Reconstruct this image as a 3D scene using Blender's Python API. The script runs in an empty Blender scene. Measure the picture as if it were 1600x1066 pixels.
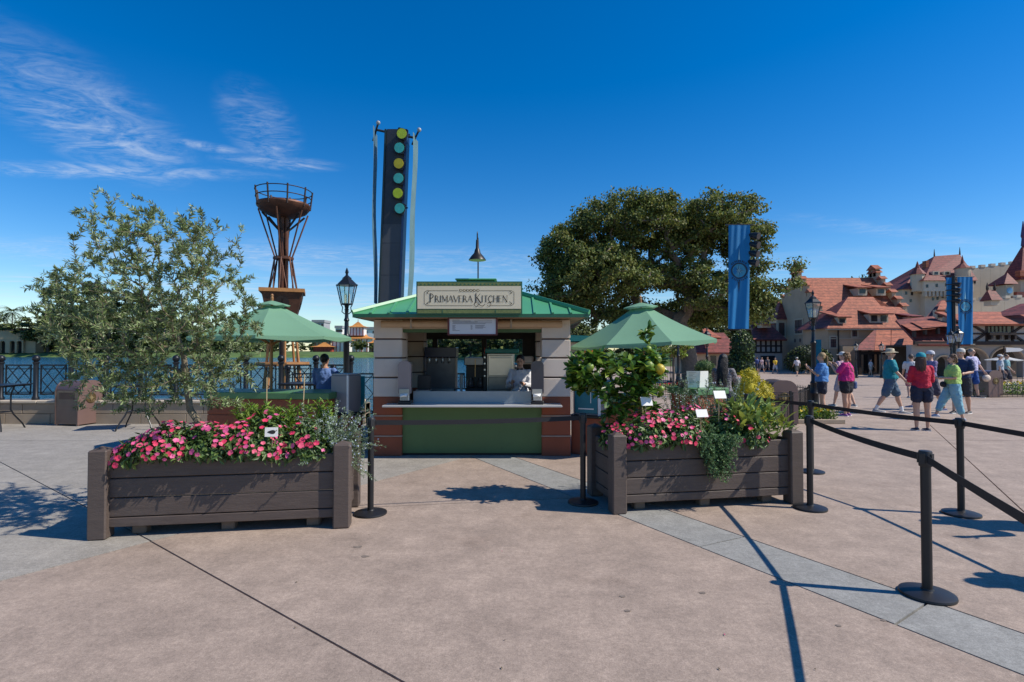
import bpy, bmesh, math, random
import numpy as np
from mathutils import Vector, Matrix, Euler
random.seed(7); NR = np.random.RandomState(11)
sc = bpy.context.scene
COL = sc.collection
R = math.radians
PI = math.pi

# ------------------------------------------------------------------ camera
FPX = 844.0                       # focal length in pixels of a 1600 px wide picture
CAMZ = 1.68
PITCH = R(1.09)
cam = bpy.data.cameras.new('camera'); cam.sensor_width = 36; cam.lens = FPX / 1600 * 36
cam.clip_start = 0.05; cam.clip_end = 5000
camo = bpy.data.objects.new('camera', cam); COL.objects.link(camo)
camo.location = (0, 0, CAMZ); camo.rotation_euler = (R(90) + PITCH, 0, 0)
sc.camera = camo

# ------------------------------------------------------------------ sun and sky
SUN_EL, SUN_AZ = R(45.5), math.atan2(1.0, -0.21)
to_sun = Vector((math.sin(SUN_AZ) * math.cos(SUN_EL), math.cos(SUN_AZ) * math.cos(SUN_EL), math.sin(SUN_EL)))
sun = bpy.data.lights.new('sun', 'SUN'); sun.energy = 4.8; sun.angle = R(0.53); sun.color = (1.0, 0.93, 0.82)
suno = bpy.data.objects.new('sun', sun); COL.objects.link(suno)
suno.rotation_euler = (-to_sun).to_track_quat('-Z', 'Y').to_euler(); suno.location = (20, -5, 30)

wd = bpy.data.worlds.new('World'); sc.world = wd; wd.use_nodes = True
nt = wd.node_tree; nt.nodes.clear()
def wn(t, **k):
    n = nt.nodes.new(t)
    for a, b in k.items(): setattr(n, a, b)
    return n
def wmath(op, a, b=None, c=None):
    n = wn('ShaderNodeMath', operation=op)
    for i, v in enumerate((a, b, c)):
        if v is None: continue
        if isinstance(v, (int, float)): n.inputs[i].default_value = v
        else: nt.links.new(v, n.inputs[i])
    return n.outputs[0]
sky = wn('ShaderNodeTexSky', sky_type='NISHITA', sun_disc=False, sun_elevation=SUN_EL, sun_rotation=SUN_AZ,
         altitude=0.0, air_density=1.0, dust_density=0.12, ozone_density=4.0)
hs = wn('ShaderNodeHueSaturation'); hs.inputs['Saturation'].default_value = 1.42; hs.inputs['Value'].default_value = 1.3; hs.inputs['Hue'].default_value = 0.506
nt.links.new(sky.outputs[0], hs.inputs['Color'])
# cirrus on a flat layer high above: plan coordinates of the view direction on that layer
tc = wn('ShaderNodeTexCoord'); sp = wn('ShaderNodeSeparateXYZ'); nt.links.new(tc.outputs['Generated'], sp.inputs[0])
zc = wmath('MAXIMUM', sp.outputs[2], 0.035)
px_ = wmath('DIVIDE', sp.outputs[0], zc); py_ = wmath('DIVIDE', sp.outputs[1], zc)
cb = wn('ShaderNodeCombineXYZ'); nt.links.new(px_, cb.inputs[0]); nt.links.new(py_, cb.inputs[1])
def wnoise(scale, detail, dist, rot=0, stretch=(1, 1, 1), off=(0, 0, 0)):
    mp = wn('ShaderNodeMapping'); mp.inputs['Rotation'].default_value[2] = rot; mp.inputs['Scale'].default_value = stretch; mp.inputs['Location'].default_value = off
    nt.links.new(cb.outputs[0], mp.inputs[0])
    n = wn('ShaderNodeTexNoise'); n.inputs['Scale'].default_value = scale; n.inputs['Detail'].default_value = detail; n.inputs['Distortion'].default_value = dist
    n.inputs['Roughness'].default_value = 0.62
    nt.links.new(mp.outputs[0], n.inputs['Vector']); return n.outputs[0]
def wramp(x, a, b):
    m = wn('ShaderNodeMapRange', interpolation_type='SMOOTHSTEP'); m.inputs[1].default_value = a; m.inputs[2].default_value = b
    nt.links.new(x, m.inputs[0]); return m.outputs[0]
def patch(cx, cy, rx, ry, rot):
    mp = wn('ShaderNodeMapping', vector_type='TEXTURE'); mp.inputs['Location'].default_value = (cx, cy, 0); mp.inputs['Rotation'].default_value[2] = rot
    mp.inputs['Scale'].default_value = (rx, ry, 1); nt.links.new(cb.outputs[0], mp.inputs[0])
    ln = wn('ShaderNodeVectorMath', operation='LENGTH'); nt.links.new(mp.outputs[0], ln.inputs[0])
    return wramp(ln.outputs['Value'], 1.0, 0.15)
cover = None
for a, w in (((-1.88, 2.45, 1.1, .42, R(108)), 1.0), ((-2.3, 2.98, 1.2, .2, R(4)), 1.0), ((-1.14, 2.45, .6, .2, R(108)), .85),
             ((-1.5, 2.62, .28, .1, R(30)), .8), ((-1.25, 2.85, .4, .16, R(10)), .9), ((-3.2, 5.6, 3.6, 1.2, R(5)), .75), ((-4.0, 9.5, 6.5, 1.8, R(0)), .6),
             ((-.6, 6.2, 2.8, 1.3, R(-12)), .6), ((3.4, 4.6, 2.4, .25, R(24)), .35)):
    m = wmath('MULTIPLY', patch(*a), w); cover = m if cover is None else wmath('MAXIMUM', cover, m)
wisp = wramp(wnoise(2.2, 10, 2.2, R(-75), (1, 1.6, 1), (3, 1, 0)), 0.40, 0.78)
fine = wramp(wnoise(6.0, 9, 2.4, R(-70), (1, 2.0, 1), (1, 7, 0)), 0.3, 0.8)
wsp = wmath('MULTIPLY', wmath('ADD', wmath('MULTIPLY', wisp, 0.75), wmath('MULTIPLY', fine, 0.35)), cover)
far = wmath('MULTIPLY', wramp(wnoise(0.5, 6, 1.2, R(8), (1, 2.2, 1), (5, 2, 0)), 0.45, 0.8), wramp(py_, 4.0, 8.0))
dens = wmath('MINIMUM', wmath('ADD', wmath('MULTIPLY', wsp, 0.64), wmath('MULTIPLY', far, 0.55)), 0.75)
mx = wn('ShaderNodeMixRGB'); nt.links.new(dens, mx.inputs[0]); nt.links.new(hs.outputs[0], mx.inputs[1]); mx.inputs[2].default_value = (6.2, 7.0, 8.2, 1)
bg = wn('ShaderNodeBackground'); bg.inputs[1].default_value = 0.1; nt.links.new(mx.outputs[0], bg.inputs[0])
wo = wn('ShaderNodeOutputWorld'); nt.links.new(bg.outputs[0], wo.inputs[0])

vs = sc.view_settings; vs.view_transform = 'Standard'; vs.look = 'None'; vs.gamma = 1; vs.use_curve_mapping = False; vs.exposure = 0.14
sc.cycles.max_bounces = 8; sc.cycles.transparent_max_bounces = 16

# ------------------------------------------------------------------ pixel -> place
def ray(x, y):
    u, v = (x - 800) / FPX, (533 - y) / FPX
    return Vector((u, math.cos(PITCH) - v * math.sin(PITCH), math.sin(PITCH) + v * math.cos(PITCH)))
def G(x, y, z=0.0):               # where the pixel's ray meets the level z
    d = ray(x, y); t = (z - CAMZ) / d.z
    return Vector((d.x * t, d.y * t, z))
def P(x, y, Y):                   # the point of the ray at depth Y
    d = ray(x, y); t = Y / d.y
    return Vector((d.x * t, Y, CAMZ + d.z * t))
def gz(y):                        # the plaza falls gently beyond 18 m
    return 0.0 if y < 18 else -0.65 * min(1, (y - 18) / 32.0)

# ------------------------------------------------------------------ mesh helpers
class MB:
    def __init__(s): s.v = []; s.f = []
    def add(s, vs, fs, M=None):
        o = len(s.v)
        s.v += [tuple(M @ Vector(v)) for v in vs] if M is not None else [tuple(v) for v in vs]
        s.f += [tuple(i + o for i in f) for f in fs]; return s
    def box(s, x0, x1, y0, y1, z0, z1, bev=0, M=None):
        if bev <= 0:
            vs = [(x, y, z) for z in (z0, z1) for y in (y0, y1) for x in (x0, x1)]
            return s.add(vs, [(0, 2, 3, 1), (4, 5, 7, 6), (0, 1, 5, 4), (2, 6, 7, 3), (0, 4, 6, 2), (1, 3, 7, 5)], M)
        b = min(bev, .49 * min(x1 - x0, y1 - y0, z1 - z0)); X = (x0, x1); Y = (y0, y1); Z = (z0, z1); vs = []; idx = {}
        for i in (0, 1):
            for j in (0, 1):
                for k in (0, 1):
                    sx, sy, sz = (b, -b)[i], (b, -b)[j], (b, -b)[k]
                    for a, p in enumerate(((X[i], Y[j] + sy, Z[k] + sz), (X[i] + sx, Y[j], Z[k] + sz), (X[i] + sx, Y[j] + sy, Z[k]))):
                        idx[i, j, k, a] = len(vs); vs.append(p)
        q = idx; fs = []
        for i in (0, 1): fs.append([q[i, 0, 0, 0], q[i, 1, 0, 0], q[i, 1, 1, 0], q[i, 0, 1, 0]][::(-1 if i == 0 else 1)])
        for j in (0, 1): fs.append([q[0, j, 0, 1], q[1, j, 0, 1], q[1, j, 1, 1], q[0, j, 1, 1]][::(1 if j == 0 else -1)])
        for k in (0, 1): fs.append([q[0, 0, k, 2], q[1, 0, k, 2], q[1, 1, k, 2], q[0, 1, k, 2]][::(-1 if k == 0 else 1)])
        for a, b_ in ((0, 1), (0, 2), (1, 2)):
            c = 3 - a - b_
            for m in (0, 1):
                for n in (0, 1):
                    def key(ax_c, ax):
                        d = {a: m, b_: n, c: ax_c}; return q[d[0], d[1], d[2], ax]
                    f = [key(0, a), key(1, a), key(1, b_), key(0, b_)]
                    fs.append(f)
        for i in (0, 1):
            for j in (0, 1):
                for k in (0, 1): fs.append([q[i, j, k, 0], q[i, j, k, 1], q[i, j, k, 2]])
        return s.add(vs, fs, M)
    def prism(s, poly, y0, y1, M=None):           # poly in (x, z), swept along y
        n = len(poly); vs = [(x, y0, z) for x, z in poly] + [(x, y1, z) for x, z in poly]
        return s.add(vs, [tuple(range(n))[::-1], tuple(range(n, 2 * n))] + [(i, (i + 1) % n, (i + 1) % n + n, i + n) for i in range(n)], M)
    def slab(s, poly, z0, z1, M=None):            # poly in (x, y), swept along z
        n = len(poly); vs = [(x, y, z0) for x, y in poly] + [(x, y, z1) for x, y in poly]
        return s.add(vs, [tuple(range(n))[::-1], tuple(range(n, 2 * n))] + [(i, (i + 1) % n, (i + 1) % n + n, i + n) for i in range(n)], M)
    def tube(s, pts, rad, n=8, cap=True, M=None, sq=1.0):
        pts = [Vector(p) for p in pts]; k = len(pts)
        rad = [rad] * k if isinstance(rad, (int, float)) else rad
        vs = []; ref = None
        for i, p in enumerate(pts):
            t = (pts[min(i + 1, k - 1)] - pts[max(i - 1, 0)]); t = t.normalized() if t.length > 1e-9 else Vector((0, 0, 1))
            if ref is None: ref = Vector((0, 0, 1)) if abs(t.z) < .9 else Vector((1, 0, 0))
            a = ref - t * ref.dot(t)
            if a.length < 1e-6: a = t.orthogonal()
            a.normalize(); ref = a; b = t.cross(a)
            for j in range(n):
                w = 2 * PI * j / n + PI / n
                vs.append(p + a * math.cos(w) * rad[i] + b * math.sin(w) * rad[i] * sq)
        fs = [(i * n + j, i * n + (j + 1) % n, (i + 1) * n + (j + 1) % n, (i + 1) * n + j) for i in range(k - 1) for j in range(n)]
        if cap: fs += [tuple(range(n))[::-1], tuple(range((k - 1) * n, k * n))]
        return s.add(vs, fs, M)
    def lathe(s, prof, n=20, M=None, c=(0, 0, 0), rot=0, sx=1, sy=1):   # prof (r, z) bottom to top
        vs = []; k = len(prof)
        for r, z in prof:
            for j in range(n):
                a = 2 * PI * j / n + rot; vs.append((c[0] + max(r, 1e-4) * math.cos(a) * sx, c[1] + max(r, 1e-4) * math.sin(a) * sy, c[2] + z))
        fs = [(i * n + j, i * n + (j + 1) % n, (i + 1) * n + (j + 1) % n, (i + 1) * n + j) for i in range(k - 1) for j in range(n)]
        fs += [tuple(range(n))[::-1], tuple(range((k - 1) * n, k * n))]
        return s.add(vs, fs, M)
    def ball(s, c, r, n=10, m=7, M=None, sc_=(1, 1, 1)):
        prof = [(r * math.sin(PI * i / m), -r * math.cos(PI * i / m)) for i in range(m + 1)]
        T = Matrix.Translation(c) @ Matrix.Diagonal((*sc_, 1))
        return s.lathe(prof, n, (M @ T) if M is not None else T)
    def bar(s, a, b, w, h=None):                  # square bar from a to b
        a, b = Vector(a), Vector(b); return s.tube([a, b], [w * .7071] * 2, 4) if h is None else s.tube([a, b], [w * .7071] * 2, 4, sq=h / w)
    def mesh(s, name, smooth=False, angle=40):
        me = bpy.data.meshes.new(name); me.from_pydata(s.v, [], s.f)
        bm = bmesh.new(); bm.from_mesh(me); bmesh.ops.recalc_face_normals(bm, faces=bm.faces); bm.to_mesh(me); bm.free()
        if smooth:
            me.polygons.foreach_set('use_smooth', [True] * len(me.polygons)); me.set_sharp_from_angle(angle=R(angle))
        return me

def tag(o, label=None, cat=None, group=None, kind=None):
    for k, v in (('label', label), ('category', cat), ('group', group), ('kind', kind)):
        if v: o[k] = v
    return o
def link(name, me, mat=None, parent=None, loc=None, rot=None, **t):
    o = bpy.data.objects.new(name, me)
    if mat is not None and me is not None and len(me.materials) == 0: me.materials.append(mat)
    COL.objects.link(o); o.parent = parent
    if loc is not None: o.location = loc
    if rot is not None: o.rotation_euler = rot
    return tag(o, **t)
def ob(name, mb, mat, parent=None, smooth=False, angle=40, loc=None, rot=None, **t):
    return link(name, mb.mesh(name, smooth, angle), mat, parent, loc, rot, **t)
def empty(name, loc=(0, 0, 0), rz=0, **t):
    o = bpy.data.objects.new(name, None); COL.objects.link(o); o.location = loc; o.rotation_euler = (0, 0, rz); o.empty_display_size = .2
    return tag(o, **t)
def copy_tree(o, loc=None, rz=None, parent=None, label=None, scale=None):
    c = o.copy(); COL.objects.link(c); c.parent = parent
    for ch in list(o.children): copy_tree(ch, parent=c)
    if loc is not None: c.location = loc
    if rz is not None: c.rotation_euler = (0, 0, rz)
    if scale is not None: c.scale = (scale,) * 3 if isinstance(scale, (int, float)) else scale
    if label: c['label'] = label
    return c
def bx(*a, **k): return MB().box(*a, **k)

# ------------------------------------------------------------------ materials
_mats = {}
def mat(name, col, rough=.6, metal=0, var=.15, scale=6, bump=0, bscale=60, spec=.5, island=0, objrand=0, stretch=None, stain=None, coat=0, emit=None, alpha=None, trans=0):
    if name in _mats: return _mats[name]
    m = bpy.data.materials.new(name); _mats[name] = m; m.use_nodes = True
    t = m.node_tree; b = t.nodes['Principled BSDF']; L = t.links.new
    def nn(ty): return t.nodes.new(ty)
    b.inputs['Roughness'].default_value = rough; b.inputs['Metallic'].default_value = metal
    b.inputs['Specular IOR Level'].default_value = spec; b.inputs['Coat Weight'].default_value = coat
    tcn = nn('ShaderNodeTexCoord'); vec = tcn.outputs['Object']
    if stretch:
        mp = nn('ShaderNodeMapping'); mp.inputs['Scale'].default_value = stretch; L(vec, mp.inputs[0]); vec = mp.outputs[0]
    nz = nn('ShaderNodeTexNoise'); nz.inputs['Scale'].default_value = scale; nz.inputs['Detail'].default_value = 6; L(vec, nz.inputs['Vector'])
    mr = nn('ShaderNodeMapRange'); mr.inputs[1].default_value = .25; mr.inputs[2].default_value = .75; mr.inputs[3].default_value = 1 - var; mr.inputs[4].default_value = 1 + var; L(nz.outputs[0], mr.inputs[0])
    val = mr.outputs[0]
    def mul(a, c):
        n = nn('ShaderNodeMath'); n.operation = 'MULTIPLY'; L(a, n.inputs[0]); L(c, n.inputs[1]); return n.outputs[0]
    for amt, kind in ((island, 'i'), (objrand, 'o')):
        if amt:
            src = nn('ShaderNodeNewGeometry').outputs['Random Per Island'] if kind == 'i' else nn('ShaderNodeObjectInfo').outputs['Random']
            r2 = nn('ShaderNodeMapRange'); r2.inputs[3].default_value = 1 - amt; r2.inputs[4].default_value = 1 + amt; L(src, r2.inputs[0]); val = mul(val, r2.outputs[0])
    h = nn('ShaderNodeHueSaturation'); h.inputs['Color'].default_value = (*col, 1); L(val, h.inputs['Value']); out = h.outputs[0]
    if stain:                                     # (colour, scale, threshold, strength): blotches with a shape of their own
        s2 = nn('ShaderNodeTexNoise'); s2.inputs['Scale'].default_value = stain[1]; s2.inputs['Detail'].default_value = 8; s2.inputs['Roughness'].default_value = .65; L(tcn.outputs['Object'], s2.inputs['Vector'])
        s3 = nn('ShaderNodeMapRange'); s3.inputs[1].default_value = stain[2]; s3.inputs[2].default_value = stain[2] + .18; s3.inputs[4].default_value = stain[3]; L(s2.outputs[0], s3.inputs[0])
        mxn = nn('ShaderNodeMixRGB'); L(s3.outputs[0], mxn.inputs[0]); L(out, mxn.inputs[1]); mxn.inputs[2].default_value = (*stain[0], 1); out = mxn.outputs[0]
    L(out, b.inputs['Base Color'])
    if bump:
        bn = nn('ShaderNodeTexNoise'); bn.inputs['Scale'].default_value = bscale; bn.inputs['Detail'].default_value = 4; L(vec, bn.inputs['Vector'])
        bu = nn('ShaderNodeBump'); bu.inputs['Strength'].default_value = bump; bu.inputs['Distance'].default_value = .02; L(bn.outputs[0], bu.inputs['Height']); L(bu.outputs[0], b.inputs['Normal'])
    if emit: b.inputs['Emission Color'].default_value = (*emit[0], 1); b.inputs['Emission Strength'].default_value = emit[1]
    if trans:                                     # leaves and cloth let light through
        tr = nn('ShaderNodeBsdfTranslucent'); L(out, tr.inputs[0]); ms = nn('ShaderNodeMixShader'); ms.inputs[0].default_value = trans
        L(b.outputs[0], ms.inputs[1]); L(tr.outputs[0], ms.inputs[2]); L(ms.outputs[0], t.nodes['Material Output'].inputs[0])
    return m
def glass(name, col=(.9, .95, 1), a=.25, rough=.03):
    if name in _mats: return _mats[name]
    m = bpy.data.materials.new(name); _mats[name] = m; m.use_nodes = True; t = m.node_tree; t.nodes.clear()
    o = t.nodes.new('ShaderNodeOutputMaterial'); tr = t.nodes.new('ShaderNodeBsdfTransparent'); tr.inputs[0].default_value = (*col, 1)
    g = t.nodes.new('ShaderNodeBsdfGlossy'); g.inputs['Roughness'].default_value = rough; g.inputs['Color'].default_value = (*col, 1)
    x = t.nodes.new('ShaderNodeMixShader'); x.inputs[0].default_value = a
    t.links.new(tr.outputs[0], x.inputs[1]); t.links.new(g.outputs[0], x.inputs[2]); t.links.new(x.outputs[0], o.inputs[0]); return m

M_PINK = mat('pink_concrete', (.335, .258, .205), .82, objrand=.04, var=.15, scale=1.7, bump=.14, bscale=150, stain=((.19, .135, .10), 1.4, .56, .5))
M_GREY = mat('grey_concrete', (.29, .265, .23), .82, objrand=.04, var=.1, scale=1.6, bump=.14, bscale=150, stain=((.17, .15, .13), 1.0, .64, .4))
M_BAND = mat('blue_grey_concrete', (.265, .26, .24), .8, var=.1, scale=2, bump=.14, bscale=150, stain=((.17, .16, .15), 1.3, .62, .4))
def grain(m, amt=.3):                          # exposed aggregate and trodden-in dirt at three sizes
    t = m.node_tree; b = t.nodes['Principled BSDF']; src = b.inputs['Base Color'].links[0].from_socket; tcn = t.nodes.new('ShaderNodeTexCoord'); val = None
    for sc_, lo, hi, a in ((260, .3, .7, amt), (90, .3, .7, amt * .8), (28, .35, .65, amt * .45), (5, .38, .68, amt * .38)):
        n = t.nodes.new('ShaderNodeTexNoise'); n.inputs['Scale'].default_value = sc_; n.inputs['Detail'].default_value = 3; n.inputs['Roughness'].default_value = .7; t.links.new(tcn.outputs['Object'], n.inputs['Vector'])
        r = t.nodes.new('ShaderNodeMapRange'); r.inputs[1].default_value = lo; r.inputs[2].default_value = hi; r.inputs[3].default_value = 1 - a; r.inputs[4].default_value = 1 + a; t.links.new(n.outputs[0], r.inputs[0])
        if val is None: val = r.outputs[0]
        else:
            x = t.nodes.new('ShaderNodeMath'); x.operation = 'MULTIPLY'; t.links.new(val, x.inputs[0]); t.links.new(r.outputs[0], x.inputs[1]); val = x.outputs[0]
    h = t.nodes.new('ShaderNodeHueSaturation'); t.links.new(src, h.inputs['Color']); t.links.new(val, h.inputs['Value']); t.links.new(h.outputs[0], b.inputs['Base Color'])
for m in (M_PINK, M_GREY, M_BAND): grain(m)
M_WOOD = mat('brown_painted_wood', (.092, .068, .057), .62, var=.16, scale=5, bump=.25, bscale=22, stretch=(1, 6, 9), stain=((.125, .098, .082), 4, .58, .6))
M_BLACK = mat('black_metal', (.012, .012, .014), .45, var=.2)
M_IRON = mat('black_iron', (.014, .016, .02), .4, .3, var=.2)
M_BELT = mat('black_webbing', (.012, .012, .015), .7, var=.1, bump=.3, bscale=200)
M_STEEL = mat('stainless_steel', (.5, .51, .52), .3, .9, var=.06, scale=3)
M_WHITE = mat('white_paint', (.75, .74, .71), .6, var=.04)
M_SKYGLASS = glass('window_glass', (.8, .88, .92), .35)
M_DARKGLASS = mat('dark_window', (.02, .022, .026), .12, var=.2)
# ------------------------------------------------------------------ ground, pavement, water, far bank
def lake_left(y): return -70.0 if y <= 13.3 else 1.25 + (y - 13.3) * .105
rows = [-14, -6, 0, 6, 13.24, 13.3, 13.301, 18, 24, 32, 40, 50, 60, 75, 100, 150, 400]
mb = MB()
vs, fs = [], []
for y in rows:
    z = -0.022 if y < 13.27 else gz(y)
    l, r = lake_left(y), 80 + max(0, y) * 2
    vs += [(l, y, z), (max(l + 1, 2.0), y, z), (r, y, z)]
for i in range(len(rows) - 1):
    a, b = 3 * i, 3 * i + 3
    fs += [(a, a + 1, b + 1, b), (a + 1, a + 2, b + 2, b + 1)]
mb.add(vs, fs); pavement = ob('pavement', mb, M_PINK, kind='structure', label='wide pink and grey concrete plaza paving')

def clip(poly, a, b, keep_left=True, inset=0.0):          # keep the part of poly on one side of line a->b
    ax, ay = a[0], a[1]; dx, dy = b[0] - ax, b[1] - ay; L_ = math.hypot(dx, dy); nx, ny = -dy / L_, dx / L_
    if not keep_left: nx, ny = -nx, -ny
    d = [(p[0] - ax) * nx + (p[1] - ay) * ny - inset for p in poly]; out = []
    for i, p in enumerate(poly):
        q, e, g = poly[(i + 1) % len(poly)], d[i], d[(i + 1) % len(poly)]
        if e >= 0: out.append(p)
        if (e >= 0) != (g >= 0):
            t = e / (e - g); out.append((p[0] + (q[0] - p[0]) * t, p[1] + (q[1] - p[1]) * t))
    return out
def gl(a, b): return (G(*a)[:2], G(*b)[:2])
J = .008
ALL = [(-40, -8), (40, -8), (40, 13.24), (-40, 13.24)]
L1 = gl((0, 908), (735, 713)); L2 = gl((232, 844), (630, 1066)); L3 = gl((735, 713), (1359, 960)); L4 = gl((800, 713), (1200, 851.6))
L5 = gl((550, 794), (769, 784)); L6 = gl((1508, 715), (1600, 800)); L7 = gl((0, 722), (130, 790))
def cut(polys, line):
    out = []
    for p in polys:
        for k in (True, False):
            q = clip(p, *line, k, J)
            if len(q) > 2: out.append(q)
    return out
A = cut([clip(ALL, *L1, True, J)], L7); A = cut(A, ((-20, 10.2), (-3, 10.2)))
rest = clip(ALL, *L1, False, J)
B = cut([clip(rest, *L3, False, J)], L2)
B = sum((cut([p], L5) if max(q[0] for q in p) > .5 else [p] for p in B), [])
C = cut([clip(clip(rest, *L3, True, J), *L4, False, J)], gl((1400, 975), (1445, 945))); C = sum((cut([p], gl((1090, 855), (1180, 835))) for p in C), [])
D = cut([clip(rest, *L4, True, J)], L6); D = sum((cut([p], ((0, 9.9), (20, 10.6))) for p in D), [])
for grp, m in ((A, M_GREY), (B, M_PINK), (C, M_BAND), (D, M_PINK)):
    for p in grp:
        if len(p) < 3: continue
        area = abs(sum(p[i][0] * p[(i + 1) % len(p)][1] - p[(i + 1) % len(p)][0] * p[i][1] for i in range(len(p)))) / 2
        if area > .02: ob('paving_slab', MB().slab(p, -.021, 0), m, pavement)
for y, a, b in ((15.6, 3, 40), (19.0, 4, 46), (24.5, 5, 60), (30.0, 6, 60)):  # thin dark strips laid across the far paving
    ob('dark_strip', MB().add([(a, y, gz(y) + .004), (b, y + .7, gz(y + .7) + .004), (b, y + .73, gz(y + .73) + .004), (a, y + .03, gz(y + .03) + .004)], [(0, 1, 2, 3)]), mat('strip_dark', (.05, .045, .04), .9), pavement)
# small dark spots and gum marks on the near slab
M_SPOT = mat('dark_spot', (.2, .16, .13), .9, var=.3, scale=30)
for i, (x, y, r) in enumerate(((972, 932, .034), (980, 955, .03), (1310, 978, .028), (1380, 970, .024), (1098, 927, .035), (570, 870, .05), (560, 855, .06))):
    r *= .55; p = G(x, y); n = 11; q = [(p.x + r * (.7 + .5 * random.random()) * math.cos(6.283 * k / n) * 1.3, p.y + r * (.7 + .5 * random.random()) * math.sin(6.283 * k / n), .003) for k in range(n)]
    ob('stain_spot', MB().add(q, [tuple(range(n))]), M_SPOT, pavement)
# a few fallen petals and leaves
M_PETF = mat('fallen_petal', (.55, .03, .16), .6); M_LEAFF = mat('fallen_leaf', (.12, .09, .05), .8)
for i in range(9):
    x, y = random.uniform(150, 1350), random.uniform(830, 1050); p = G(x, y); a = random.random() * 6; s = random.uniform(.004, .008)
    q = [(p.x + s * math.cos(a + k) * (1.6 if k % 3 == 0 else .7), p.y + s * math.sin(a + k) * (1.6 if k % 3 == 0 else .7), .004 + .004 * (k % 2)) for k in range(6)]
    ob('fallen_petal' if i % 5 == 0 else 'fallen_leaf', MB().add(q, [tuple(range(6))]), M_PETF if i % 5 == 0 else M_LEAFF, pavement)

# quay edge and water
mb = MB().box(-70, 1.25, 13.3, 13.75, -2.5, -.03)
q0 = [(lake_left(y), y, gz(y)) for y in (13.75, 18, 24, 32, 40, 50, 60, 90)]
for a, b in zip(q0, q0[1:]):
    mb.add([(a[0] - .5, a[1], a[2] - .02), (a[0], a[1], a[2] - .02), (b[0], b[1], b[2] - .02), (b[0] - .5, b[1], b[2] - .02), (a[0] - .5, a[1], -2.5), (b[0] - .5, b[1], -2.5)], [(0, 1, 2, 3), (0, 3, 5, 4)])
ob('quay_wall', mb, M_GREY, kind='structure', label='concrete quay edge along the lagoon')
mw = bpy.data.materials.new('lagoon_water'); mw.use_nodes = True; t = mw.node_tree; b = t.nodes['Principled BSDF']
b.inputs['Base Color'].default_value = (.012, .085, .15, 1); b.inputs['Roughness'].default_value = .08; b.inputs['IOR'].default_value = 1.33
tcn = t.nodes.new('ShaderNodeTexCoord'); mp = t.nodes.new('ShaderNodeMapping'); mp.inputs['Scale'].default_value = (1, 1.6, 1); t.links.new(tcn.outputs['Object'], mp.inputs[0])
n1 = t.nodes.new('ShaderNodeTexNoise'); n1.inputs['Scale'].default_value = 1.6; n1.inputs['Detail'].default_value = 7; n1.inputs['Distortion'].default_value = .6; t.links.new(mp.outputs[0], n1.inputs['Vector'])
bu = t.nodes.new('ShaderNodeBump'); bu.inputs['Strength'].default_value = .9; bu.inputs['Distance'].default_value = .22; t.links.new(n1.outputs[0], bu.inputs['Height']); t.links.new(bu.outputs[0], b.inputs['Normal'])
ob('lagoon_water', MB().add([(-900, 8, -.55), (1.2, 8, -.55), (1.2, 13.4, -.55), (8.9, 90, -.55), (14, 400, -.55), (-900, 400, -.55)], [(0, 1, 2, 3, 4, 5)]), mw, kind='structure', label='blue rippled lagoon water beyond the railing')

# far bank: a rising grass shore that closes the lagoon, and the land behind it to the horizon
M_GRASS = mat('lawn_grass', (.085, .14, .03), .9, var=.35, scale=.35, bump=.5, bscale=8)
def shore_y(x): return 205 + 14 * math.sin(x * .02) if x < -28 else 205 - (min(x, 10) + 28) * 3.2
xs = [-900, -500, -300, -240, -200, -160, -130, -100, -75, -50, -38, -28, -20, -12, -4, 4, 12, 40, 120]
prof = [(-2, -1.2), (0, -.45), (2.5, .35), (9, 1.0), (26, 1.5), (400, 1.8), (3000, 2)]
vs = [(x + (0 if d < 50 else x * d / 300), shore_y(x) + d, z) for x in xs for d, z in prof]; n = len(prof)
ob('far_bank', MB().add(vs, [(i * n + j, (i + 1) * n + j, (i + 1) * n + j + 1, i * n + j + 1) for i in range(len(xs) - 1) for j in range(n - 1)]), M_GRASS, kind='structure', smooth=True, label='grassy far bank of the lagoon')
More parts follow.
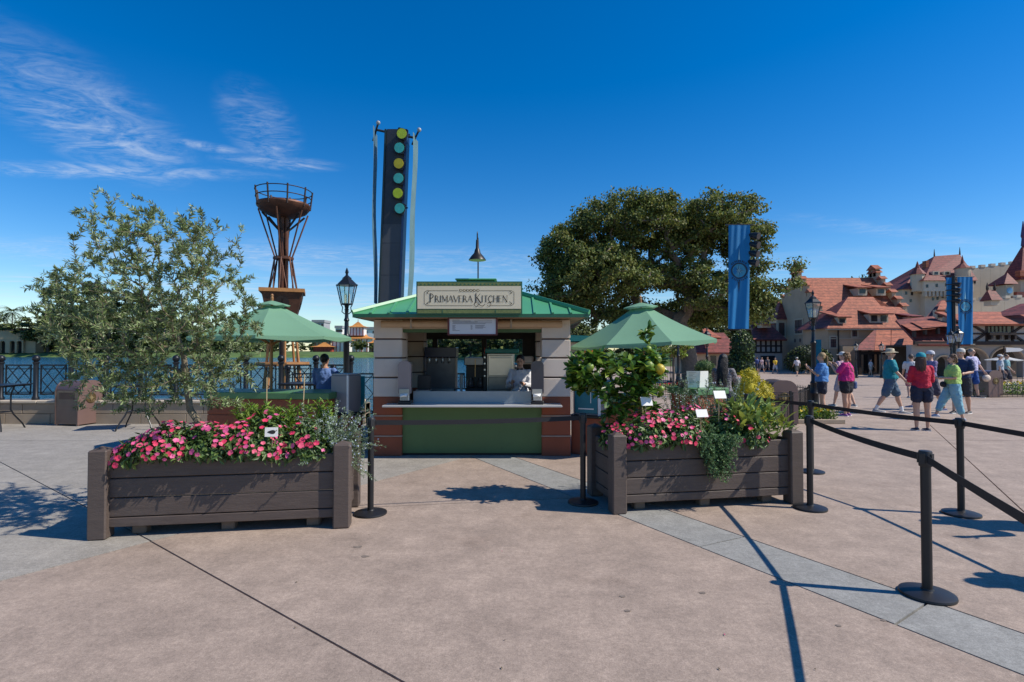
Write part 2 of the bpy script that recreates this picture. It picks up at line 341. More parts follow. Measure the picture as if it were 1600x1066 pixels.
# ------------------------------------------------------------------ vegetation helpers
def leaf_mesh(name, c, d, nrm, ln, wd, mats, midx=None, fold=.25, blunt=False, curl=0.0):
    """N pointed leaves: c centre of the base, d direction, nrm face normal (N,3); ln, wd (N,)."""
    c = np.asarray(c, float); d = np.asarray(d, float); nrm = np.asarray(nrm, float); N = len(c)
    ln = np.broadcast_to(ln, (N,)).astype(float)[:, None]; wd = np.broadcast_to(wd, (N,)).astype(float)[:, None]
    d = d / (np.linalg.norm(d, axis=1, keepdims=True) + 1e-9); s = np.cross(d, nrm); s /= (np.linalg.norm(s, axis=1, keepdims=True) + 1e-9); u = np.cross(s, d)
    a, b = (.3, .72) if blunt else (.33, .68); wa, wb = (.5, .46) if blunt else (.5, .36)
    V = np.stack([c, c + d * ln * a + s * wd * wa + u * wd * fold, c + d * ln * b + s * wd * wb + u * (wd * fold - ln * curl * .4), c + d * ln - u * ln * curl,
                  c + d * ln * b - s * wd * wb + u * (wd * fold - ln * curl * .4), c + d * ln * a - s * wd * wa + u * wd * fold, c + d * ln * .5 - u * ln * curl * .2], 1).reshape(-1, 3)
    F = np.array([[0, 1, 2, 6], [6, 2, 3, 3], [0, 6, 4, 5], [6, 3, 4, 4]])
    quads = np.array([[0, 1, 2, 6], [0, 6, 4, 5]]); tris = np.array([[6, 2, 3], [6, 3, 4]])
    base = (np.arange(N) * 7)[:, None]
    q = (base[:, :, None] + quads[None]).reshape(-1, 4); t_ = (base[:, :, None] + tris[None]).reshape(-1, 3)
    me = bpy.data.meshes.new(name); me.vertices.add(len(V)); me.vertices.foreach_set('co', V.ravel())
    nl = q.size + t_.size; me.loops.add(nl); me.loops.foreach_set('vertex_index', np.concatenate([q.ravel(), t_.ravel()]).astype(np.int32))
    np_ = len(q) + len(t_); me.polygons.add(np_)
    st = np.concatenate([np.arange(len(q)) * 4, q.size + np.arange(len(t_)) * 3]).astype(np.int32); me.polygons.foreach_set('loop_start', st)
    for m in mats: me.materials.append(m)
    if midx is not None:
        mi = np.asarray(midx, np.int32); me.polygons.foreach_set('material_index', np.concatenate([np.repeat(mi, 2), np.repeat(mi, 2)]).astype(np.int32))
    me.update(calc_edges=True); me.validate(); return me
def rnd_unit(n, rs=NR):
    v = rs.normal(size=(n, 3)); return v / np.linalg.norm(v, axis=1, keepdims=True)

def grow(trunk, trad, targets, seed=0, tip=.004, bias=.35, exp=2.3, wob=.12, maxr=None):
    """trunk polyline, target tips -> list of branch polylines with radii (pipe model)."""
    rs = np.random.RandomState(seed); nodes = [np.array(p, float) for p in trunk]; par = list(range(-1, len(trunk) - 1)); chains = [list(range(len(trunk)))]
    root = nodes[0]; dist = [0.0]
    for i in range(1, len(nodes)): dist.append(dist[-1] + np.linalg.norm(nodes[i] - nodes[i - 1]))
    arr = np.array(nodes); da = np.array(dist)
    order = np.argsort(np.linalg.norm(np.asarray(targets) - nodes[-1], axis=1))
    lo = max(1, len(trunk) // 2)
    for ti in order:
        T = np.asarray(targets[ti], float); D = np.linalg.norm(arr - T, axis=1) + bias * da; D[:lo] += 50
        k = int(np.argmin(D)); p0 = arr[k]; L_ = np.linalg.norm(T - p0)
        if L_ < 1e-3: continue
        m = max(2, int(L_ / (.25 * max(.3, np.linalg.norm(T - root)) + 1e-6)) + 2); ch = [k]
        pd = p0 - (arr[par[k]] if par[k] >= 0 else p0 - np.array([0, 0, .1])); pd = pd / (np.linalg.norm(pd) + 1e-9)
        mid = p0 + pd * L_ * .38 + (T - p0) * .12; newp = []
        for j in range(1, m + 1):
            t_ = j / m; q = (1 - t_) ** 2 * p0 + 2 * t_ * (1 - t_) * mid + t_ * t_ * T
            if j < m: q = q + rs.normal(size=3) * L_ * wob * .25
            newp.append(q)
        for q in newp:
            idx = len(par); par.append(ch[-1]); dist.append(dist[ch[-1]] + np.linalg.norm(q - (arr[ch[-1]] if ch[-1] < len(arr) else newp[newp.index(q) - 1] if False else q)) ); ch.append(idx); nodes.append(q)
            dist[-1] = dist[ch[-2]] + np.linalg.norm(nodes[idx] - nodes[ch[-2]])
        chains.append(ch); arr = np.array(nodes); da = np.array(dist)
    kids = [[] for _ in par]; rad = [0.0] * len(par)
    for i, p in enumerate(par):
        if p >= 0: kids[p].append(i)
    for i in range(len(par) - 1, -1, -1):
        rad[i] = tip if not kids[i] else sum(rad[c] ** exp for c in kids[i]) ** (1 / exp)
    k = trad / max(rad[0], 1e-6); rad = [max(tip, r * k if r * k > tip * 1.5 else r) for r in rad]
    return [([nodes[i] for i in ch], [rad[i] for i in ch[1:2]] + [rad[i] for i in ch[1:]] if len(ch) > 1 else [rad[ch[0]]]) for ch in chains]
def branches_mb(chains, n=6, nmin=4, rcut=0):
    mb = MB()
    for pts, rd in chains:
        if max(rd) < rcut: continue
        mb.tube(pts, rd, n if rd[0] > .02 else nmin, cap=True)
    return mb

M_BARK_OLIVE = mat('olive_bark', (.20, .165, .11), .9, var=.35, scale=14, bump=.8, bscale=40)
M_OLIVE = mat('olive_leaf', (.135, .19, .06), .55, var=.1, island=.5, trans=.18)
M_OLIVE2 = mat('olive_leaf_silver', (.27, .33, .17), .5, var=.1, island=.35, trans=.12)
M_BARK = mat('grey_bark', (.14, .11, .085), .9, var=.3, scale=8, bump=.8, bscale=20)
M_OAK = mat('tree_leaf_dark', (.11, .15, .036), .6, var=.25, scale=.5, island=.55, trans=.38)
M_OAK2 = mat('tree_leaf_olive', (.2, .21, .048), .6, var=.25, scale=.5, island=.4, trans=.4)
M_IMP = mat('impatiens_leaf', (.06, .115, .028), .45, var=.1, island=.5, trans=.2)
M_IMP2 = mat('impatiens_leaf_light', (.13, .20, .045), .45, var=.1, island=.35, trans=.25)
M_BLOOM = [mat('bloom_coral_pink', (.85, .12, .22), .5, objrand=.12, trans=.25), mat('bloom_rose_pink', (.82, .13, .33), .5, objrand=.12, trans=.25), mat('bloom_red_pink', (.78, .05, .13), .5, objrand=.12, trans=.25)]
M_EYE = mat('bloom_eye', (.45, .01, .06), .5)
M_ROSE = mat('rosemary_leaf', (.13, .20, .10), .6, island=.45, trans=.15)
M_BLUE = mat('rosemary_flower', (.50, .56, .70), .6, island=.25, trans=.2)
M_STEM = mat('green_stem', (.12, .13, .05), .7)
M_LIME = mat('lime_green_leaf', (.20, .30, .03), .5, island=.4, trans=.35)
M_CIT = mat('citrus_leaf', (.08, .17, .026), .28, var=.15, objrand=.45, trans=.22)
M_CIT2 = mat('citrus_leaf_young', (.26, .37, .05), .35, var=.15, objrand=.3, trans=.35)
M_SAGE = mat('broad_leaf', (.19, .28, .07), .5, var=.2, objrand=.35, trans=.25)
M_SAGE2 = mat('broad_leaf_yellow', (.34, .40, .07), .5, var=.2, objrand=.25, trans=.3)
M_THYME = mat('trailing_leaf', (.085, .17, .065), .55, island=.5, trans=.2)
M_SOIL = mat('potting_soil', (.035, .025, .018), .95, var=.4, scale=20, bump=1, bscale=40)
M_CARD = mat('white_card', (.78, .77, .72), .5, var=.03)
M_INK = mat('black_ink', (.015, .015, .015), .6)
M_BAMB = mat('bamboo_stake', (.42, .32, .18), .6, var=.2)

# ------------------------------------------------------------------ planters
def planter(FL, FR, label, depth=.86):
    FL, FR = Vector(FL), Vector(FR); e = (FR - FL); W = e.length; a = math.atan2(e.y, e.x)
    t = empty('wooden_planter', FL, a, label=label, cat='planter', group='brown wooden planters in front of the kiosk')
    pw = .155
    def post(x, y, h):
        m = MB(); b = .014
        m.box(x, x + pw, y, y + pw, 0, h, .012); c = (x + pw / 2, y + pw / 2, h + .03)
        m.add([(x + b, y + b, h), (x + pw - b, y + b, h), (x + pw - b, y + pw - b, h), (x + b, y + pw - b, h), c], [(0, 1, 4), (1, 2, 4), (2, 3, 4), (3, 0, 4)])
        return m
    for x in (0, W - pw):
        for y in (0, depth - pw): ob('post', post(x, y, .80 + random.uniform(-.01, .01)), M_WOOD, t)
    zs = [(.095, .178), (.186, .352), (.36, .528), (.536, .705)]
    for z0, z1 in zs:
        dx = random.uniform(-.003, .003)
        ob('front_board', bx(pw - .02, W - pw + .02, .055 + dx, .095, z0, z1, .006), M_WOOD, t)
        ob('back_board', bx(pw - .02, W - pw + .02, depth - .095, depth - .055, z0, z1, .006), M_WOOD, t)
        for x in (.055, W - .095): ob('end_board', bx(x + dx, x + .04, pw - .02, depth - pw + .02, z0, z1, .006), M_WOOD, t)
    for f in (.16, .5, .84):
        for y in (.14, depth - .24): ob('foot_block', bx(f * W - .06, f * W + .06, y, y + .1, 0, .094, .01), mat('foot_wood', (.16, .12, .09), .8), t)
    ob('base_board', bx(.1, W - .1, .1, depth - .1, .094, .12), M_WOOD, t)
    xs, ys = np.linspace(.096, W - .096, 16), np.linspace(.096, depth - .096, 7); vs = [(x, y, .63 + random.uniform(-.02, .03)) for y in ys for x in xs]
    ob('soil', MB().add(vs, [(j * 16 + i, j * 16 + i + 1, (j + 1) * 16 + i + 1, (j + 1) * 16 + i) for j in range(6) for i in range(15)]), M_SOIL, t)
    return t, W, Matrix.Translation(FL) @ Matrix.Rotation(a, 4, 'Z')
plL, WL, ML = planter(G(134, 846), G(546, 826), 'dark brown board planter holding the olive tree, left of the kiosk')
plR, WR, MR = planter(G(958, 805), G(1257, 788), 'dark brown board planter holding the citrus tree, right of the kiosk')

# impatiens: leafy mound with separate five-petalled blooms
def bloom_mesh(i):
    m = MB(); n = 5
    for k in range(n):
        a = 2 * PI * k / n + .3 * i; w = .95
        q = [(0, 0, .0)] + [(r * math.cos(a + d), r * math.sin(a + d), z) for r, d, z in ((.6, -w * .7, .10), (.98, -w * .55, .10 + .05 * ((k + i) % 2)), (1.05, 0, .06), (.98, w * .55, .13), (.6, w * .7, .06))]
        m.add(q, [(0, 1, 2, 3), (0, 3, 4, 5)])
    me = m.mesh('bloom', True); me.materials.append(M_BLOOM[i % 3]); me.materials.append(M_EYE)
    return me
BLM = [bloom_mesh(i) for i in range(6)]
def impatiens(M, blobs, nleaf, nbloom, label, seed, holes=(), front=.0):
    """blobs: (s, d, z, rx, ry, rz) half-ellipsoids of foliage in planter coordinates"""
    rs = np.random.RandomState(seed); t = empty('impatiens_plants', M @ Vector((blobs[0][0], blobs[0][1], .64)), label=label, cat='flowers', group='pink impatiens in the planters'); inv = Matrix.Translation(t.location).inverted() @ M
    vol = np.array([b[3] * b[4] for b in blobs]); pick = rs.choice(len(blobs), nleaf, p=vol / vol.sum())
    u = rnd_unit(nleaf, rs); u[:, 2] = np.abs(u[:, 2]); B = np.array(blobs)[pick]; rr = rs.uniform(.62, 1.0, (nleaf, 1))
    c = B[:, :3] + u * B[:, 3:] * rr; c[:, 2] = np.maximum(c[:, 2], .60)
    R3 = np.array(inv.to_3x3()); T3 = np.array(inv.translation); cw = c @ R3.T + T3; uw = u @ R3.T
    d = rnd_unit(nleaf, rs); d = d - uw * (d * uw).sum(1, keepdims=True) * .6 + np.array([0, 0, -.15]); nr = uw + rs.normal(size=(nleaf, 3)) * .35 + np.array([0, 0, .6])
    me = leaf_mesh('foliage', cw, d, nr, rs.uniform(.045, .085, nleaf), rs.uniform(.018, .032, nleaf), [M_IMP, M_IMP2], rs.choice(2, nleaf, p=[.66, .34]))
    link('foliage', me, None, t, kind='stuff')
    nb = 0; placed = []
    while nb < nbloom:
        i = rs.choice(len(blobs), p=vol / vol.sum()); v = rnd_unit(1, rs)[0]; v[2] = abs(v[2]) * 1.2 + .05; v[1] -= .35 * rs.rand(); v /= np.linalg.norm(v); b = np.array(blobs[i])
        p = b[:3] + v * b[3:] * rs.uniform(.98, 1.1)
        if p[2] < .66 or any(abs(p[0] - h[0]) < h[1] for h in holes): continue
        if any(np.sum(((p - b2[:3]) / b2[3:]) ** 2) < .8 for b2 in map(np.array, blobs)): continue
        if placed and min(np.linalg.norm(p - q) for q in placed) < .036: continue
        if not (rs.rand() < .55 + .45 * math.sin(p[0] * 9 + p[2] * 14 + seed)): continue
        placed.append(p)
        pw = inv @ Vector(p); nv = (inv.to_3x3() @ Vector(v + rs.normal(size=3) * .28 + np.array([0, -.25, .15]))).normalized()
        o = link('bloom', BLM[rs.randint(6)], None, t, loc=pw); o.rotation_euler = nv.to_track_quat('Z', 'Y').to_euler(); s = rs.uniform(.018, .029); o.scale = (s, s * rs.uniform(.8, 1.05), s * 1.6); nb += 1
    return t
LB = [(.36, .32, .66, .25, .28, .24), (.6, .27, .68, .3, .29, .32), (.88, .26, .68, .3, .28, .30), (1.18, .25, .68, .3, .28, .30), (1.42, .3, .68, .24, .26, .40), (1.56, .2, .66, .2, .22, .2), (.27, .2, .66, .18, .22, .16), (.55, .1, .71, .34, .2, .2), (.98, .1, .71, .3, .19, .2), (1.35, .1, .71, .3, .2, .19)]
impatiens(ML, LB, 8200, 270, 'mound of pink impatiens along the front of the olive tree planter', 3)
impatiens(ML, [(1.8, .24, .66, .2, .26, .36), (1.9, .18, .66, .16, .2, .26)], 1300, 34, 'small clump of deep pink impatiens beside the blue flowering rosemary', 5)
RB = [(.28, .28, .66, .24, .29, .26), (.52, .25, .68, .28, .3, .34), (.8, .28, .68, .3, .3, .36), (1.02, .34, .68, .26, .28, .38), (.14, .32, .66, .15, .26, .2), (.42, .1, .71, .24, .2, .22), (.8, .1, .71, .22, .19, .22)]
impatiens(MR, RB, 6000, 175, 'mound of pink impatiens under the citrus tree in the planter', 8)
impatiens(MR, [(1.42, .3, .66, .22, .25, .34), (1.66, .16, .66, .2, .2, .2)], 1300, 30, 'sparse pink impatiens right of the trailing green herb', 12)

# upright leafy stems (rosemary, herbs): stems as curves with leaves along them
def herb(name, M, stems, leafper, ln, wd, mats, mw, label, cat, seed, flower=0, spread=.4, fold=.2, blunt=False, stem_r=.004, group=None):
    rs = np.random.RandomState(seed); base = M @ Vector(stems[0][0]); t = empty(name, base, label=label, cat=cat, group=group); inv = Matrix.Translation(base).inverted() @ M
    mb = MB(); C_, D_, N_, K_ = [], [], [], []; FC, FD = [], []
    for a, b_ in stems:
        a, b_ = np.array(a, float), np.array(b_, float); m = (a + b_) / 2 + np.array([0, 0, .18]) * np.linalg.norm(b_ - a) + rs.normal(size=3) * .03
        pts = [(1 - q) ** 2 * a + 2 * q * (1 - q) * m + q * q * b_ for q in np.linspace(0, 1, 7)]
        pw = [inv @ Vector(p) for p in pts]; mb.tube(pw, [stem_r * (1 - .7 * i / 6) for i in range(7)], 5)
        for k in range(leafper):
            q = rs.uniform(.12, 1.0); i = min(5, int(q * 6)); f = q * 6 - i; c = pw[i].lerp(pw[i + 1], f); ax = (pw[i + 1] - pw[i]).normalized()
            r_ = Vector(rnd_unit(1, rs)[0]); r_ = (r_ - ax * r_.dot(ax)).normalized(); d = (r_ + ax * rs.uniform(.3, 1.2))
            C_.append(c); D_.append(d); N_.append(ax.cross(r_) + Vector(rs.normal(size=3)) * .3 if rs.rand() < .3 else ax - r_ * .3 + Vector(rs.normal(size=3)) * .2); K_.append(rs.choice(len(mats), p=mw))
        for k in range(flower):
            q = rs.uniform(.3, 1); i = min(5, int(q * 6)); c = pw[i].lerp(pw[i + 1], q * 6 - i) + Vector(rs.normal(size=3)) * .012; FC.append(c); FD.append(rnd_unit(1, rs)[0])
    ob('stems', mb, M_STEM, t, True, kind='stuff'); N = len(C_)
    link('foliage', leaf_mesh('foliage', C_, D_, N_, rs.uniform(*ln, N), rs.uniform(*wd, N), mats, K_, fold, blunt, .1), None, t, kind='stuff')
    if FC: link('flowers', leaf_mesh('flowers', FC, FD, rnd_unit(len(FC), rs), rs.uniform(.012, .02, len(FC)), .014, [M_BLUE], None, .3, True), None, t, kind='stuff')
    return t
rs = np.random.RandomState(21)
st = []
for i in range(120):
    b0 = (rs.uniform(1.84, 2.12), rs.uniform(.18, .62), .65); a = rs.uniform(-2.8, 1.9); l = rs.uniform(.15, .52)
    st.append((b0, (b0[0] + math.cos(a) * l * .75 + .1, b0[1] + math.sin(a) * l * .6 - .08, .72 + rs.uniform(-.12, .34) + .12 * (l < .3))))
for i in range(10): st.append(((2.0, .3, .63), (2.28 + rs.uniform(0, .24), .15 + rs.uniform(-.1, .25), rs.uniform(.36, .7))))
for i in range(6): st.append(((1.95, .4, .63), (1.95 + rs.uniform(-.25, .45), .4 + rs.uniform(-.1, .2), rs.uniform(1.0, 1.14))))
herb('rosemary_bush', ML, st, 84, (.018, .034), (.004, .008), [M_ROSE, mat('rosemary_silver', (.27, .35, .24), .6, island=.3)], [.6, .4], 'silvery rosemary with pale blue flowers spilling over the planter corner', 'shrub', 4, flower=5)
st = [((rs.uniform(1.1, 2.0), rs.uniform(.5, .75), .63), None) for i in range(70)]; st = [(a, (a[0] + rs.normal() * .09, a[1] + rs.normal() * .07 - .05, rs.uniform(.88, 1.17))) for a, _ in st]
herb('leafy_herb', ML, st, 46, (.05, .085), (.013, .022), [M_LIME, mat('lime_leaf_deep', (.10, .2, .025), .5, island=.3, trans=.3)], [.7, .3], 'bright lime green leafy herb behind the pink flowers, left planter', 'plant', 6)
st = [((rs.uniform(.3, 1.2), rs.uniform(.55, .75), .63), None) for i in range(40)]; st = [(a, (a[0] + rs.normal() * .08, a[1] + rs.normal() * .06, rs.uniform(.78, .95))) for a, _ in st]
herb('ground_foliage', ML, st, 20, (.05, .08), (.018, .03), [M_IMP, M_IMP2], [.7, .3], 'dark green leafy stems around the foot of the olive tree', 'plant', 9)
st = []
for i in range(84):
    b0 = (rs.uniform(1.02, 1.85), rs.uniform(.42, .75), .63); st.append((b0, (b0[0] + rs.normal() * .14, b0[1] + rs.normal() * .1, rs.uniform(.95, 1.4))))
herb('rosemary_bush', MR, st, 84, (.02, .038), (.005, .010), [M_ROSE, mat('rosemary_silver', (.27, .35, .24), .6)], [.55, .45], 'upright grey green rosemary with tiny blue flowers behind two white cards', 'shrub', 14, flower=4)
st = []
for i in range(240):
    b0 = (rs.uniform(1.0, 1.34), rs.uniform(.1, .36), .70); f = rs.rand(); x = 1.17 + (b0[0] - 1.17) * (1.75 - 1.4 * f) + rs.normal() * .03
    st.append((b0, (x, rs.uniform(-.13, .04) - .03 * f, .78 - .48 * f ** 1.2)))
for i in range(40): st.append(((1.16 + rs.normal() * .1, .25, .64), (1.16 + rs.normal() * .2, .18 + rs.normal() * .1, rs.uniform(.75, .9))))
herb('trailing_thyme', MR, st, 44, (.016, .027), (.011, .018), [M_THYME, mat('trailing_leaf_light', (.2, .33, .14), .55, island=.3, trans=.2)], [.68, .32], 'small leaved green herb trailing down the front of the planter', 'plant', 15, blunt=True, stem_r=.002)

# broad-leaved plant: each leaf an object of its own
def broad_leaf(L_=1.0, W_=.3, n=6, droop=.25, wave=.03):
    vs, fs = [], []
    for i in range(n + 1):
        q = i / n; w = W_ * math.sin(PI * min(1, q * .93 + .07)) ** .8 * .5; x = L_ * q; z = -droop * q * q
        vs += [(x, -w, z + w * .35 + wave * math.sin(9 * q)), (x, 0, z), (x, w, z + w * .35 - wave * math.sin(8 * q + 1))]
    for i in range(n): fs += [(3 * i, 3 * i + 1, 3 * i + 4, 3 * i + 3), (3 * i + 1, 3 * i + 2, 3 * i + 5, 3 * i + 4)]
    return MB().add(vs, fs).mesh('leaf', True, 80)
LF = [broad_leaf(1, .30, 6, d, .02) for d in (.1, .3, .5)]; LFy = [m.copy() for m in LF]
for m in LF: m.materials.append(M_SAGE)
for m in LFy: m.materials.append(M_SAGE2)
def leaf_obj(me, parent, loc, d, up, s):
    d = Vector(d).normalized(); up = Vector(up); y = up.cross(d)
    if y.length < 1e-4: y = d.orthogonal()
    y.normalize(); z = d.cross(y); m = Matrix((d, y, z)).transposed()
    o = link('leaf', me, None, parent, loc=loc); o.rotation_euler = m.to_euler(); o.scale = (s, s, s); return o
base = MR @ Vector((1.82, .36, .63)); sg = empty('broad_leaf_plant', base, label='light green broad leaved plant at the right end of the citrus planter', cat='plant')
for i in range(290):
    p = MR @ Vector((rs.uniform(1.5, 2.14), rs.uniform(.08, .66), .63)); h = rs.uniform(.05, .42); a = rs.uniform(0, 6.283); el = rs.uniform(.5, 1.4)
    d = Vector((math.cos(a) * math.cos(el) + .12, math.sin(a) * math.cos(el) - .22, math.sin(el)))
    leaf_obj((LF if rs.rand() < .68 else LFy)[rs.randint(3)], sg, p - base + Vector((0, 0, h)), d, (0, 0, 1), rs.uniform(.12, .2))

# cards on sticks
def card(M, s, d, z, label, w=.125, h=.085, ink=False, tilt=R(25), yaw=0):
    b0 = M @ Vector((s, d, .6)); t = empty('plant_card', b0, math.atan2(M[1][0], M[0][0]) + yaw, label=label, cat='sign', group='white plant cards in the planters')
    ob('stick', MB().tube([(0, .012, 0), (0, .012, z - .6 + .01)], .004, 5), M_BAMB, t)
    c = ob('card', MB().box(-w / 2, w / 2, -.003, .003, -h / 2, h / 2), M_CARD, t, loc=(0, -.012, z - .6), rot=(-tilt, 0, 0))
    if ink:
        n = 14; q = [(.036 * math.cos(6.283 * k / n) * (1 if k < 4 or k > 10 else 1.0), -.0045, .017 * math.sin(6.283 * k / n) * (1 + .5 * math.cos(6.283 * k / n))) for k in range(n)] 
        ob('printed_leaf', MB().add(q, [tuple(range(n))]), M_INK, c); ob('printed_stalk', MB().add([(.034, -.0045, .002), (.052, -.0045, .016), (.049, -.0045, .02), (.032, -.0045, .008)], [(0, 1, 2, 3)]), M_INK, c)
    return t
card(ML, 1.55, .0, .93, 'small white card with a black printed leaf, olive tree planter', .115, .085, True, R(4))
card(MR, .5, .3, 1.13, 'blank white card left of the trailing herb, beside the citrus stem', .13, .1)
card(MR, 1.0, .02, 1.02, 'blank white card just above the trailing green herb', .13, .085)
card(MR, 1.32, .2, 1.2, 'blank white card among the grey green rosemary', .14, .09)
for i, (x, y0, y1, lab) in enumerate(((417, 590, 672, 'thin pale bamboo stake left of the white leaf card'), (472, 585, 655, 'thin pale bamboo stake right of the white leaf card'))):
    a, b_ = P(x - 1, y1, 5.75), P(x + 4 * i, y0, 5.8); a.z = .62
    ob('bamboo_stake', MB().tube([Vector((0, 0, 0)), b_ - a], .006, 6), M_BAMB, None, True, loc=a, label=lab, cat='stake', group='stakes in the olive planter')

# ------------------------------------------------------------------ olive tree
def olive():
    rs = np.random.RandomState(33); base = ML @ Vector((.95, .52, .6)); t = empty('olive_tree', base, label='young silver green olive tree growing from the left planter', cat='tree')
    pts = [P(x, y, Y) - base for x, y, Y in ((303, 690, 5.55), (297, 640, 5.55), (291, 590, 5.55), (287, 555, 5.55), (276, 520, 5.53))]; pts[0] = Vector((0, 0, 0))
    env = [(225, 440, 175, 130), (150, 500, 118, 110), (300, 500, 112, 135), (185, 350, 80, 68), (290, 375, 95, 70), (160, 590, 85, 70), (330, 580, 85, 85), (90, 480, 65, 75), (375, 500, 42, 95), (230, 610, 80, 60)]
    tg = []; tries = 0
    while len(tg) < 1150:
        i = rs.choice(len(env), p=np.array([e[2] * e[3] for e in env], float) / sum(e[2] * e[3] for e in env)); e = env[i]; u = rnd_unit(1, rs)[0] * rs.rand() ** .42
        x, y = e[0] + e[2] * u[0], e[1] + e[3] * u[1]; Y = 5.5 + u[2] * 1.0 * min(1, e[2] / 110)
        q = P(x, y, Y) - base
        if q.z < .15 or (y > 640 and rs.rand() < .4): continue
        tg.append(np.array(q))
    ch = grow(pts, .034, tg, 5, tip=.0022, bias=.28, wob=.16)
    trunk = ch[0]; ob('trunk', MB().tube(trunk[0], trunk[1], 9), M_BARK_OLIVE, t, True)
    ob('branches', branches_mb(ch[1:], 6, 4), M_BARK_OLIVE, t, True, kind='stuff')
    C_, D_, N_ = [], [], []
    for pts_, rd in ch[1:]:
        pts_ = [np.array(p) for p in pts_]; L_ = [np.linalg.norm(b_ - a) for a, b_ in zip(pts_, pts_[1:])]
        n = int(rs.randint(12, 20) * (1.3 if len(pts_) > 3 else 1))
        tot = sum(L_); tail = min(tot, .34); 
        for k in range(n):
            s_ = tot - tail * rs.rand() ** .8; acc = 0
            for i, l in enumerate(L_):
                if acc + l >= s_ or i == len(L_) - 1: break
                acc += l
            a, b_ = pts_[i], pts_[i + 1]; f = (s_ - acc) / max(l, 1e-6); ax = (b_ - a) / max(l, 1e-6); c = a + (b_ - a) * f
            r_ = rnd_unit(1, rs)[0]; r_ -= ax * r_.dot(ax); r_ /= np.linalg.norm(r_) + 1e-9
            for sg_ in (1, -1):
                C_.append(c); D_.append(r_ * sg_ + ax * rs.uniform(.5, 1.1) + np.array([0, 0, .15])); N_.append(np.cross(ax, r_) + rs.normal(size=3) * .5)
    N = len(C_); link('crown', leaf_mesh('crown', C_, D_, N_, rs.uniform(.034, .062, N), rs.uniform(.008, .0135, N), [M_OLIVE, M_OLIVE2], rs.choice(2, N, p=[.72, .28]), .15), None, t)
    return t
olive()

# ------------------------------------------------------------------ citrus tree: leaves and fruit as objects
def citrus():
    rs = np.random.RandomState(44); base = MR @ Vector((.42, .5, .6)); t = empty('citrus_tree', base, label='potted citrus tree with glossy leaves and yellow green fruit', cat='tree')
    Yc = base.y
    pts = [Vector((0, 0, 0))] + [P(x, y, Yc) - base for x, y in ((1006, 675), (1003, 648), (1001, 625), (996, 605))]
    env = [(965, 590, 62, 48, 2), (925, 580, 42, 36, 1.7), (1012, 572, 36, 34, 1.4), (1000, 620, 38, 38, 1), (960, 640, 24, 36, .7), (903, 588, 18, 28, .9), (1010, 525, 9, 26, .1), (958, 672, 16, 18, .35)]
    tg = []; w = np.array([e[4] for e in env]); w = w / w.sum()
    for k in range(260):
        e = env[rs.choice(len(env), p=w)]; u = rnd_unit(1, rs)[0] * rs.rand() ** .4
        tg.append(np.array(P(e[0] + e[2] * u[0], e[1] + e[3] * u[1], Yc + u[2] * .36 * e[2] / 55) - base))
    ch = grow(pts, .02, tg, 7, tip=.003, bias=.25, wob=.14)
    ob('trunk', MB().tube(*ch[0], 8), mat('citrus_bark', (.2, .17, .08), .8, var=.3, scale=20), t, True); ob('branches', branches_mb(ch[1:], 6, 4), M_STEM, t, True, kind='stuff')
    cl = [broad_leaf(1, .52, 5, d, .015) for d in (.1, .25, .4)]; cl2 = [m.copy() for m in cl]
    for m in cl: m.materials.append(M_CIT)
    for m in cl2: m.materials.append(M_CIT2)
    L_ = []
    for pts_, rd in ch[1:]:
        for k in range(8):
            i = rs.randint(max(0, len(pts_) - 3), len(pts_) - 1); f = rs.rand(); c = Vector(pts_[i]).lerp(Vector(pts_[i + 1]), f); ax = (Vector(pts_[i + 1]) - Vector(pts_[i])).normalized()
            d = Vector(rnd_unit(1, rs)[0]) + ax * .5; d.z *= .5; L_.append((c, d, rs.uniform(.085, .135), rs.rand() < .3))
    rs.shuffle(L_)
    for c, d, s_, y in L_[:300]: leaf_obj((cl2 if y else cl)[rs.randint(3)], t, c, d, Vector((0, 0, 1)) + Vector(rs.normal(size=3)) * .35, s_)
    C_ = [l[0] for l in L_[300:]]; N = len(C_)
    link('inner_leaves', leaf_mesh('inner_leaves', C_, [l[1] for l in L_[300:]], np.array([0, 0, 1]) + rs.normal(size=(N, 3)) * .4, rs.uniform(.08, .12, N), rs.uniform(.042, .06, N), [mat('citrus_leaf_inner', (.08, .17, .026), .3, island=.45, trans=.22), mat('citrus_inner_young', (.2, .3, .035), .35, island=.3, trans=.35)], rs.choice(2, N, p=[.75, .25]), .15, True), None, t, kind='stuff')
    prof = [(.0, -1.12), (.16, -1.08), (.5, -.88), (.82, -.5), (.98, -.05), (.92, .42), (.66, .8), (.3, .98), (.1, 1.06), (0, 1.1)]
    fm = MB().lathe(prof, 14).mesh('fruit', True); fm.materials.append(mat('green_citrus_fruit', (.17, .25, .035), .35, var=.12, scale=3, bump=.2, bscale=9, objrand=.2))
    fy = MB().lathe(prof, 14).mesh('fruit', True); fy.materials.append(mat('yellow_citrus_fruit', (.5, .38, .03), .35, var=.15, scale=2, bump=.2, bscale=9))
    for x, y, r, k, dY in ((1014, 572, .058, 0, -.2), (1031, 577, .058, 1, -.22), (1027, 562, .05, 0, -.1), (956, 576, .045, 0, -.25), (1033, 608, .036, 0, -.15), (900, 604, .034, 0, -.1), (890, 582, .045, 0, 0), (1013, 546, .04, 0, -.1), (922, 574, .045, 0, -.2), (895, 558, .03, 0, 0)):
        o = link('fruit', (fm, fy)[k], None, t, loc=P(x, y, Yc + dY) - base); o.scale = (r, r, r); o.rotation_euler = (rs.uniform(-.4, .4), rs.uniform(-.4, .4), 0)
    return t
citrus()
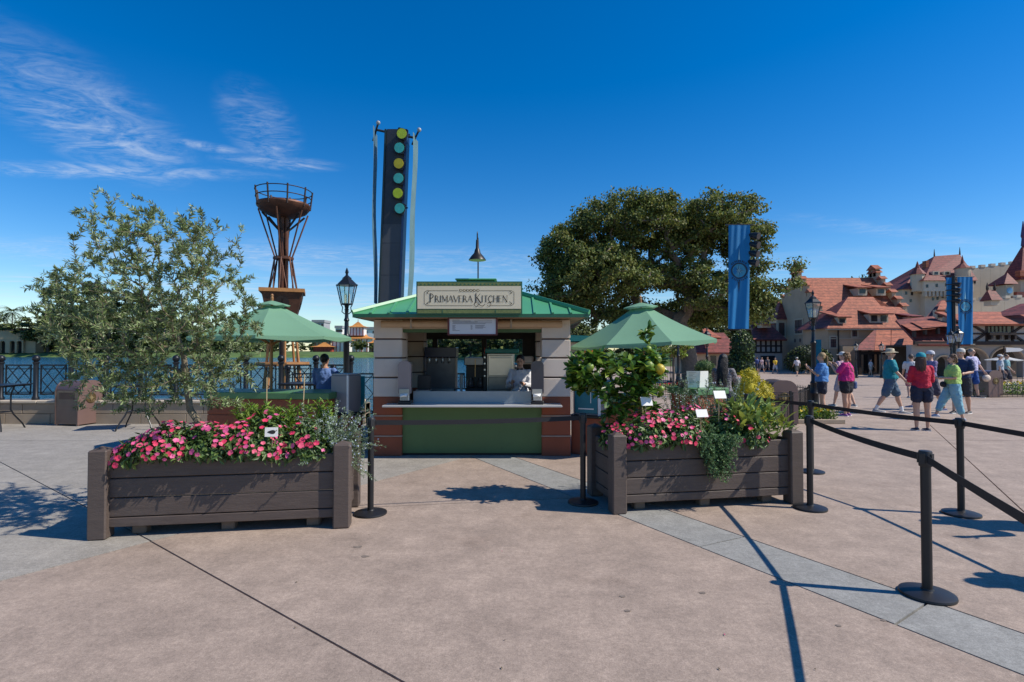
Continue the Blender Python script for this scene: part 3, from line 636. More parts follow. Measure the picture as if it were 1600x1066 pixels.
# ------------------------------------------------------------------ kiosk
M_CREAM = mat('cream_stucco', (.62, .53, .45), .85, var=.06, scale=4, bump=.35, bscale=220, stain=((.36, .30, .25), 3, .62, .45))
M_TERRA = mat('terracotta_stucco', (.27, .075, .035), .8, var=.08, scale=4, bump=.3, bscale=220)
M_GREENP = mat('green_painted_panel', (.085, .16, .055), .55, var=.06, scale=3, bump=.1, bscale=200, stain=((.06, .105, .045), 3.5, .6, .5))
M_ROOFG = mat('green_metal_roof', (.08, .30, .14), .35, var=.08, scale=2, spec=.5)
M_TRIMG = mat('dark_green_trim', (.02, .11, .06), .4, var=.1)
M_SOFFIT = mat('tan_soffit', (.36, .22, .13), .7, var=.08)
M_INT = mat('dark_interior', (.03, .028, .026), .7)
KX, KY = -.645, 8.70            # centre of the front, depth of the front
K = empty('food_kiosk', (KX, KY, 0), label='cream and terracotta food kiosk with green metal hip roof', cat='kiosk')
def ko(name, mb, m, parent=K, **k): return ob(name, mb, m, parent, **k)
HW, PWD, DEP = 1.585, .46, 2.6
blocks = [(.95, 1.245), (1.27, 1.56), (1.585, 1.865), (1.89, 2.19)]
lows = [(0.0, .305), (.33, .63), (.655, .95)]
for sx, nm in ((-1, 'l'), (1, 'r')):
    for py, pd in ((0, .46), (DEP - .46, .46)):
        x0 = -HW if sx < 0 else HW - PWD
        pil = ko('pillar', bx(x0 + .02, x0 + PWD - .02, py + .02, py + pd - .02, 0, 2.2), mat('joint_brown', (.10, .06, .045), .9))
        for z0, z1 in lows: ko('base_block', bx(x0, x0 + PWD, py, py + pd, z0, z1, .008), M_TERRA, pil)
        for z0 in (.305, .63): ko('ledge', bx(x0 - .008, x0 + PWD + .008, py - .008, py + pd + .008, z0 + .002, z0 + .023), mat('grey_ledge', (.33, .25, .2), .8), pil)
        for z0, z1 in blocks: ko('stucco_block', bx(x0, x0 + PWD, py, py + pd, z0, z1, .008), M_CREAM, pil)
    xs = -HW + .06 if sx < 0 else HW - .14
    ko('side_wall', bx(xs, xs + .08, .461, DEP - .461, 0, .95), M_TERRA)
    for z0, z1 in (((.952, 2.19),) if sx < 0 else ((.952, 1.02), (1.98, 2.19))): ko('side_wall', bx(xs, xs + .08, .461, DEP - .461, z0, z1), M_CREAM)
ko('front_panel', bx(-HW + PWD + .002, HW - PWD - .002, .05, .1, .04, .80), M_GREENP)
ko('toe_kick', bx(-HW + PWD + .002, HW - PWD - .002, .09, .13, 0, .04), M_BLACK)
ko('counter_shelf', bx(-1.36, 1.42, -.36, .03, .815, .845, .006), mat('pale_steel_shelf', (.58, .58, .57), .32, .35, var=.05))
ko('counter_top', bx(-HW + PWD + .002, HW - PWD - .002, .03, .62, .802, .84), M_STEEL)
ko('counter_upstand', bx(-.96, .96, .10, .13, .84, 1.03), mat('brushed_upstand', (.30, .34, .37), .38, .6, var=.05))
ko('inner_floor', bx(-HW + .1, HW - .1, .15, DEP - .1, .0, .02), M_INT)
ko('header', bx(-HW + PWD + .002, HW - PWD - .002, .02, .2, 2.04, 2.19), mat('beige_header', (.45, .33, .23), .7, var=.05))
ko('header_strip', bx(-HW + PWD + .003, HW - PWD - .003, .04, .18, 1.985, 2.038), mat('olive_strip', (.055, .105, .035), .6))
ko('shutter_roll', MB().tube([(-1.45, -.04, 2.115), (1.45, -.04, 2.115)], .055, 12), mat('tan_fabric_roll', (.48, .33, .21), .7, var=.1), smooth=True)
for x in (-.98, .62): ko('roll_strap', bx(x, x + .025, -.1, .02, 2.05, 2.19), mat('strap_grey', (.35, .3, .25), .7))
# back: posts with two openings to the lagoon
ko('back_wall', bx(-HW + PWD, HW - PWD, DEP - .12, DEP - .04, 0, .92), M_CREAM)
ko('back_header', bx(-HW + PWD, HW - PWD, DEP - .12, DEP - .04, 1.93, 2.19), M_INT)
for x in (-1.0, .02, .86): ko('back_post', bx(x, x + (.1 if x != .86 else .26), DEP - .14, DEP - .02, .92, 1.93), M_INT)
ko('back_counter', bx(-1.1, 1.1, DEP - .75, DEP - .14, .86, .90), M_STEEL)
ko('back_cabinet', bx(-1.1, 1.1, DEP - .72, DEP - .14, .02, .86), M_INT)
# roof: four hip panels with standing seams, fascia, ridge caps and the louvred box
EX0, EX1, EY0, EY1, EZ = -1.78, 1.82, -.5, DEP + .5, 2.25
TX0, TX1, TY, TZ = -.36, .36, 1.3, 2.82
T0, T1 = TY - .36, TY + .36
ko('soffit', bx(EX0 + .04, EX1 - .04, EY0 + .04, EY1 - .04, 2.2, 2.225), M_SOFFIT)
for a in ((EX0, EX1, EY0, EY0 + .03), (EX0, EX1, EY1 - .03, EY1)): ko('fascia', bx(*a, 2.195, EZ - .004), M_TRIMG)
for x in (EX0, EX1 - .03): ko('fascia', bx(x, x + .03, EY0 + .03, EY1 - .03, 2.195, EZ - .004), M_TRIMG)
cor = [(EX0, EY0), (EX1, EY0), (EX1, EY1), (EX0, EY1)]; top = [(TX0, T0), (TX1, T0), (TX1, T1), (TX0, T1)]
for i in range(4):
    j = (i + 1) % 4; a, b_, c, d = (Vector((*cor[i], EZ)), Vector((*cor[j], EZ)), Vector((*top[j], TZ)), Vector((*top[i], TZ)))
    nrm = (b_ - a).cross(d - a).normalized(); 
    pan = ko('roof_panel', MB().add([a, b_, c, d, a - nrm * .02, b_ - nrm * .02, c - nrm * .02, d - nrm * .02], [(0, 1, 2, 3), (4, 7, 6, 5), (0, 4, 5, 1), (1, 5, 6, 2), (2, 6, 7, 3), (3, 7, 4, 0)]), M_ROOFG)
    W_ = (b_ - a).length; ns = int(W_ / .27)
    for k in range(1, ns):
        q = k / ns; lo = a.lerp(b_, q); e = (b_ - a).normalized(); s_ = (lo - a).dot(e)
        ti, tj = (d - a).dot(e), (c - a).dot(e); up = (d - a) - e * (d - a).dot(e)
        f = 1.0 if ti <= s_ <= tj else (s_ / ti if s_ < ti else (W_ - s_) / (W_ - tj))
        ko('standing_seam', MB().bar(lo + nrm * .012, lo + up * (f * .985) + nrm * .012, .018, .034), M_ROOFG, pan)
    ko('hip_cap', MB().tube([a + Vector((0, 0, .02)), d + Vector((0, 0, .02))], [.045, .045], 6, sq=.6), M_ROOFG, pan)
ko('roof_top', bx(TX0, TX1, T0, T1, TZ - .03, TZ + .004), M_ROOFG)
vb = ko('roof_vent', bx(-.33, .33, TY - .33, TY + .33, TZ + .004, TZ + .13), M_TRIMG)
for z in (.03, .065, .1): ko('louvre', bx(-.27, .27, TY - .36, TY - .33, TZ + z - .014, TZ + z + .006), M_TRIMG, vb)
ko('vent_cap', bx(-.37, .37, TY - .4, TY + .37, TZ + .132, TZ + .16, .01), M_ROOFG, vb)
# lamp over the sign
lp = empty('sign_lamp', (KX + .03, KY + .85, 2.78), label='dark gooseneck lamp on a pole above the kiosk sign', cat='lamp')
M_LAMPD = mat('dark_bronze', (.03, .026, .024), .4, .5)
ob('pole', MB().tube([(0, .22, -.02), (0, .22, .82), (0, .2, .9), (0, .14, .94), (0, .06, .92), (0, .02, .86)], .013, 8), M_LAMPD, lp, True)
ob('finial', MB().lathe([(.012, .84), (.012, .98), (.006, 1.02), (0, 1.03)], 8), M_LAMPD, lp, True)
ob('lamp_shade', MB().lathe([(.155, .515), (.152, .525), (.11, .585), (.06, .64), (.045, .70), (.03, .73), (.025, .86), (.02, .88)], 24), M_LAMPD, lp, True)
ob('reflector', MB().lathe([(.15, .511), (.1, .575), (.05, .62), (0, .63)], 24), mat('cream_reflector', (.75, .55, .34), .6), lp, True)
ob('bulb', MB().ball((0, 0, .56), .035), mat('lamp_bulb', (.8, .75, .65), .3), lp, True)

# kiosk sign: boards, frames and drawn lettering
sgn = empty('kiosk_sign', (KX, KY - .56, 2.235), label='cream signboard reading Primavera Kitchen on the kiosk roof edge', cat='sign')
SW, SH = .80, .50
ob('backing', bx(-SW, SW, 0, .05, 0, SH), M_TRIMG, sgn)
M_OLV = mat('olive_pattern_board', (.16, .19, .06), .6, var=.3, scale=40)
for z0, z1 in ((.018, .075), (SH - .065, SH - .018)): ob('border_board', bx(-SW + .02, SW - .02, -.012, 0, z0, z1), M_OLV, sgn)
ob('face_board', bx(-SW + .02, SW - .02, -.016, 0, .085, SH - .072), mat('cream_board', (.74, .64, .45), .6, var=.05, scale=3), sgn)
for x in (-.4, .4): ob('border_divider', bx(x - .004, x + .004, -.016, -.012, .018, .075), M_TRIMG, sgn)
for k in range(26):
    x = -SW + .05 + k * .06
    ob('border_leaf', MB().add([(x, -.0135, SH - .05), (x + .02, -.0135, SH - .032), (x + .04, -.0135, SH - .05), (x + .02, -.0135, SH - .056)], [(0, 1, 2, 3)]), M_TRIMG, sgn)
GL = {'P': [('I', .12, 0, 1), ('B', .12, .45, 1)], 'R': [('I', .12, 0, 1), ('B', .12, .45, 1), ('L', .4, .45, .75, 0)], 'I': [('I', .2, 0, 1)], 'M': [('I', .1, 0, 1, 't'), ('L', .1, 1, .5, .15), ('L', .5, .15, .9, 1, 't'), ('I', .9, 0, 1)],
      'A': [('L', .05, 0, .45, 1, 't'), ('L', .45, 1, .85, 0), ('L', .2, .35, .7, .35, 't')], 'V': [('L', .05, 1, .45, 0), ('L', .45, 0, .85, 1, 't')], 'E': [('I', .12, 0, 1), ('L', .12, .98, .6, .98, 't'), ('L', .12, .52, .52, .52, 't'), ('L', .12, .02, .62, .02, 't')],
      'K': [('I', .12, 0, 1), ('L', .16, .45, .7, 1, 't'), ('L', .26, .55, .8, -.12)], 'T': [('I', .38, 0, 1), ('L', .02, .98, .74, .98, 't')], 'C': [('C', .42, .5)], 'H': [('I', .12, 0, 1), ('I', .72, 0, 1), ('L', .12, .52, .72, .52, 't')], 'N': [('I', .1, 0, 1, 't'), ('L', .1, 1, .78, 0), ('I', .78, 0, 1, 't')]}
WD = {'I': .4, 'M': 1.0, 'A': .86, 'V': .84, 'E': .68, 'P': .7, 'R': .76, 'K': .8, 'T': .74, 'C': .78, 'H': .84, 'N': .9}
def ribbon(mb, pts, w, y):
    pts = [Vector((p[0], 0, p[1])) for p in pts]
    for a, b_ in zip(pts, pts[1:]):
        d = (b_ - a).normalized() if (b_ - a).length > 0 else Vector((1, 0, 0)); n = Vector((-d.z, 0, d.x)) * w / 2; e = d * w * .2
        mb.add([(v.x, y, v.z) for v in (a - n - e, b_ - n + e, b_ + n + e, a + n - e)], [(0, 1, 2, 3)])
def letter(ch, x, z, h, w):
    mb = MB(); y = -.0185
    for i, s_ in enumerate(GL[ch]):
        k = s_[0]; th = h * (.05 if 't' in s_[1:] else .13); f = lambda u, v: (x + u * w, z + v * h); y -= .0003
        if k == 'I':
            ribbon(mb, [f(s_[1], s_[2]), f(s_[1], s_[3])], th, y)
            for v in (s_[2], s_[3]): ribbon(mb, [f(s_[1] - .12, v), f(s_[1] + .12, v)], h * .04, y - .0002)
        elif k == 'L': ribbon(mb, [f(s_[1], s_[2]), f(s_[3], s_[4])], th, y)
        elif k == 'B': ribbon(mb, [f(s_[1] + .42 * math.sin(a), (s_[2] + s_[3]) / 2 + (s_[3] - s_[2]) / 2 * math.cos(a)) for a in np.linspace(0, PI, 9)], h * .085, y)
        elif k == 'C': ribbon(mb, [f(s_[1] + .36 * math.cos(a), .5 + .5 * math.sin(a)) for a in np.linspace(.7, 2 * PI - .7, 12)], h * .1, y)
    ob('letter', mb, M_INK, sgn)
text = [('P', 1.5)] + [(c, 1) for c in 'RIMAVERA'] + [(' ', 1)] + [('K', 1.5)] + [(c, 1) for c in 'ITCHEN']
hh = .098; ww = .085
tot = sum((WD.get(c, .4) * ww * (1.25 if s_ > 1 else 1)) for c, s_ in text); x = -.6; kk = 1.12 / tot
for c, s_ in text:
    w_ = ww * kk * (1.25 if s_ > 1 else 1)
    if c != ' ': letter(c, x, .185, hh * (1.3 if s_ > 1 else 1), w_ )
    x += WD.get(c, .4) * w_ + (.004 if c != ' ' else 0)
mb = MB(); 
ribbon(mb, [(-.655 + .02, .36), (-.17, .36)], .006, -.0185); ribbon(mb, [(.17, .36), (.655 - .02, .36)], .006, -.0185); ribbon(mb, [(-.655 + .02, .135), (.05, .135)], .006, -.0185); ribbon(mb, [(.33, .135), (.655 - .02, .135)], .006, -.0185)
for s_ in (-1, 1): ribbon(mb, [(s_ * .675, .16), (s_ * .675, .335)], .006, -.0185); ribbon(mb, [(s_ * .675, .335), (s_ * .635, .36)], .006, -.0187); ribbon(mb, [(s_ * .675, .16), (s_ * .635, .135)], .006, -.0187)
ob('border_line', mb, M_INK, sgn, kind='stuff')
for k, (cx, cz, r0, a0, a1) in enumerate(((.11, .15, .035, 1.2, 7.2), (.30, .155, .032, -2.6, 2.6), (.2, .18, .06, 3.6, 5.6))):
    mb = MB(); ribbon(mb, [(cx + r0 * (1 - .25 * i / 16) * math.cos(a0 + (a1 - a0) * i / 16), cz + r0 * (1 - .25 * i / 16) * math.sin(a0 + (a1 - a0) * i / 16)) for i in range(17)], .008, -.0195 - .0003 * k); ob('flourish', mb, M_INK, sgn)
for k, cx in enumerate((-.13, -.075, -.025, .025, .075, .13)):
    mb = MB(); ribbon(mb, [(cx + .02 * math.cos(a) * (1 + .4 * math.cos(3 * a)), .362 + .016 * math.sin(a)) for a in np.linspace(0, 2 * PI, 14)], .007, -.0195); ob('ornament', mb, mat('gold_brown_ink', (.12, .08, .02), .6), sgn)
for sx in (-1, 1):
    for sz in (.165, .325):
        mb = MB(); 
        for a in (.4, 1.2, 2.0): ribbon(mb, [(sx * .64, sz), (sx * (.64 - .035 * math.cos(a * .7)), sz + .028 * math.sin(a * 3))], .008, -.0195 - a * .0002)
        ob('corner_sprig', mb, M_INK, sgn)
# menu board under the sign
mn = empty('menu_board', (KX + .04, KY - .42, 1.925), label='white menu board in a dark red frame hanging from the kiosk eave', cat='sign')
ob('frame', MB().box(-.385, .385, 0, .03, 0, .02).box(-.385, .385, 0, .03, .255, .275).box(-.385, -.355, 0, .03, .02, .255).box(.355, .385, 0, .03, .02, .255), mat('dark_red_frame', (.12, .018, .015), .5), mn)
ob('panel', bx(-.355, .355, .008, .026, .02, .255), mat('menu_white', (.62, .60, .60), .5, var=.03), mn)
M_MINK = mat('menu_ink', (.16, .14, .15), .7); mb = MB()
for z, x0, x1 in ((.232, -.31, -.2), (.217, -.31, -.03), (.217, .03, .3), (.203, -.31, .08), (.189, -.3, .3), (.175, -.31, .2), (.15, -.31, -.26), (.135, -.31, -.27), (.12, -.31, -.26), (.105, -.31, -.275), (.09, -.31, -.26), (.15, -.03, -.005), (.135, -.03, 0), (.12, -.03, -.005), (.105, -.03, 0), (.09, -.03, -.005), (.15, .04, .19), (.137, .04, .17), (.12, .04, .2), (.107, .04, .16), (.07, -.31, -.2)):
    mb.add([(x0, .006, z), (x1, .006, z), (x1, .006, z + .006), (x0, .006, z + .006)], [(0, 1, 2, 3)])
ob('print_line', mb, M_MINK, mn, kind='stuff')
for x in (-.3, .3): ob('hanger', MB().tube([(x, .015, .275), (x, .015, .3)], .006, 6), M_BLACK, mn)

# ------------------------------------------------------------------ things on and in the kiosk
def dispenser(x, rz, label, front):
    t = empty('napkin_dispenser', (KX + x, KY - .13, .846), rz, label=label, cat='dispenser', group='tall napkin dispensers on the counter')
    ob('base', bx(-.1, .1, -.09, .09, 0, .05, .01), M_BLACK, t)
    ob('neck', bx(-.07, .07, -.06, .06, .05, .17, .01), M_STEEL, t)
    ob('body', MB().prism([(-.095, .17), (.095, .17), (.1, .2), (.1, .62), (.08, .66), (.04, .68), (-.04, .68), (-.08, .66), (-.1, .62), (-.1, .2)], -.08, .08), front, t)
    ob('chute', MB().prism([(-.08, .16), (.08, .16), (.075, .24), (-.075, .24)], -.1, -.081), M_STEEL, t)
    ob('napkin', MB().add([(-.06, -.1, .165), (.06, -.1, .175), (.05, -.14, .13), (-.065, -.13, .12), (0, -.15, .15)], [(0, 1, 4), (1, 2, 4), (2, 3, 4), (3, 0, 4)]), M_CARD, t)
    return t
dispenser(-1.05, .06, 'napkin dispenser with a pinkish grey face at the left end of the counter', mat('mauve_plastic', (.28, .22, .21), .35, var=.08))
dispenser(1.05, -.1, 'smoky dark napkin dispenser at the right end of the counter', mat('smoke_plastic', (.05, .05, .07), .2, var=.1))
BY = KY + DEP - .45
def kthing(name, x, label, cat, z=.90, y=BY): return empty(name, (KX + x, y, z), label=label, cat=cat)
t = kthing('drink_machine', -.72, 'dark drink machine with a blue top panel in the kiosk left corner', 'machine')
ob('body', bx(-.33, .25, -.2, .22, .0, .66, .01), mat('machine_grey', (.12, .12, .13), .35, .4), t); ob('top_panel', bx(-.35, .27, -.27, .22, .662, .86, .01), mat('navy_panel', (.015, .02, .07), .3), t)
for x in (-.26, -.13, 0, .13): ob('tap', MB().lathe([(.02, .55), (.03, .58), (.03, .64), (.02, .661)], 8, c=(x, -.24, 0)), M_STEEL, t, True)
ob('drip_tray', bx(-.3, .22, -.32, -.201, 0, .04), M_STEEL, t)
t = kthing('cash_register', -.86, 'small black register screen behind the left napkin dispenser', 'register', .84, KY + .4)
ob('drawer', bx(-.1, .14, -.1, .1, 0, .2, .01), M_STEEL, t); ob('screen', bx(-.08, .14, -.03, .01, .2, .44, .008), M_BLACK, t)
t = kthing('coffee_brewer', -.08, 'black twin coffee brewer with two glass pots', 'coffee machine')
ob('tower', bx(-.2, .2, .02, .2, 0, .62, .01), M_BLACK, t); ob('hood', bx(-.22, .22, -.2, .2, .5, .66, .015), mat('brewer_steel', (.2, .2, .21), .3, .6), t); ob('base', bx(-.2, .2, -.18, .02, 0, .06, .01), M_BLACK, t)
for x in (-.1, .1): ob('pot', MB().lathe([(.06, .065), (.075, .1), (.07, .18), (.045, .22), (.05, .26)], 12, c=(x, -.09, 0)), mat('pot_glass', (.1, .09, .09), .08), t, True)
ob('light_strip', bx(-.008, .008, -.205, -.2, .28, .62), mat('brass_strip', (.5, .3, .12), .4, .5), t)
t = kthing('warming_oven', .42, 'big stainless steel oven cabinet under a teal lid', 'oven')
ob('body', bx(-.27, .27, -.3, .22, 0, .74, .012), mat('oven_steel', (.42, .39, .36), .32, .75, var=.1, scale=3), t); ob('door', bx(-.24, .24, -.325, -.301, .3, .7, .01), mat('oven_door', (.5, .46, .42), .28, .8, var=.1, scale=3), t)
ob('door', bx(-.24, .24, -.325, -.301, .03, .285, .01), mat('oven_dark', (.2, .2, .2), .3, .7), t); ob('handle', MB().tube([(-.2, -.35, .66), (.2, -.35, .66)], .012, 8), M_STEEL, t, True); ob('control_strip', bx(-.34, -.272, -.3, .2, 0, .74, .008), M_BLACK, t)
for z in (.3, .42, .54, .66): ob('dial', MB().tube([(-.306, -.302, z), (-.306, -.325, z)], .018, 8), M_STEEL, t)
ob('lid', bx(-.3, .36, -.34, .22, .742, .83, .012), mat('teal_lid', (.0, .24, .22), .4), t)
t = kthing('red_bottle', .11, 'small orange red squeeze bottle beside the oven lid', 'bottle', .90, BY - .18); ob('bottle', MB().lathe([(.03, 0), (.035, .02), (.035, .5), (.03, .72), (.01, .78), (.006, .85)], 10), mat('orange_red_plastic', (.7, .09, .03), .4), t, True)
for i in range(6):
    lab = 'pale blue plastic cup in the row under the coffee brewer'
    ob('plastic_cup', MB().lathe([(.026, 0), (.035, .1), (.036, .105)], 10), mat('blue_cup', (.45, .55, .62), .2, trans=.2), None, True, loc=(KX - .29 + i * .075, KY + .45, .841), label=lab, cat='cup', group='cups under the coffee brewer')
ob('blue_tray', bx(-.22, .22, -.14, .14, 0, .13, .03), mat('pale_blue_bag', (.42, .55, .68), .35, var=.15, scale=12), None, loc=(KX - .52, KY + .5, .841), label='pale blue tray of wrapped cutlery on the inner counter', cat='tray')
for x, c, lab in ((.13, 'white_cup', 'tall stack of white paper cups left of the oven'), (-.36, 'white_cup', 'stack of white paper cups beside the drink machine')):
    t = kthing('cup_stack', x, lab, 'cups', .90, BY - .1)
    for k in range(6): ob('cup', MB().lathe([(.026, k * .045), (.036, k * .045 + .09), (.038, k * .045 + .094)], 12), M_WHITE, t, True)
for i, (x, c, lab) in enumerate(((.80, (.5, .25, .03), 'amber syrup bottle right of the oven'), (.74, (.25, .03, .02), 'dark red syrup bottle right of the oven'))):
    t = kthing('syrup_bottle', x, lab, 'bottle', .90, BY - .1); ob('bottle', MB().lathe([(.035, 0), (.035, .2), (.015, .26), (.014, .31)], 10), mat('syrup_%d' % i, c, .2), t, True); ob('cap', MB().lathe([(.017, .311), (.017, .34)], 10), M_BLACK, t, True)
t = kthing('paper_towel_box', .98, 'white wall box above the servers shoulder', 'dispenser', 1.42, KY + DEP - .28); ob('box', bx(-.14, .1, -.08, .1, 0, .16, .02), M_CREAM, t); ob('slot', bx(-.1, .06, -.085, -.08, .02, .03), M_BLACK, t)

# ------------------------------------------------------------------ queue posts and belts
def stanchion(loc, label):
    t = empty('queue_post', loc, label=label, cat='queue post', group='black belt barrier posts')
    ob('base', MB().lathe([(.165, 0), (.168, .008), (.165, .02), (.14, .028), (.04, .04), (.035, .05)], 36), M_BLACK, t, True, 30)
    ob('tube', MB().lathe([(.0315, .04), (.0315, .9)], 20), M_BLACK, t, True)
    ob('head', MB().lathe([(.038, .885), (.04, .89), (.04, .985), (.036, .992), (.01, .994)], 20), mat('black_plastic', (.018, .018, .02), .5), t, True, 30)
    for k in range(4):
        a = k * PI / 2 + .5; ob('belt_socket', bx(-.016, .016, .037, .046, .905, .975, M=Matrix.Rotation(a, 4, 'Z')), mat('black_plastic', (.018, .018, .02), .5), t)
    return t
SP = {'front': (G(1449, 930), 'nearest belt post standing on the grey paving band'), 'corner': (G(1266, 795), 'belt post beside the right end of the citrus planter'), 'right': (G(1502, 804), 'belt post in front of the woman in the red jacket'),
      'back': (G(1268, 738), 'farther belt post half hidden behind the post at the planter end'), 'kl': (G(579, 803), 'belt post beside the rosemary at the olive planter'), 'kr': (G(911, 786), 'belt post at the left end of the citrus planter'),
      'hid': (Vector((3.8, 8.75, 0)), 'belt post behind the rosemary of the citrus planter'), 'offA': (Vector((1.93, 1.6, 0)), 'belt post beyond the right picture edge, nearest the viewer'), 'offB': (Vector((4.55, 2.9, 0)), 'belt post beyond the right picture edge')}
proto = None
for k, (p, lab) in SP.items():
    if proto is None: proto = stanchion(p, lab)
    else: copy_tree(proto, p, random.uniform(0, 3), label=lab)
def belt(a, b_, label, sag=.0, z=.94):
    a, b_ = SP[a][0].copy(), SP[b_][0].copy(); d = (b_ - a).normalized(); n = Vector((-d.y, d.x, 0)) * .0015; a2, b2 = a + d * .045, b_ - d * .045; k = 12; mb = MB(); vs = []
    for i in range(k + 1):
        q = i / k; p = a2.lerp(b2, q); zz = z - sag * 4 * q * (1 - q); tw = .006 * math.sin(q * 5)
        vs += [(p.x + n.x + tw * n.x * 300, p.y + n.y, zz - .025), (p.x + n.x, p.y + n.y, zz + .025), (p.x - n.x, p.y - n.y, zz + .025), (p.x - n.x + tw * n.x * 300, p.y - n.y, zz - .025)]
    fs = [(4 * i + j, 4 * i + (j + 1) % 4, 4 * i + 4 + (j + 1) % 4, 4 * i + 4 + j) for i in range(k) for j in range(4)] + [(0, 1, 2, 3), (4 * k, 4 * k + 3, 4 * k + 2, 4 * k + 1)]
    ob('barrier_belt', MB().add(vs, fs), M_BELT, None, True, label=label, cat='belt', group='black barrier belts')
belt('front', 'corner', 'black belt from the nearest post to the planter end', .02); belt('front', 'offA', 'black belt from the nearest post out of the picture', .01)
belt('back', 'right', 'black belt running below the row of standing visitors', .015); belt('right', 'offB', 'black belt leaving the picture at the right edge', .01)
belt('hid', 'back', 'black belt behind the rosemary and broad leaved plant', .01); belt('kl', 'kr', 'black belt stretched across the front of the kiosk', .015)
# ------------------------------------------------------------------ low stone wall and lattice railing by the water
M_STONE = mat('tan_cast_stone', (.34, .265, .19), .85, var=.14, scale=3, bump=.3, bscale=60, objrand=.08)
WY = 12.55
wall = empty('quay_parapet', (0, WY, 0), label='low tan stone wall under the lattice railing', cat='wall')
x = -17.0; rw = random.Random(5)
ob('core', bx(-17, -3.4, .03, .40, 0, .47), mat('mortar', (.22, .18, .14), .9), wall)
while x < -3.5:
    w = 1.05
    for z0, z1 in ((.0, .225), (.237, .462)):
        off = 0 if z0 == 0 else .4
        ob('stone_block', bx(x + off, min(x + off + w - .012, -3.4), 0, .43, z0, z1, .006), M_STONE, wall)
    x += w
x = -17.0
while x < -3.5:
    ob('coping_stone', bx(x, min(x + 1.5 - .01, -3.36), -.035, .465, .472, .535, .012), mat('pale_coping', (.47, .40, .31), .8, var=.1, bump=.2, bscale=60), wall); x += 1.5
def railing(x0, x1, y, zb, h, label, n):
    t = empty('lagoon_railing', (x0, y, zb), label=label, cat='railing'); w = (x1 - x0) / n
    post = MB().lathe([(.075, 0), (.075, .06), (.055, .09), (.052, h - .02), (.07, h), (.07, h + .03), (.045, h + .045)], 12); pm = post.mesh('post', True); pm.materials.append(M_IRON)
    ballm = MB().ball((0, 0, h + .115), .082, 14, 10).mesh('ball_cap', True); ballm.materials.append(M_IRON)
    a, b_, z0, z1 = .11, w - .11, .12, h - .06
    rail = MB().box(a, b_, -.018, .018, z1, z1 + .035).mesh('rail'); rail.materials.append(M_IRON)
    side = MB().box(0, .022, -.012, .012, z0 + .026, z1 - .001).mesh('upright'); side.materials.append(M_IRON)
    arm = MB().box(.02, w - .02, -.012, .012, 0, .02).mesh('spacer'); arm.materials.append(M_IRON)
    zl, zh = z0 + .03, z1 - .003; xl, xh = a + .025, b_ - .025; W_, H_ = xh - xl, zh - zl
    def diag(p, q): m = MB().bar((*p[:1], 0, p[1]), (*q[:1], 0, q[1]), .015).mesh('lattice_bar'); m.materials.append(M_IRON); return m
    segs = []
    for f in (0, .5, 1.0, 1.5):                                    # diamond lattice, both ways
        for s_ in (1, -1):
            p0 = [f - 1 + .5, 0]; 
            t0 = max(0, -(f - .5)); t1 = min(1, 1 - (f - .5))
            if t1 - t0 < .1: continue
            u0, v0, u1, v1 = (f - .5) + t0, t0, (f - .5) + t1, t1
            if s_ < 0: u0, u1 = 1 - u0, 1 - u1
            segs.append(diag((xl + u0 * W_, zl + v0 * H_), (xl + u1 * W_, zl + v1 * H_)))
    for i in range(n + 1):
        p = link('post', pm, None, t, loc=(i * w, 0, 0)); link('ball_cap', ballm, None, p)
        if i == n: break
        g = link('rail', rail, None, t, loc=(i * w, 0, 0)); link('bottom_rail', rail, None, g, loc=(0, 0, z0 - z1))
        for dx in (a, b_ - .022): link('upright', side, None, g, loc=(dx, 0, 0))
        for dz in (z0 + .05, z1 - .08): link('spacer', arm, None, g, loc=(0, .03, dz))
        for m in segs: link('lattice_bar', m, None, g)
    return t
railing(-17.0, -3.8, WY + .2, .535, .86, 'black lattice railing with ball topped posts on the stone wall', 16)
railing(-5.6, 1.2, 13.5, .0, 1.16, 'black lattice railing behind the green umbrella and the seated man', 6)

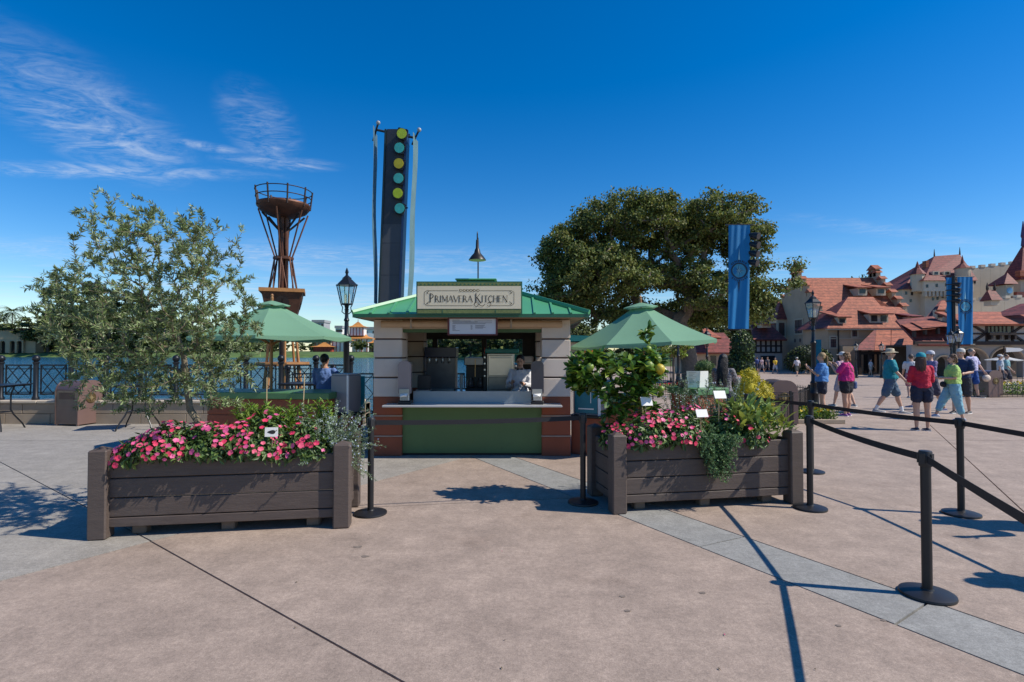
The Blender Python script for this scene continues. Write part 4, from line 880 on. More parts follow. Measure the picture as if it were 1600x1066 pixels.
# ------------------------------------------------------------------ trash cans with arched tops
def trash_can(loc, rz, label, W_=.62, D_=.62, H_=1.02):
    t = empty('trash_can', loc, rz, label=label, cat='trash can', group='brown arched trash cans')
    M_T = mat('mauve_brown_enamel', (.11, .07, .06), .28, var=.06, coat=.4); M_TE = mat('mauve_trim', (.24, .15, .13), .3)
    arch = lambda w, z0, h, r: [(-w, z0), (w, z0), (w, h - r)] + [(w - r + r * math.cos(a), h - r + r * math.sin(a)) for a in np.linspace(.2, PI / 2, 5)] + [(-w + r - r * math.cos(a), h - r + r * math.sin(a)) for a in np.linspace(PI / 2, .2, 5)] + [(-w, h - r)]
    w = W_ / 2
    ob('body', MB().prism(arch(w - .012, .04, H_ - .01, .24), -D_ / 2 + .02, D_ / 2 - .02), M_T, t, True, 25)
    for y in (-D_ / 2, D_ / 2 - .022):
        f = ob('end_panel', MB().prism(arch(w, .03, H_, .25), y, y + .022), M_T if y > 0 else mat('mauve_face', (.16, .1, .088), .4, var=.05), t, True, 25)
        if y < 0:
            md = ob('medallion', MB().lathe([(.0, 0), (.118, 0), (.124, .008), (.12, .014), (.1, .016), (.095, .01), (.06, .012), (.04, .018), (0, .02)], 24, M=Matrix.Translation((0, y - .001, .62)) @ Matrix.Rotation(PI / 2, 4, 'X')), mat('bronze_medallion', (.16, .11, .05), .45, .6, var=.3, scale=30), f, True)
            for k in range(8):
                a = k * PI / 4; L_ = .085 if k % 2 == 0 else .055
                ob('medallion_ray', MB().add([(.018 * math.cos(a + 1.57), y - .0225, .62 + .018 * math.sin(a + 1.57)), (L_ * math.cos(a), y - .0205, .62 + L_ * math.sin(a)), (.018 * math.cos(a - 1.57), y - .0225, .62 + .018 * math.sin(a - 1.57))], [(0, 1, 2)]), mat('bronze_light', (.42, .32, .16), .4, .6), f)
            ob('seam', bx(-w + .03, w - .03, y - .004, y, .755, .765), M_TE, f)
    for s_ in (-1, 1):
        fl = ob('flap', bx(s_ * (w - .01) - .006, s_ * (w - .01) + .006, -.2, .2, .6, .75), mat('flap_dark', (.07, .04, .036), .35), t)
    for a in (-1, 1):
        for b_ in (-1, 1): ob('foot', bx(a * (w - .04) - .02, a * (w - .04) + .02, b_ * (D_ / 2 - .04) - .02, b_ * (D_ / 2 - .04) + .02, 0, .04), M_TE, t)
    return t
c = G(118, 664)
tc1 = trash_can(c + Vector((0, .1, 0)), R(80), 'brown arched trash can with a round medallion by the stone wall')
copy_tree(tc1, Vector((P(1216, 640, 12.6).x, 12.6, 0)), R(-2), label='brown arched trash can behind the citrus planter, beside the low fence')
copy_tree(tc1, Vector((-12.35, 12.0, 0)), R(20), label='brown trash can partly cut by the left picture edge')
copy_tree(tc1, Vector((P(1543, 600, 20.5).x, 20.5, gz(20.5))), R(8), label='brown trash can at the end of the far flower bed')

# ------------------------------------------------------------------ iron bar tables
def bar_table(loc, rz, label):
    t = empty('iron_table', loc, rz, label=label, cat='table', group='black iron bar tables')
    ob('table_top', MB().box(-.42, .42, -.42, .42, .95, .972, .006).box(-.38, .38, -.38, .38, .925, .949), M_IRON, t)
    for sx in (-1, 1):
        for sy in (-1, 1):
            ob('leg', MB().tube([(sx * .2, sy * .2, .925), (sx * .16, sy * .16, .75), (sx * .16, sy * .16, .42), (sx * .2, sy * .2, .3), (sx * .3, sy * .3, .1), (sx * .33, sy * .33, 0)], .016, 6), M_IRON, t, True)
    for z in (.38,):
        for a, b_ in (((-.16, -.16), (.16, -.16)), ((.16, -.16), (.16, .16)), ((.16, .16), (-.16, .16)), ((-.16, .16), (-.16, -.16))): ob('stretcher', MB().tube([(*a, z), (*b_, z)], .011, 6), M_IRON, t)
    return t
t1 = bar_table((-11.0, 11.55, 0), R(8), 'black iron bar table at the left picture edge')
copy_tree(t1, (-8.1, 11.75, 0), R(20), label='black iron bar table half hidden behind the olive tree')
copy_tree(t1, (-4.7, 12.2, 0), R(0), label='black iron bar table under the left green umbrella')

# ------------------------------------------------------------------ lamp posts
def lamp_post(loc, H_, label, teal=False, rz=0, s_=1.0):
    t = empty('street_lamp', loc, rz, label=label, cat='street lamp', group='black lantern street lamps'); t.scale = (s_,) * 3
    M_P = mat('lamp_black', (.012, .014, .018), .35, .2)
    ob('post', MB().lathe([(.16, 0), (.16, .1), (.135, .14), (.12, .5), (.13, .54), (.1, .6), (.085, .78), (.095, .82), (.065, .88), (.06, H_ - 1.35), (.075, H_ - 1.32), (.075, H_ - 1.28), (.05, H_ - 1.24), (.042, H_ - .98), (.06, H_ - .95), (.04, H_ - .9), (.035, H_ - .75), (.05, H_ - .72)], 14), M_P, t, True, 30)
    z = H_ - .62
    for k in range(4):
        a = k * PI / 2; ob('scroll', MB().tube([(.04 * math.cos(a), .04 * math.sin(a), z - .2), (.1 * math.cos(a), .1 * math.sin(a), z - .15), (.085 * math.cos(a), .085 * math.sin(a), z - .06), (.12 * math.cos(a), .12 * math.sin(a), z - .0)], .011, 5), M_P, t, True)
    lan = ob('lantern', MB().lathe([(.03, z - .12), (.05, z - .02), (.13, z), (.13, z + .02)], 6), M_P, t)
    ob('lantern_roof', MB().lathe([(.235, z + .40), (.235, z + .42), (.2, z + .44), (.12, z + .52), (.1, z + .535), (.1, z + .56), (.05, z + .6), (.03, z + .62), (.025, z + .65), (.04, z + .68), (.03, z + .72), (.006, z + .78)], 6), M_P, lan)
    for k in range(6):
        a, b_ = k * PI / 3, (k + 1) * PI / 3; r0, r1 = .125, .215
        ob('glass_pane', MB().add([(r0 * math.cos(a), r0 * math.sin(a), z + .02), (r0 * math.cos(b_), r0 * math.sin(b_), z + .02), (r1 * math.cos(b_), r1 * math.sin(b_), z + .40), (r1 * math.cos(a), r1 * math.sin(a), z + .40)], [(0, 1, 2, 3)]), glass('lantern_glass', (.86, .93, .95), .22), lan)
        ob('glazing_bar', MB().tube([(r0 * math.cos(a), r0 * math.sin(a), z + .02), (r1 * math.cos(a), r1 * math.sin(a), z + .41)], .011, 5), M_P, lan)
    for k in range(3):
        a = k * 2.1; ob('candle_bulb', MB().lathe([(.014, z + .02), (.014, z + .15), (.02, z + .18), (.012, z + .22), (0, z + .25)], 8, c=(.05 * math.cos(a), .05 * math.sin(a), 0)), mat('candle_cream', (.8, .72, .52), .4), lan, True)
    if teal:
        ob('side_banner', MB().add([(.06, -.02, .95), (.19, -.05, .95), (.19, -.05, 2.0), (.06, -.02, 2.0), (.06, -.01, .95), (.19, -.04, .95), (.19, -.04, 2.0), (.06, -.01, 2.0)], [(0, 1, 2, 3), (7, 6, 5, 4), (0, 4, 5, 1), (3, 2, 6, 7), (1, 5, 6, 2), (0, 3, 7, 4)]), mat('teal_cloth', (.0, .16, .24), .7, trans=.2), t)
    return t
Yl = 11.4; lamp_post((P(541, 600, Yl).x, Yl, 0), CAMZ + (549 - 430) * Yl / FPX, 'black lantern lamp post left of the kiosk roof')
Yl = 14.8; lamp_post((P(1272, 640, Yl).x, Yl, 0), CAMZ + (549 - 462) * Yl / FPX, 'black lantern lamp post with a narrow teal banner, by the woman in blue', True)
Yl = 26.0; lpf = lamp_post((P(1499, 600, Yl).x, Yl, gz(Yl)), 2.9, 'distant lantern lamp in front of the two blue banners')
for x, Y, lab in ((1487, 27.5, 'distant smaller lantern lamp left of the blue banners lamp'), (1338, 45, 'far lantern lamp left of the red porch roof'), (1378, 45, 'far lantern lamp against the orange porch roof'), (1060, 24, 'distant lantern lamp beside the big tree trunk'), (1105, 27, 'distant lantern lamp right of the big tree trunk')):
    c = copy_tree(lpf, Vector((P(x, 600, Y).x, Y, gz(Y))), .3, label=lab)
# ------------------------------------------------------------------ umbrellas
M_CANV = mat('green_canvas', (.20, .39, .25), .75, var=.05, scale=2, bump=.15, bscale=150, trans=.28)
M_UWOOD = mat('umbrella_wood', (.28, .13, .045), .5, var=.2, scale=12)
def umbrella(loc, label, r=1.3, zr=1.93, za=2.55, tilt=(0, 0), rz=.25, base=True, n=8, canv=None, cat='umbrella', group='green market umbrellas'):
    canv = canv or M_CANV
    t = empty('market_umbrella', loc, rz, label=label, cat=cat, group=group); t.rotation_euler = (tilt[0], tilt[1], rz)
    ob('pole', MB().tube([(0, 0, .05), (0, 0, za + .03)], .024, 10), M_UWOOD, t, True)
    if base: ob('base', MB().lathe([(.28, 0), (.28, .05), (.25, .07), (.05, .08), (.045, .3)], 20), M_IRON, t, True, 30)
    ob('finial', MB().lathe([(.02, za + .02), (.03, za + .05), (.02, za + .075), (.028, za + .095), (.015, za + .12), (0, za + .125)], 10), M_UWOOD, t, True)
    zv = za - .13; rv = .31
    for k in range(n):
        a, b_ = 2 * PI * k / n, 2 * PI * (k + 1) / n
        vs, fs = [], []; m = 6
        for i in range(m + 1):
            q = i / m; rr = .16 + (r - .16) * q; zz = (zv + .03) + (zr - zv - .03) * q - .03 * math.sin(PI * q)
            for j in range(5):
                w = j / 4; p = Vector((math.cos(a), math.sin(a), 0)).lerp(Vector((math.cos(b_), math.sin(b_), 0)), w); vs.append((p.x * rr, p.y * rr, zz - .035 * q * math.sin(PI * w)))
        o_ = len(vs); vs += [(x, y, z - .006) for x, y, z in vs]
        for i in range(m):
            for j in range(4): f = (i * 5 + j, i * 5 + j + 1, (i + 1) * 5 + j + 1, (i + 1) * 5 + j); fs += [f, tuple(o_ + q for q in f[::-1])]
        pn = ob('canopy_panel', MB().add(vs, fs), canv, t, True, 50)
        c0, c1 = [Vector((math.cos(w), math.sin(w), 0)) for w in (a, b_)]
        ob('valance', MB().add([(*(c0 * r)[:2], zr - .004), (*(c1 * r)[:2], zr - .004), (*(c1 * r)[:2], zr - .05), (*(c0.lerp(c1, .5) * r)[:2], zr - .085), (*(c0 * r)[:2], zr - .05)], [(0, 1, 2, 3, 4)]), canv, pn)
        vt = [(*(c0 * .02)[:2], za), (*(c1 * .02)[:2], za), (*(c1 * rv)[:2], zv + .05), (*(c0.lerp(c1, .5) * rv * 1.02)[:2], zv + .025), (*(c0 * rv)[:2], zv + .05)]
        ob('vent_panel', MB().add(vt, [(0, 1, 2, 3, 4)]), canv, t)
        ob('rib', MB().tube([(c0.x * .05, c0.y * .05, zv - .01), (c0.x * (r - .02), c0.y * (r - .02), zr - .02)], .011, 5), M_UWOOD, t)
        ob('strut', MB().tube([(c0.x * .04, c0.y * .04, zr - .12), (c0.x * r * .52, c0.y * r * .52, (zv + zr) / 2 - .02)], .009, 5), M_UWOOD, t)
    ob('hub', MB().lathe([(.05, zr - .15), (.05, zr - .09)], 10), M_UWOOD, t, True)
    return t
umbrella((P(424, 600, 9.6).x, 9.6, 0), 'green market umbrella with wooden ribs left of the kiosk', 1.36, 1.93, 2.58)
umbrella((P(1013, 600, 9.3).x, 9.3, 0), 'green market umbrella right of the kiosk above the citrus tree', 1.26, 1.83, 2.52, tilt=(0, R(-3)), rz=.1)
for x, Y, lab in ((1048, 36, 'far teal umbrella left of the big tree trunk'), (1062, 39, 'far teal umbrella nearest the big tree trunk')):
    umbrella((P(x, 560, Y).x, Y, gz(Y)), lab, 1.2, 1.85, 2.35, canv=mat('teal_canvas', (.05, .33, .30), .7, trans=.25), group='far teal umbrellas', n=6)
umbrella((P(1568, 560, 40).x, 40, gz(40)), 'far pale umbrella at the right picture edge', 1.1, 1.5, 1.85, canv=mat('white_canvas', (.6, .6, .58), .7, trans=.25), group='far pale umbrellas', n=6)

# ------------------------------------------------------------------ bar counters and bins
def counter(loc, rz, w, d, h, label):
    t = empty('bar_counter', loc, rz, label=label, cat='counter', group='terracotta bar counters')
    for z0, z1 in ((0, .3), (.315, .62), (.635, h - .11)): ob('base_block', bx(-w / 2, w / 2, -d / 2, d / 2, z0, z1, .008), M_TERRA, t)
    ob('core', bx(-w / 2 + .015, w / 2 - .015, -d / 2 + .015, d / 2 - .015, .01, h - .12), M_TERRA, t)
    ob('counter_top', bx(-w / 2 - .04, w / 2 + .04, -d / 2 - .04, d / 2 + .04, h - .108, h, .01), mat('green_top', (.075, .19, .075), .45, var=.06), t); return t
counter((-4.02, 9.35, 0), R(-6), 2.1, .8, 1.0, 'long terracotta bar counter with a green top behind the olive planter')
counter((P(1090, 600, 9.35).x, 9.35, 0), R(28), .66, .62, 1.06, 'square terracotta counter with green rim holding the cream menu card')
counter((P(972, 620, 9.6).x, 9.6, 0), R(8), .66, .55, .92, 'terracotta counter mostly hidden behind the citrus tree')
t = empty('menu_stand', (P(1092, 600, 9.28).x, 9.28, 1.062), R(6), label='folded cream menu card standing on the green rimmed counter', cat='menu')
ob('left_leaf', MB().add([(-.2, 0, 0), (-.02, -.06, 0), (-.0, -.06, .28), (-.22, 0, .28), (-.2, .004, 0), (-.02, -.056, 0), (0, -.056, .28), (-.22, .004, .28)], [(0, 1, 2, 3), (7, 6, 5, 4), (0, 4, 5, 1), (1, 5, 6, 2), (2, 6, 7, 3), (3, 7, 4, 0)]), M_CARD, t)
ob('right_leaf', MB().add([(-.018, -.06, 0), (.17, 0, 0), (.17, 0, .28), (.002, -.06, .28), (-.018, -.056, 0), (.17, .004, 0), (.17, .004, .28), (.002, -.056, .28)], [(0, 1, 2, 3), (7, 6, 5, 4), (0, 4, 5, 1), (1, 5, 6, 2), (2, 6, 7, 3), (3, 7, 4, 0)]), M_CARD, t)
mb = MB()
for k in range(9): z = .25 - k * .024; mb.add([(-.19, -.016, z), (-.07 - .03 * (k % 3), -.052, z), (-.07 - .03 * (k % 3), -.052, z + .005), (-.19, -.016, z + .005)], [(0, 1, 2, 3)])
ob('print_line', mb, mat('menu_ink', (.16, .14, .15), .7), t, kind='stuff')
ob('tray', bx(-.3, -.24, -.1, .2, 0, .13, .01), M_BLACK, t)
def bin_(loc, rz, label, face):
    t = empty('waste_bin', loc, rz, label=label, cat='bin', group='grey waste bins with teal panels')
    ob('pedestal', bx(-.25, .25, -.25, .25, 0, .6, .01), M_TERRA, t); ob('tray', bx(-.29, .29, -.29, .29, .602, .64, .01), M_BLACK, t)
    ob('body', bx(-.22, .22, -.22, .22, .642, 1.27, .008), mat('grey_bin_side', (.25, .24, .25), .5, var=.08, scale=3), t)
    M_TP = mat('teal_panel', (.0, .155, .20), .35); 
    for k in (face,):
        Mx = Matrix.Rotation(k, 4, 'Z')
        p = ob('teal_panel', bx(-.31 if face > 3 else -.19, .19, -.232, -.221, .67, 1.25, .004, M=Mx), M_TP, t)
        ob('printed_spoon', MB().add([tuple(Mx @ Vector((.08 + .025 * math.cos(a), -.2335, 1.1 + .05 * math.sin(a)))) for a in np.linspace(0, 6.0, 12)], [tuple(range(12))]).add([tuple(Mx @ Vector(v)) for v in ((.074, -.2335, .84), (.086, -.2335, .84), (.086, -.2335, 1.055), (.074, -.2335, 1.055))], [(0, 1, 2, 3)]), M_CARD, p)
        ob('printed_line', MB().add([tuple(Mx @ Vector(v)) for v in ((-.13, -.2335, .735), (.13, -.2335, .735), (.13, -.2335, .755), (-.13, -.2335, .755))], [(0, 1, 2, 3)]), M_CARD, p)
    ob('corner_trim', bx(.2, .235, -.235, -.2, .642, 1.275), M_WHITE, t); ob('lid', bx(-.235, .2, -.195, .235, 1.272, 1.3, .008), mat('grey_lid', (.35, .34, .34), .5), t); return t
bin_((P(541, 600, 9.25).x, 9.25, 0), R(-22), 'grey waste bin with teal side panel left of the kiosk', R(180)).scale = (.8, .8, 1)
bin_((P(922, 600, 9.0).x, 9.0, 0), R(-25), 'grey waste bin with teal spoon panel right of the kiosk', R(0))

# ------------------------------------------------------------------ crow's nest beacon in the water
M_RUST = mat('rusty_copper', (.11, .045, .025), .55, .4, var=.4, scale=3, bump=.2, bscale=30, stain=((.045, .025, .02), 2.5, .55, .8))
M_DKM = mat('dark_rust', (.045, .03, .025), .55, .5, var=.3)
M_ORW = mat('orange_timber', (.38, .17, .05), .6, var=.2, scale=6)
t = empty('beacon_tower', (P(442, 500, 20).x, 20, -.55), R(20), label='rusty crows nest beacon tower standing in the lagoon', cat='tower'); o = .55
ob('basin', MB().lathe([(.12, 6.62 + o), (.45, 6.68 + o), (.8, 6.85 + o), (.93, 7.02 + o), (.95, 7.08 + o), (.93, 7.14 + o), (.85, 7.14 + o), (.6, 7.24 + o), (0, 7.3 + o)], 28), M_RUST, t, True, 30)
for k in range(9):
    a = 2 * PI * k / 9; ca, sa = math.cos(a), math.sin(a); ob('rail_post', MB().tube([(ca * .92, sa * .92, 6.98 + o), (ca * 1.0, sa * 1.0, 7.68 + o)], .034, 6), M_DKM, t)
for z, r in ((7.62, .99), (7.36, .965)): ob('rail_ring', MB().tube([(r * math.cos(a), r * math.sin(a), z + o) for a in np.linspace(0, 2 * PI, 37)], .018, 6, cap=False), M_DKM, t, True)
for k in range(6):
    a = 2 * PI * k / 6 + .3; ca, sa = math.cos(a), math.sin(a)
    ob('strut', MB().tube([(ca * .88, sa * .88, 6.85 + o), (ca * .3, sa * .3, 5.15 + o), (ca * .5, sa * .5, 3.95 + o)], .032, 6), M_RUST, t); ob('bracket', MB().tube([(ca * .75, sa * .75, 6.75 + o), (ca * .1, sa * .1, 6.1 + o)], .04, 5), M_DKM, t)
    ob('column_pipe', MB().tube([(ca * .13, sa * .13, 3.95 + o), (ca * .13, sa * .13, 6.65 + o)], .055, 8), M_RUST, t, True); b_ = a + .55
    ob('cross_brace', MB().tube([(ca * .3, sa * .3, 5.15 + o), (math.cos(b_) * .48, math.sin(b_) * .48, 3.95 + o)], .022, 5), M_RUST, t)
ob('waist_ring', MB().lathe([(.36, 5.08 + o), (.36, 5.18 + o)], 6), M_RUST, t)
bxm = ob('box_body', MB().lathe([(.72, 3.05 + o), (.98, 3.82 + o)], 4, rot=PI / 4), M_RUST, t); ob('box_lid', MB().lathe([(1.08, 3.82 + o), (1.08, 3.95 + o)], 4, rot=PI / 4), M_ORW, t)
for k in range(4):
    Mx = Matrix.Rotation(k * PI / 2, 4, 'Z') @ Matrix.Translation((0, -.615, 3.45 + o)) @ Matrix.Rotation(PI / 2 + .235, 4, 'X')
    em = ob('emblem_ring', MB().lathe([(.16, 0), (.24, 0), (.24, .02), (.16, .02)], 24, M=Mx), M_DKM, bxm, True, 30); ob('emblem_cross', MB().box(-.018, .018, -.16, .16, 0, .02, M=Mx).box(-.16, .16, -.016, .016, 0, .018, M=Mx), M_DKM, bxm)
for k in range(8):
    a = 2 * PI * k / 8 + .2; ca, sa = math.cos(a), math.sin(a); s_ = 1.0 if k % 2 else .65; ob('timber_leg', MB().tube([(ca * .45, sa * .45, 3.05 + o), (ca * 1.0 * s_, sa * 1.0 * s_, -.6)], .05, 6), M_ORW, t)
ob('lower_ring', MB().lathe([(.95, 1.15 + o), (.95, 1.28 + o)], 8, rot=.2), M_ORW, t)
ob('centre_post', MB().lathe([(.12, -.5), (.12, 3.05 + o)], 10), M_DKM, t, True)

# ------------------------------------------------------------------ light tower behind the kiosk, with flanking cloth banners
M_SLATE = mat('slate_panel', (.028, .034, .044), .5, .2, var=.12, scale=1.2); M_SLATE2 = mat('slate_lower', (.06, .065, .075), .55, .1, var=.12, scale=1.5)
Yt = 25.0; s = Yt / FPX; b0 = P(611, 470, Yt)
t = empty('light_tower', (b0.x - .1, Yt, gz(Yt) - 1.2), label='tall slate tower with six coloured stage lights and side banners', cat='tower'); zt = CAMZ + (549 - 203) * s - t.location.z; zm = CAMZ + (549 - 352) * s - t.location.z
def rel(x, y, dy=0): p = P(x, y, Yt + dy); return Vector((p.x, Yt + dy, p.z)) - t.location
lean = lambda z: rel(611, 470).x + (rel(621, 205).x - rel(611, 470).x) * (z - rel(611, 470).z) / (rel(621, 205).z - rel(611, 470).z)
def taper(z0, z1, w0, w1, d, m, name, dx=0):
    x0, x1 = lean(z0) + dx, lean(z1) + dx
    vs = [(x0 - w0, -d, z0), (x0 + w0, -d, z0), (x0 + w0, d, z0), (x0 - w0, d, z0), (x1 - w1, -d, z1), (x1 + w1, -d, z1), (x1 + w1, d, z1), (x1 - w1, d, z1)]
    return ob(name, MB().add(vs, [(0, 1, 2, 3), (7, 6, 5, 4), (0, 4, 5, 1), (1, 5, 6, 2), (2, 6, 7, 3), (3, 7, 4, 0)]), m, t)
taper(0, zm, .5, .45, .3, M_SLATE2, 'lower_shaft'); taper(zm + .003, zt, .45, .42, .28, M_SLATE, 'upper_shaft')
taper(0, zt - .02, .05, .05, .34, mat('blue_edge', (.02, .05, .13), .4), 'edge_strip', .47); taper(0, zt - .02, .04, .04, .34, mat('dark_edge', (.015, .03, .03), .4), 'edge_strip', -.48)
for k in range(1, 6): z = zm * k / 6 + .6; ob('panel_joint', bx(lean(z) - .44, lean(z) + .4, -.304, -.3, z, z + .02), M_SLATE, t)
COLS = [mat('lens_yellow_green', (.62, .72, .03), .25), mat('lens_teal', (.03, .55, .47), .25), mat('lens_amber', (.68, .52, .02), .25)]
for (x, y), k in zip(((627.6, 208.7), (623.7, 231), (622.8, 255.5), (622.5, 278.6), (621.4, 302), (624.2, 325.6)), (0, 1, 2, 1, 0, 1)):
    c = rel(x, y, -.55); d = Vector((-.05, -1, -.16)).normalized(); e = c - d * .46
    hd = ob('lamp_can', MB().tube([e, e.lerp(c, .25), c], [.13, .2, .245], 16), M_BLACK, t, True, 30)
    ob('lens', MB().tube([c + d * .001, c + d * .012], [.225, .222], 24), COLS[k], hd); 
    fr = MB(); 
    for a in range(4): w = a * PI / 2 + .5; fr.bar(c - d * .06 + Vector((.31 * math.cos(w), 0, .31 * math.sin(w))), c - d * .06 + Vector((.31 * math.cos(w + PI / 2), 0, .31 * math.sin(w + PI / 2))), .05)
    ob('gel_frame', fr, M_BLACK, hd); ob('yoke', MB().tube([e, e + Vector((-.3, .15, -.12)), e + Vector((-.36, .2, -.25))], .045, 6), M_BLACK, hd)
    ob('yoke_arm', MB().bar(e + Vector((-.5, .1, -.05)), e + Vector((.25, .1, .1)), .05), M_BLACK, hd)
def side_banner(xt, yt, xb, yb, wd, ang, m, nm='cloth_banner'):
    n, k = 24, 7; vs, fs = [], []; T, B_ = rel(xt, yt), rel(xb, yb); ex = Vector((math.cos(ang), math.sin(ang), 0))
    for i in range(n + 1):
        q = i / n; c = T.lerp(B_, q)
        for j in range(k + 1): w = (j / k - .5) * wd; vs.append(c + ex * w + Vector((.03 * math.sin(q * PI) * (-1 if xt < 600 else 1) + .03 * math.sin(q * 9 + j), 0, -.05 * (j / k))))
    for i in range(n):
        for j in range(k): fs.append((i * (k + 1) + j, i * (k + 1) + j + 1, (i + 1) * (k + 1) + j + 1, (i + 1) * (k + 1) + j))
    return ob(nm, MB().add(vs, fs), m, t, True, 60)
M_CLOTHB = mat('blue_grey_cloth', (.10, .20, .26), .7, var=.12, scale=1.5, trans=.3)
side_banner(586, 203, 587, 474, 1.1, R(95), M_CLOTHB); side_banner(649, 213, 640, 466, 1.0, R(88), mat('pale_teal_cloth', (.15, .27, .29), .7, var=.15, scale=1.5, trans=.3))
ob('cross_arm', MB().tube([rel(588, 203), rel(650, 216)], .055, 8), M_SLATE, t)
for a, b_ in (((591, 192), (583, 220)), ((655, 203), (644, 226))):
    p, q = rel(*a, -.25), rel(*b_, .35); ob('banner_rod', MB().tube([p, q], .045, 8), M_SLATE, t); ob('rod_ball', MB().ball(p, .1), mat('ball_grey', (.3, .32, .34), .4), t, True)

# ------------------------------------------------------------------ blue compass banners
M_BLUEC = mat('blue_banner_cloth', (.0, .17, .42), .65, var=.14, scale=1.2, stretch=(3, 1, .4), trans=.22); M_BLUED = mat('banner_print_dark', (.004, .03, .07), .7); M_BLUEL = mat('banner_print_pale', (.18, .42, .55), .7)
def compass_banner(Y, xl, xr, yt, yb, label, lights=(), second=None, skew=-2.5, base_y=None):
    cx = (xl + xr) / 2; b0 = P(cx, yb, Y); t = empty('compass_banner', (b0.x, Y, gz(Y)), label=label, cat='banner', group='blue banners with compass emblem'); s = Y / FPX
    zT, zB = P(cx, yt, Y).z - gz(Y), b0.z - gz(Y); w = (xr - xl) * s
    def wave(u, v): return .035 * math.sin(u / w * 9 + v * 2.1) * (.3 + .7 * min(1, v)) + .012 * math.sin(u / w * 21 + v * 5)
    def pt(u, z, off=0): v = (zT - z) / (zT - zB); return Vector((u + skew * s * v, wave(u, v) - off, z))
    def cloth(x0, x1, yo, nm):
        n, k = 30, 22; vs = [pt(x0 + (x1 - x0) * j / k, zT + (zB - zT) * i / n, -yo) for i in range(n + 1) for j in range(k + 1)]
        ob(nm, MB().add(vs, [(i * (k + 1) + j, i * (k + 1) + j + 1, (i + 1) * (k + 1) + j + 1, (i + 1) * (k + 1) + j) for i in range(n) for j in range(k)]), M_BLUEC, t, True, 60)
    cloth(-w / 2, w / 2, 0, 'cloth')
    ob('mast', MB().tube([(.1 if second is None else -w / 2 - .05, .25, 0), (.1 if second is None else -w / 2 - .05, .25, zT + .1)], .09, 10), M_IRON, t, True)
    for z in (zT + .02, zB - .02): ob('cross_bar', MB().tube([(-w / 2 - .1 + (skew * s if z < zT else 0), .06, z), (w / 2 + .15 + (skew * s if z < zT else 0), .06, z)], .03, 8), M_IRON, t)
    if second: cloth(-w / 2 - second - .12, -w / 2 - .12, .25, 'side_cloth')
    zc = zT + (zB - zT) * .44; r = w * .40
    def disc(r0, r1, off, m, nm, n=28, a0=0, a1=2 * PI):
        vs, fs = [], []
        for i in range(n + 1):
            a = a0 + (a1 - a0) * i / n; vs += [pt(r0 * math.cos(a), zc + r0 * math.sin(a), off), pt(r1 * math.cos(a), zc + r1 * math.sin(a), off)]
        ob(nm, MB().add(vs, [(2 * i, 2 * i + 1, 2 * i + 3, 2 * i + 2) for i in range(n)]), m, t)
    disc(r * .8, r * .98, .012, M_BLUED, 'emblem_ring'); disc(.01, r * .8, .010, mat('banner_disc', (.03, .24, .40), .7), 'emblem_disc')
    for k in range(8):
        a = k * PI / 4 + PI / 2; L_ = r * (.76 if k % 2 == 0 else .45); h = r * .13
        A_, B2 = (L_ * math.cos(a), L_ * math.sin(a)), (h * math.cos(a + .785), h * math.sin(a + .785)); C2 = (h * math.cos(a - .785), h * math.sin(a - .785))
        for tri, m, of in (((A_, B2), M_BLUED, .016), ((A_, C2), M_BLUEL, .017)): ob('star_point', MB().add([pt(0, zc, of), pt(tri[0][0], zc + tri[0][1], of), pt(tri[1][0], zc + tri[1][1], of)], [(0, 1, 2)]), m, t)
    for sg in (1, -1): ob('needle', MB().add([pt(-.05 * w, zc + sg * r * 1.3, .014), pt(.05 * w, zc + sg * r * 1.3, .014), pt(.01, zc + sg * r * 2.7, .014)], [(0, 1, 2)]), M_BLUEL if sg > 0 else M_BLUED, t)
    for sg in (1, -1):                                             # weathered arcs of lettering, too worn to read
        for k in range(9):
            a = sg * PI / 2 + (k - 4) * .2; a1 = a + .12; r0, r1 = r * 1.06, r * 1.28
            ob('worn_lettering', MB().add([pt(r0 * math.cos(a), zc + r0 * math.sin(a), .013), pt(r0 * math.cos(a1), zc + r0 * math.sin(a1), .013), pt(r1 * math.cos(a1), zc + r1 * math.sin(a1), .013), pt(r1 * math.cos(a + .05 * (k % 2)), zc + r1 * math.sin(a + .05 * (k % 2)), .013)], [(0, 1, 2, 3)]), M_BLUED, t)
    for x, y in lights:
        p = P(x, y, Y - .1) - t.location; d = Vector((.55, -.75, -.3)); hd = ob('flood_light', MB().tube([p - d * .18, p, p + d * .2], [.07, .11, .135], 12), M_BLACK, t, True, 30); ob('lens', MB().tube([p + d * .201, p + d * .205], [.12, .11], 12), mat('lens_dark', (.03, .03, .035), .1), hd)
        ob('yoke', MB().bar(p, p + Vector((-.35, .3, 0)), .05), M_BLACK, hd)
    return t
compass_banner(20.0, 1140, 1173, 352, 514, 'single blue compass banner in front of the big tree', [(1178, 368), (1178, 382), (1177, 396), (1176, 410)])
compass_banner(30.0, 1498, 1521, 433, 538, 'pair of blue compass banners before the castle wall', [(1494, 444), (1494, 453), (1494, 461), (1494, 470)], .33, -.5)

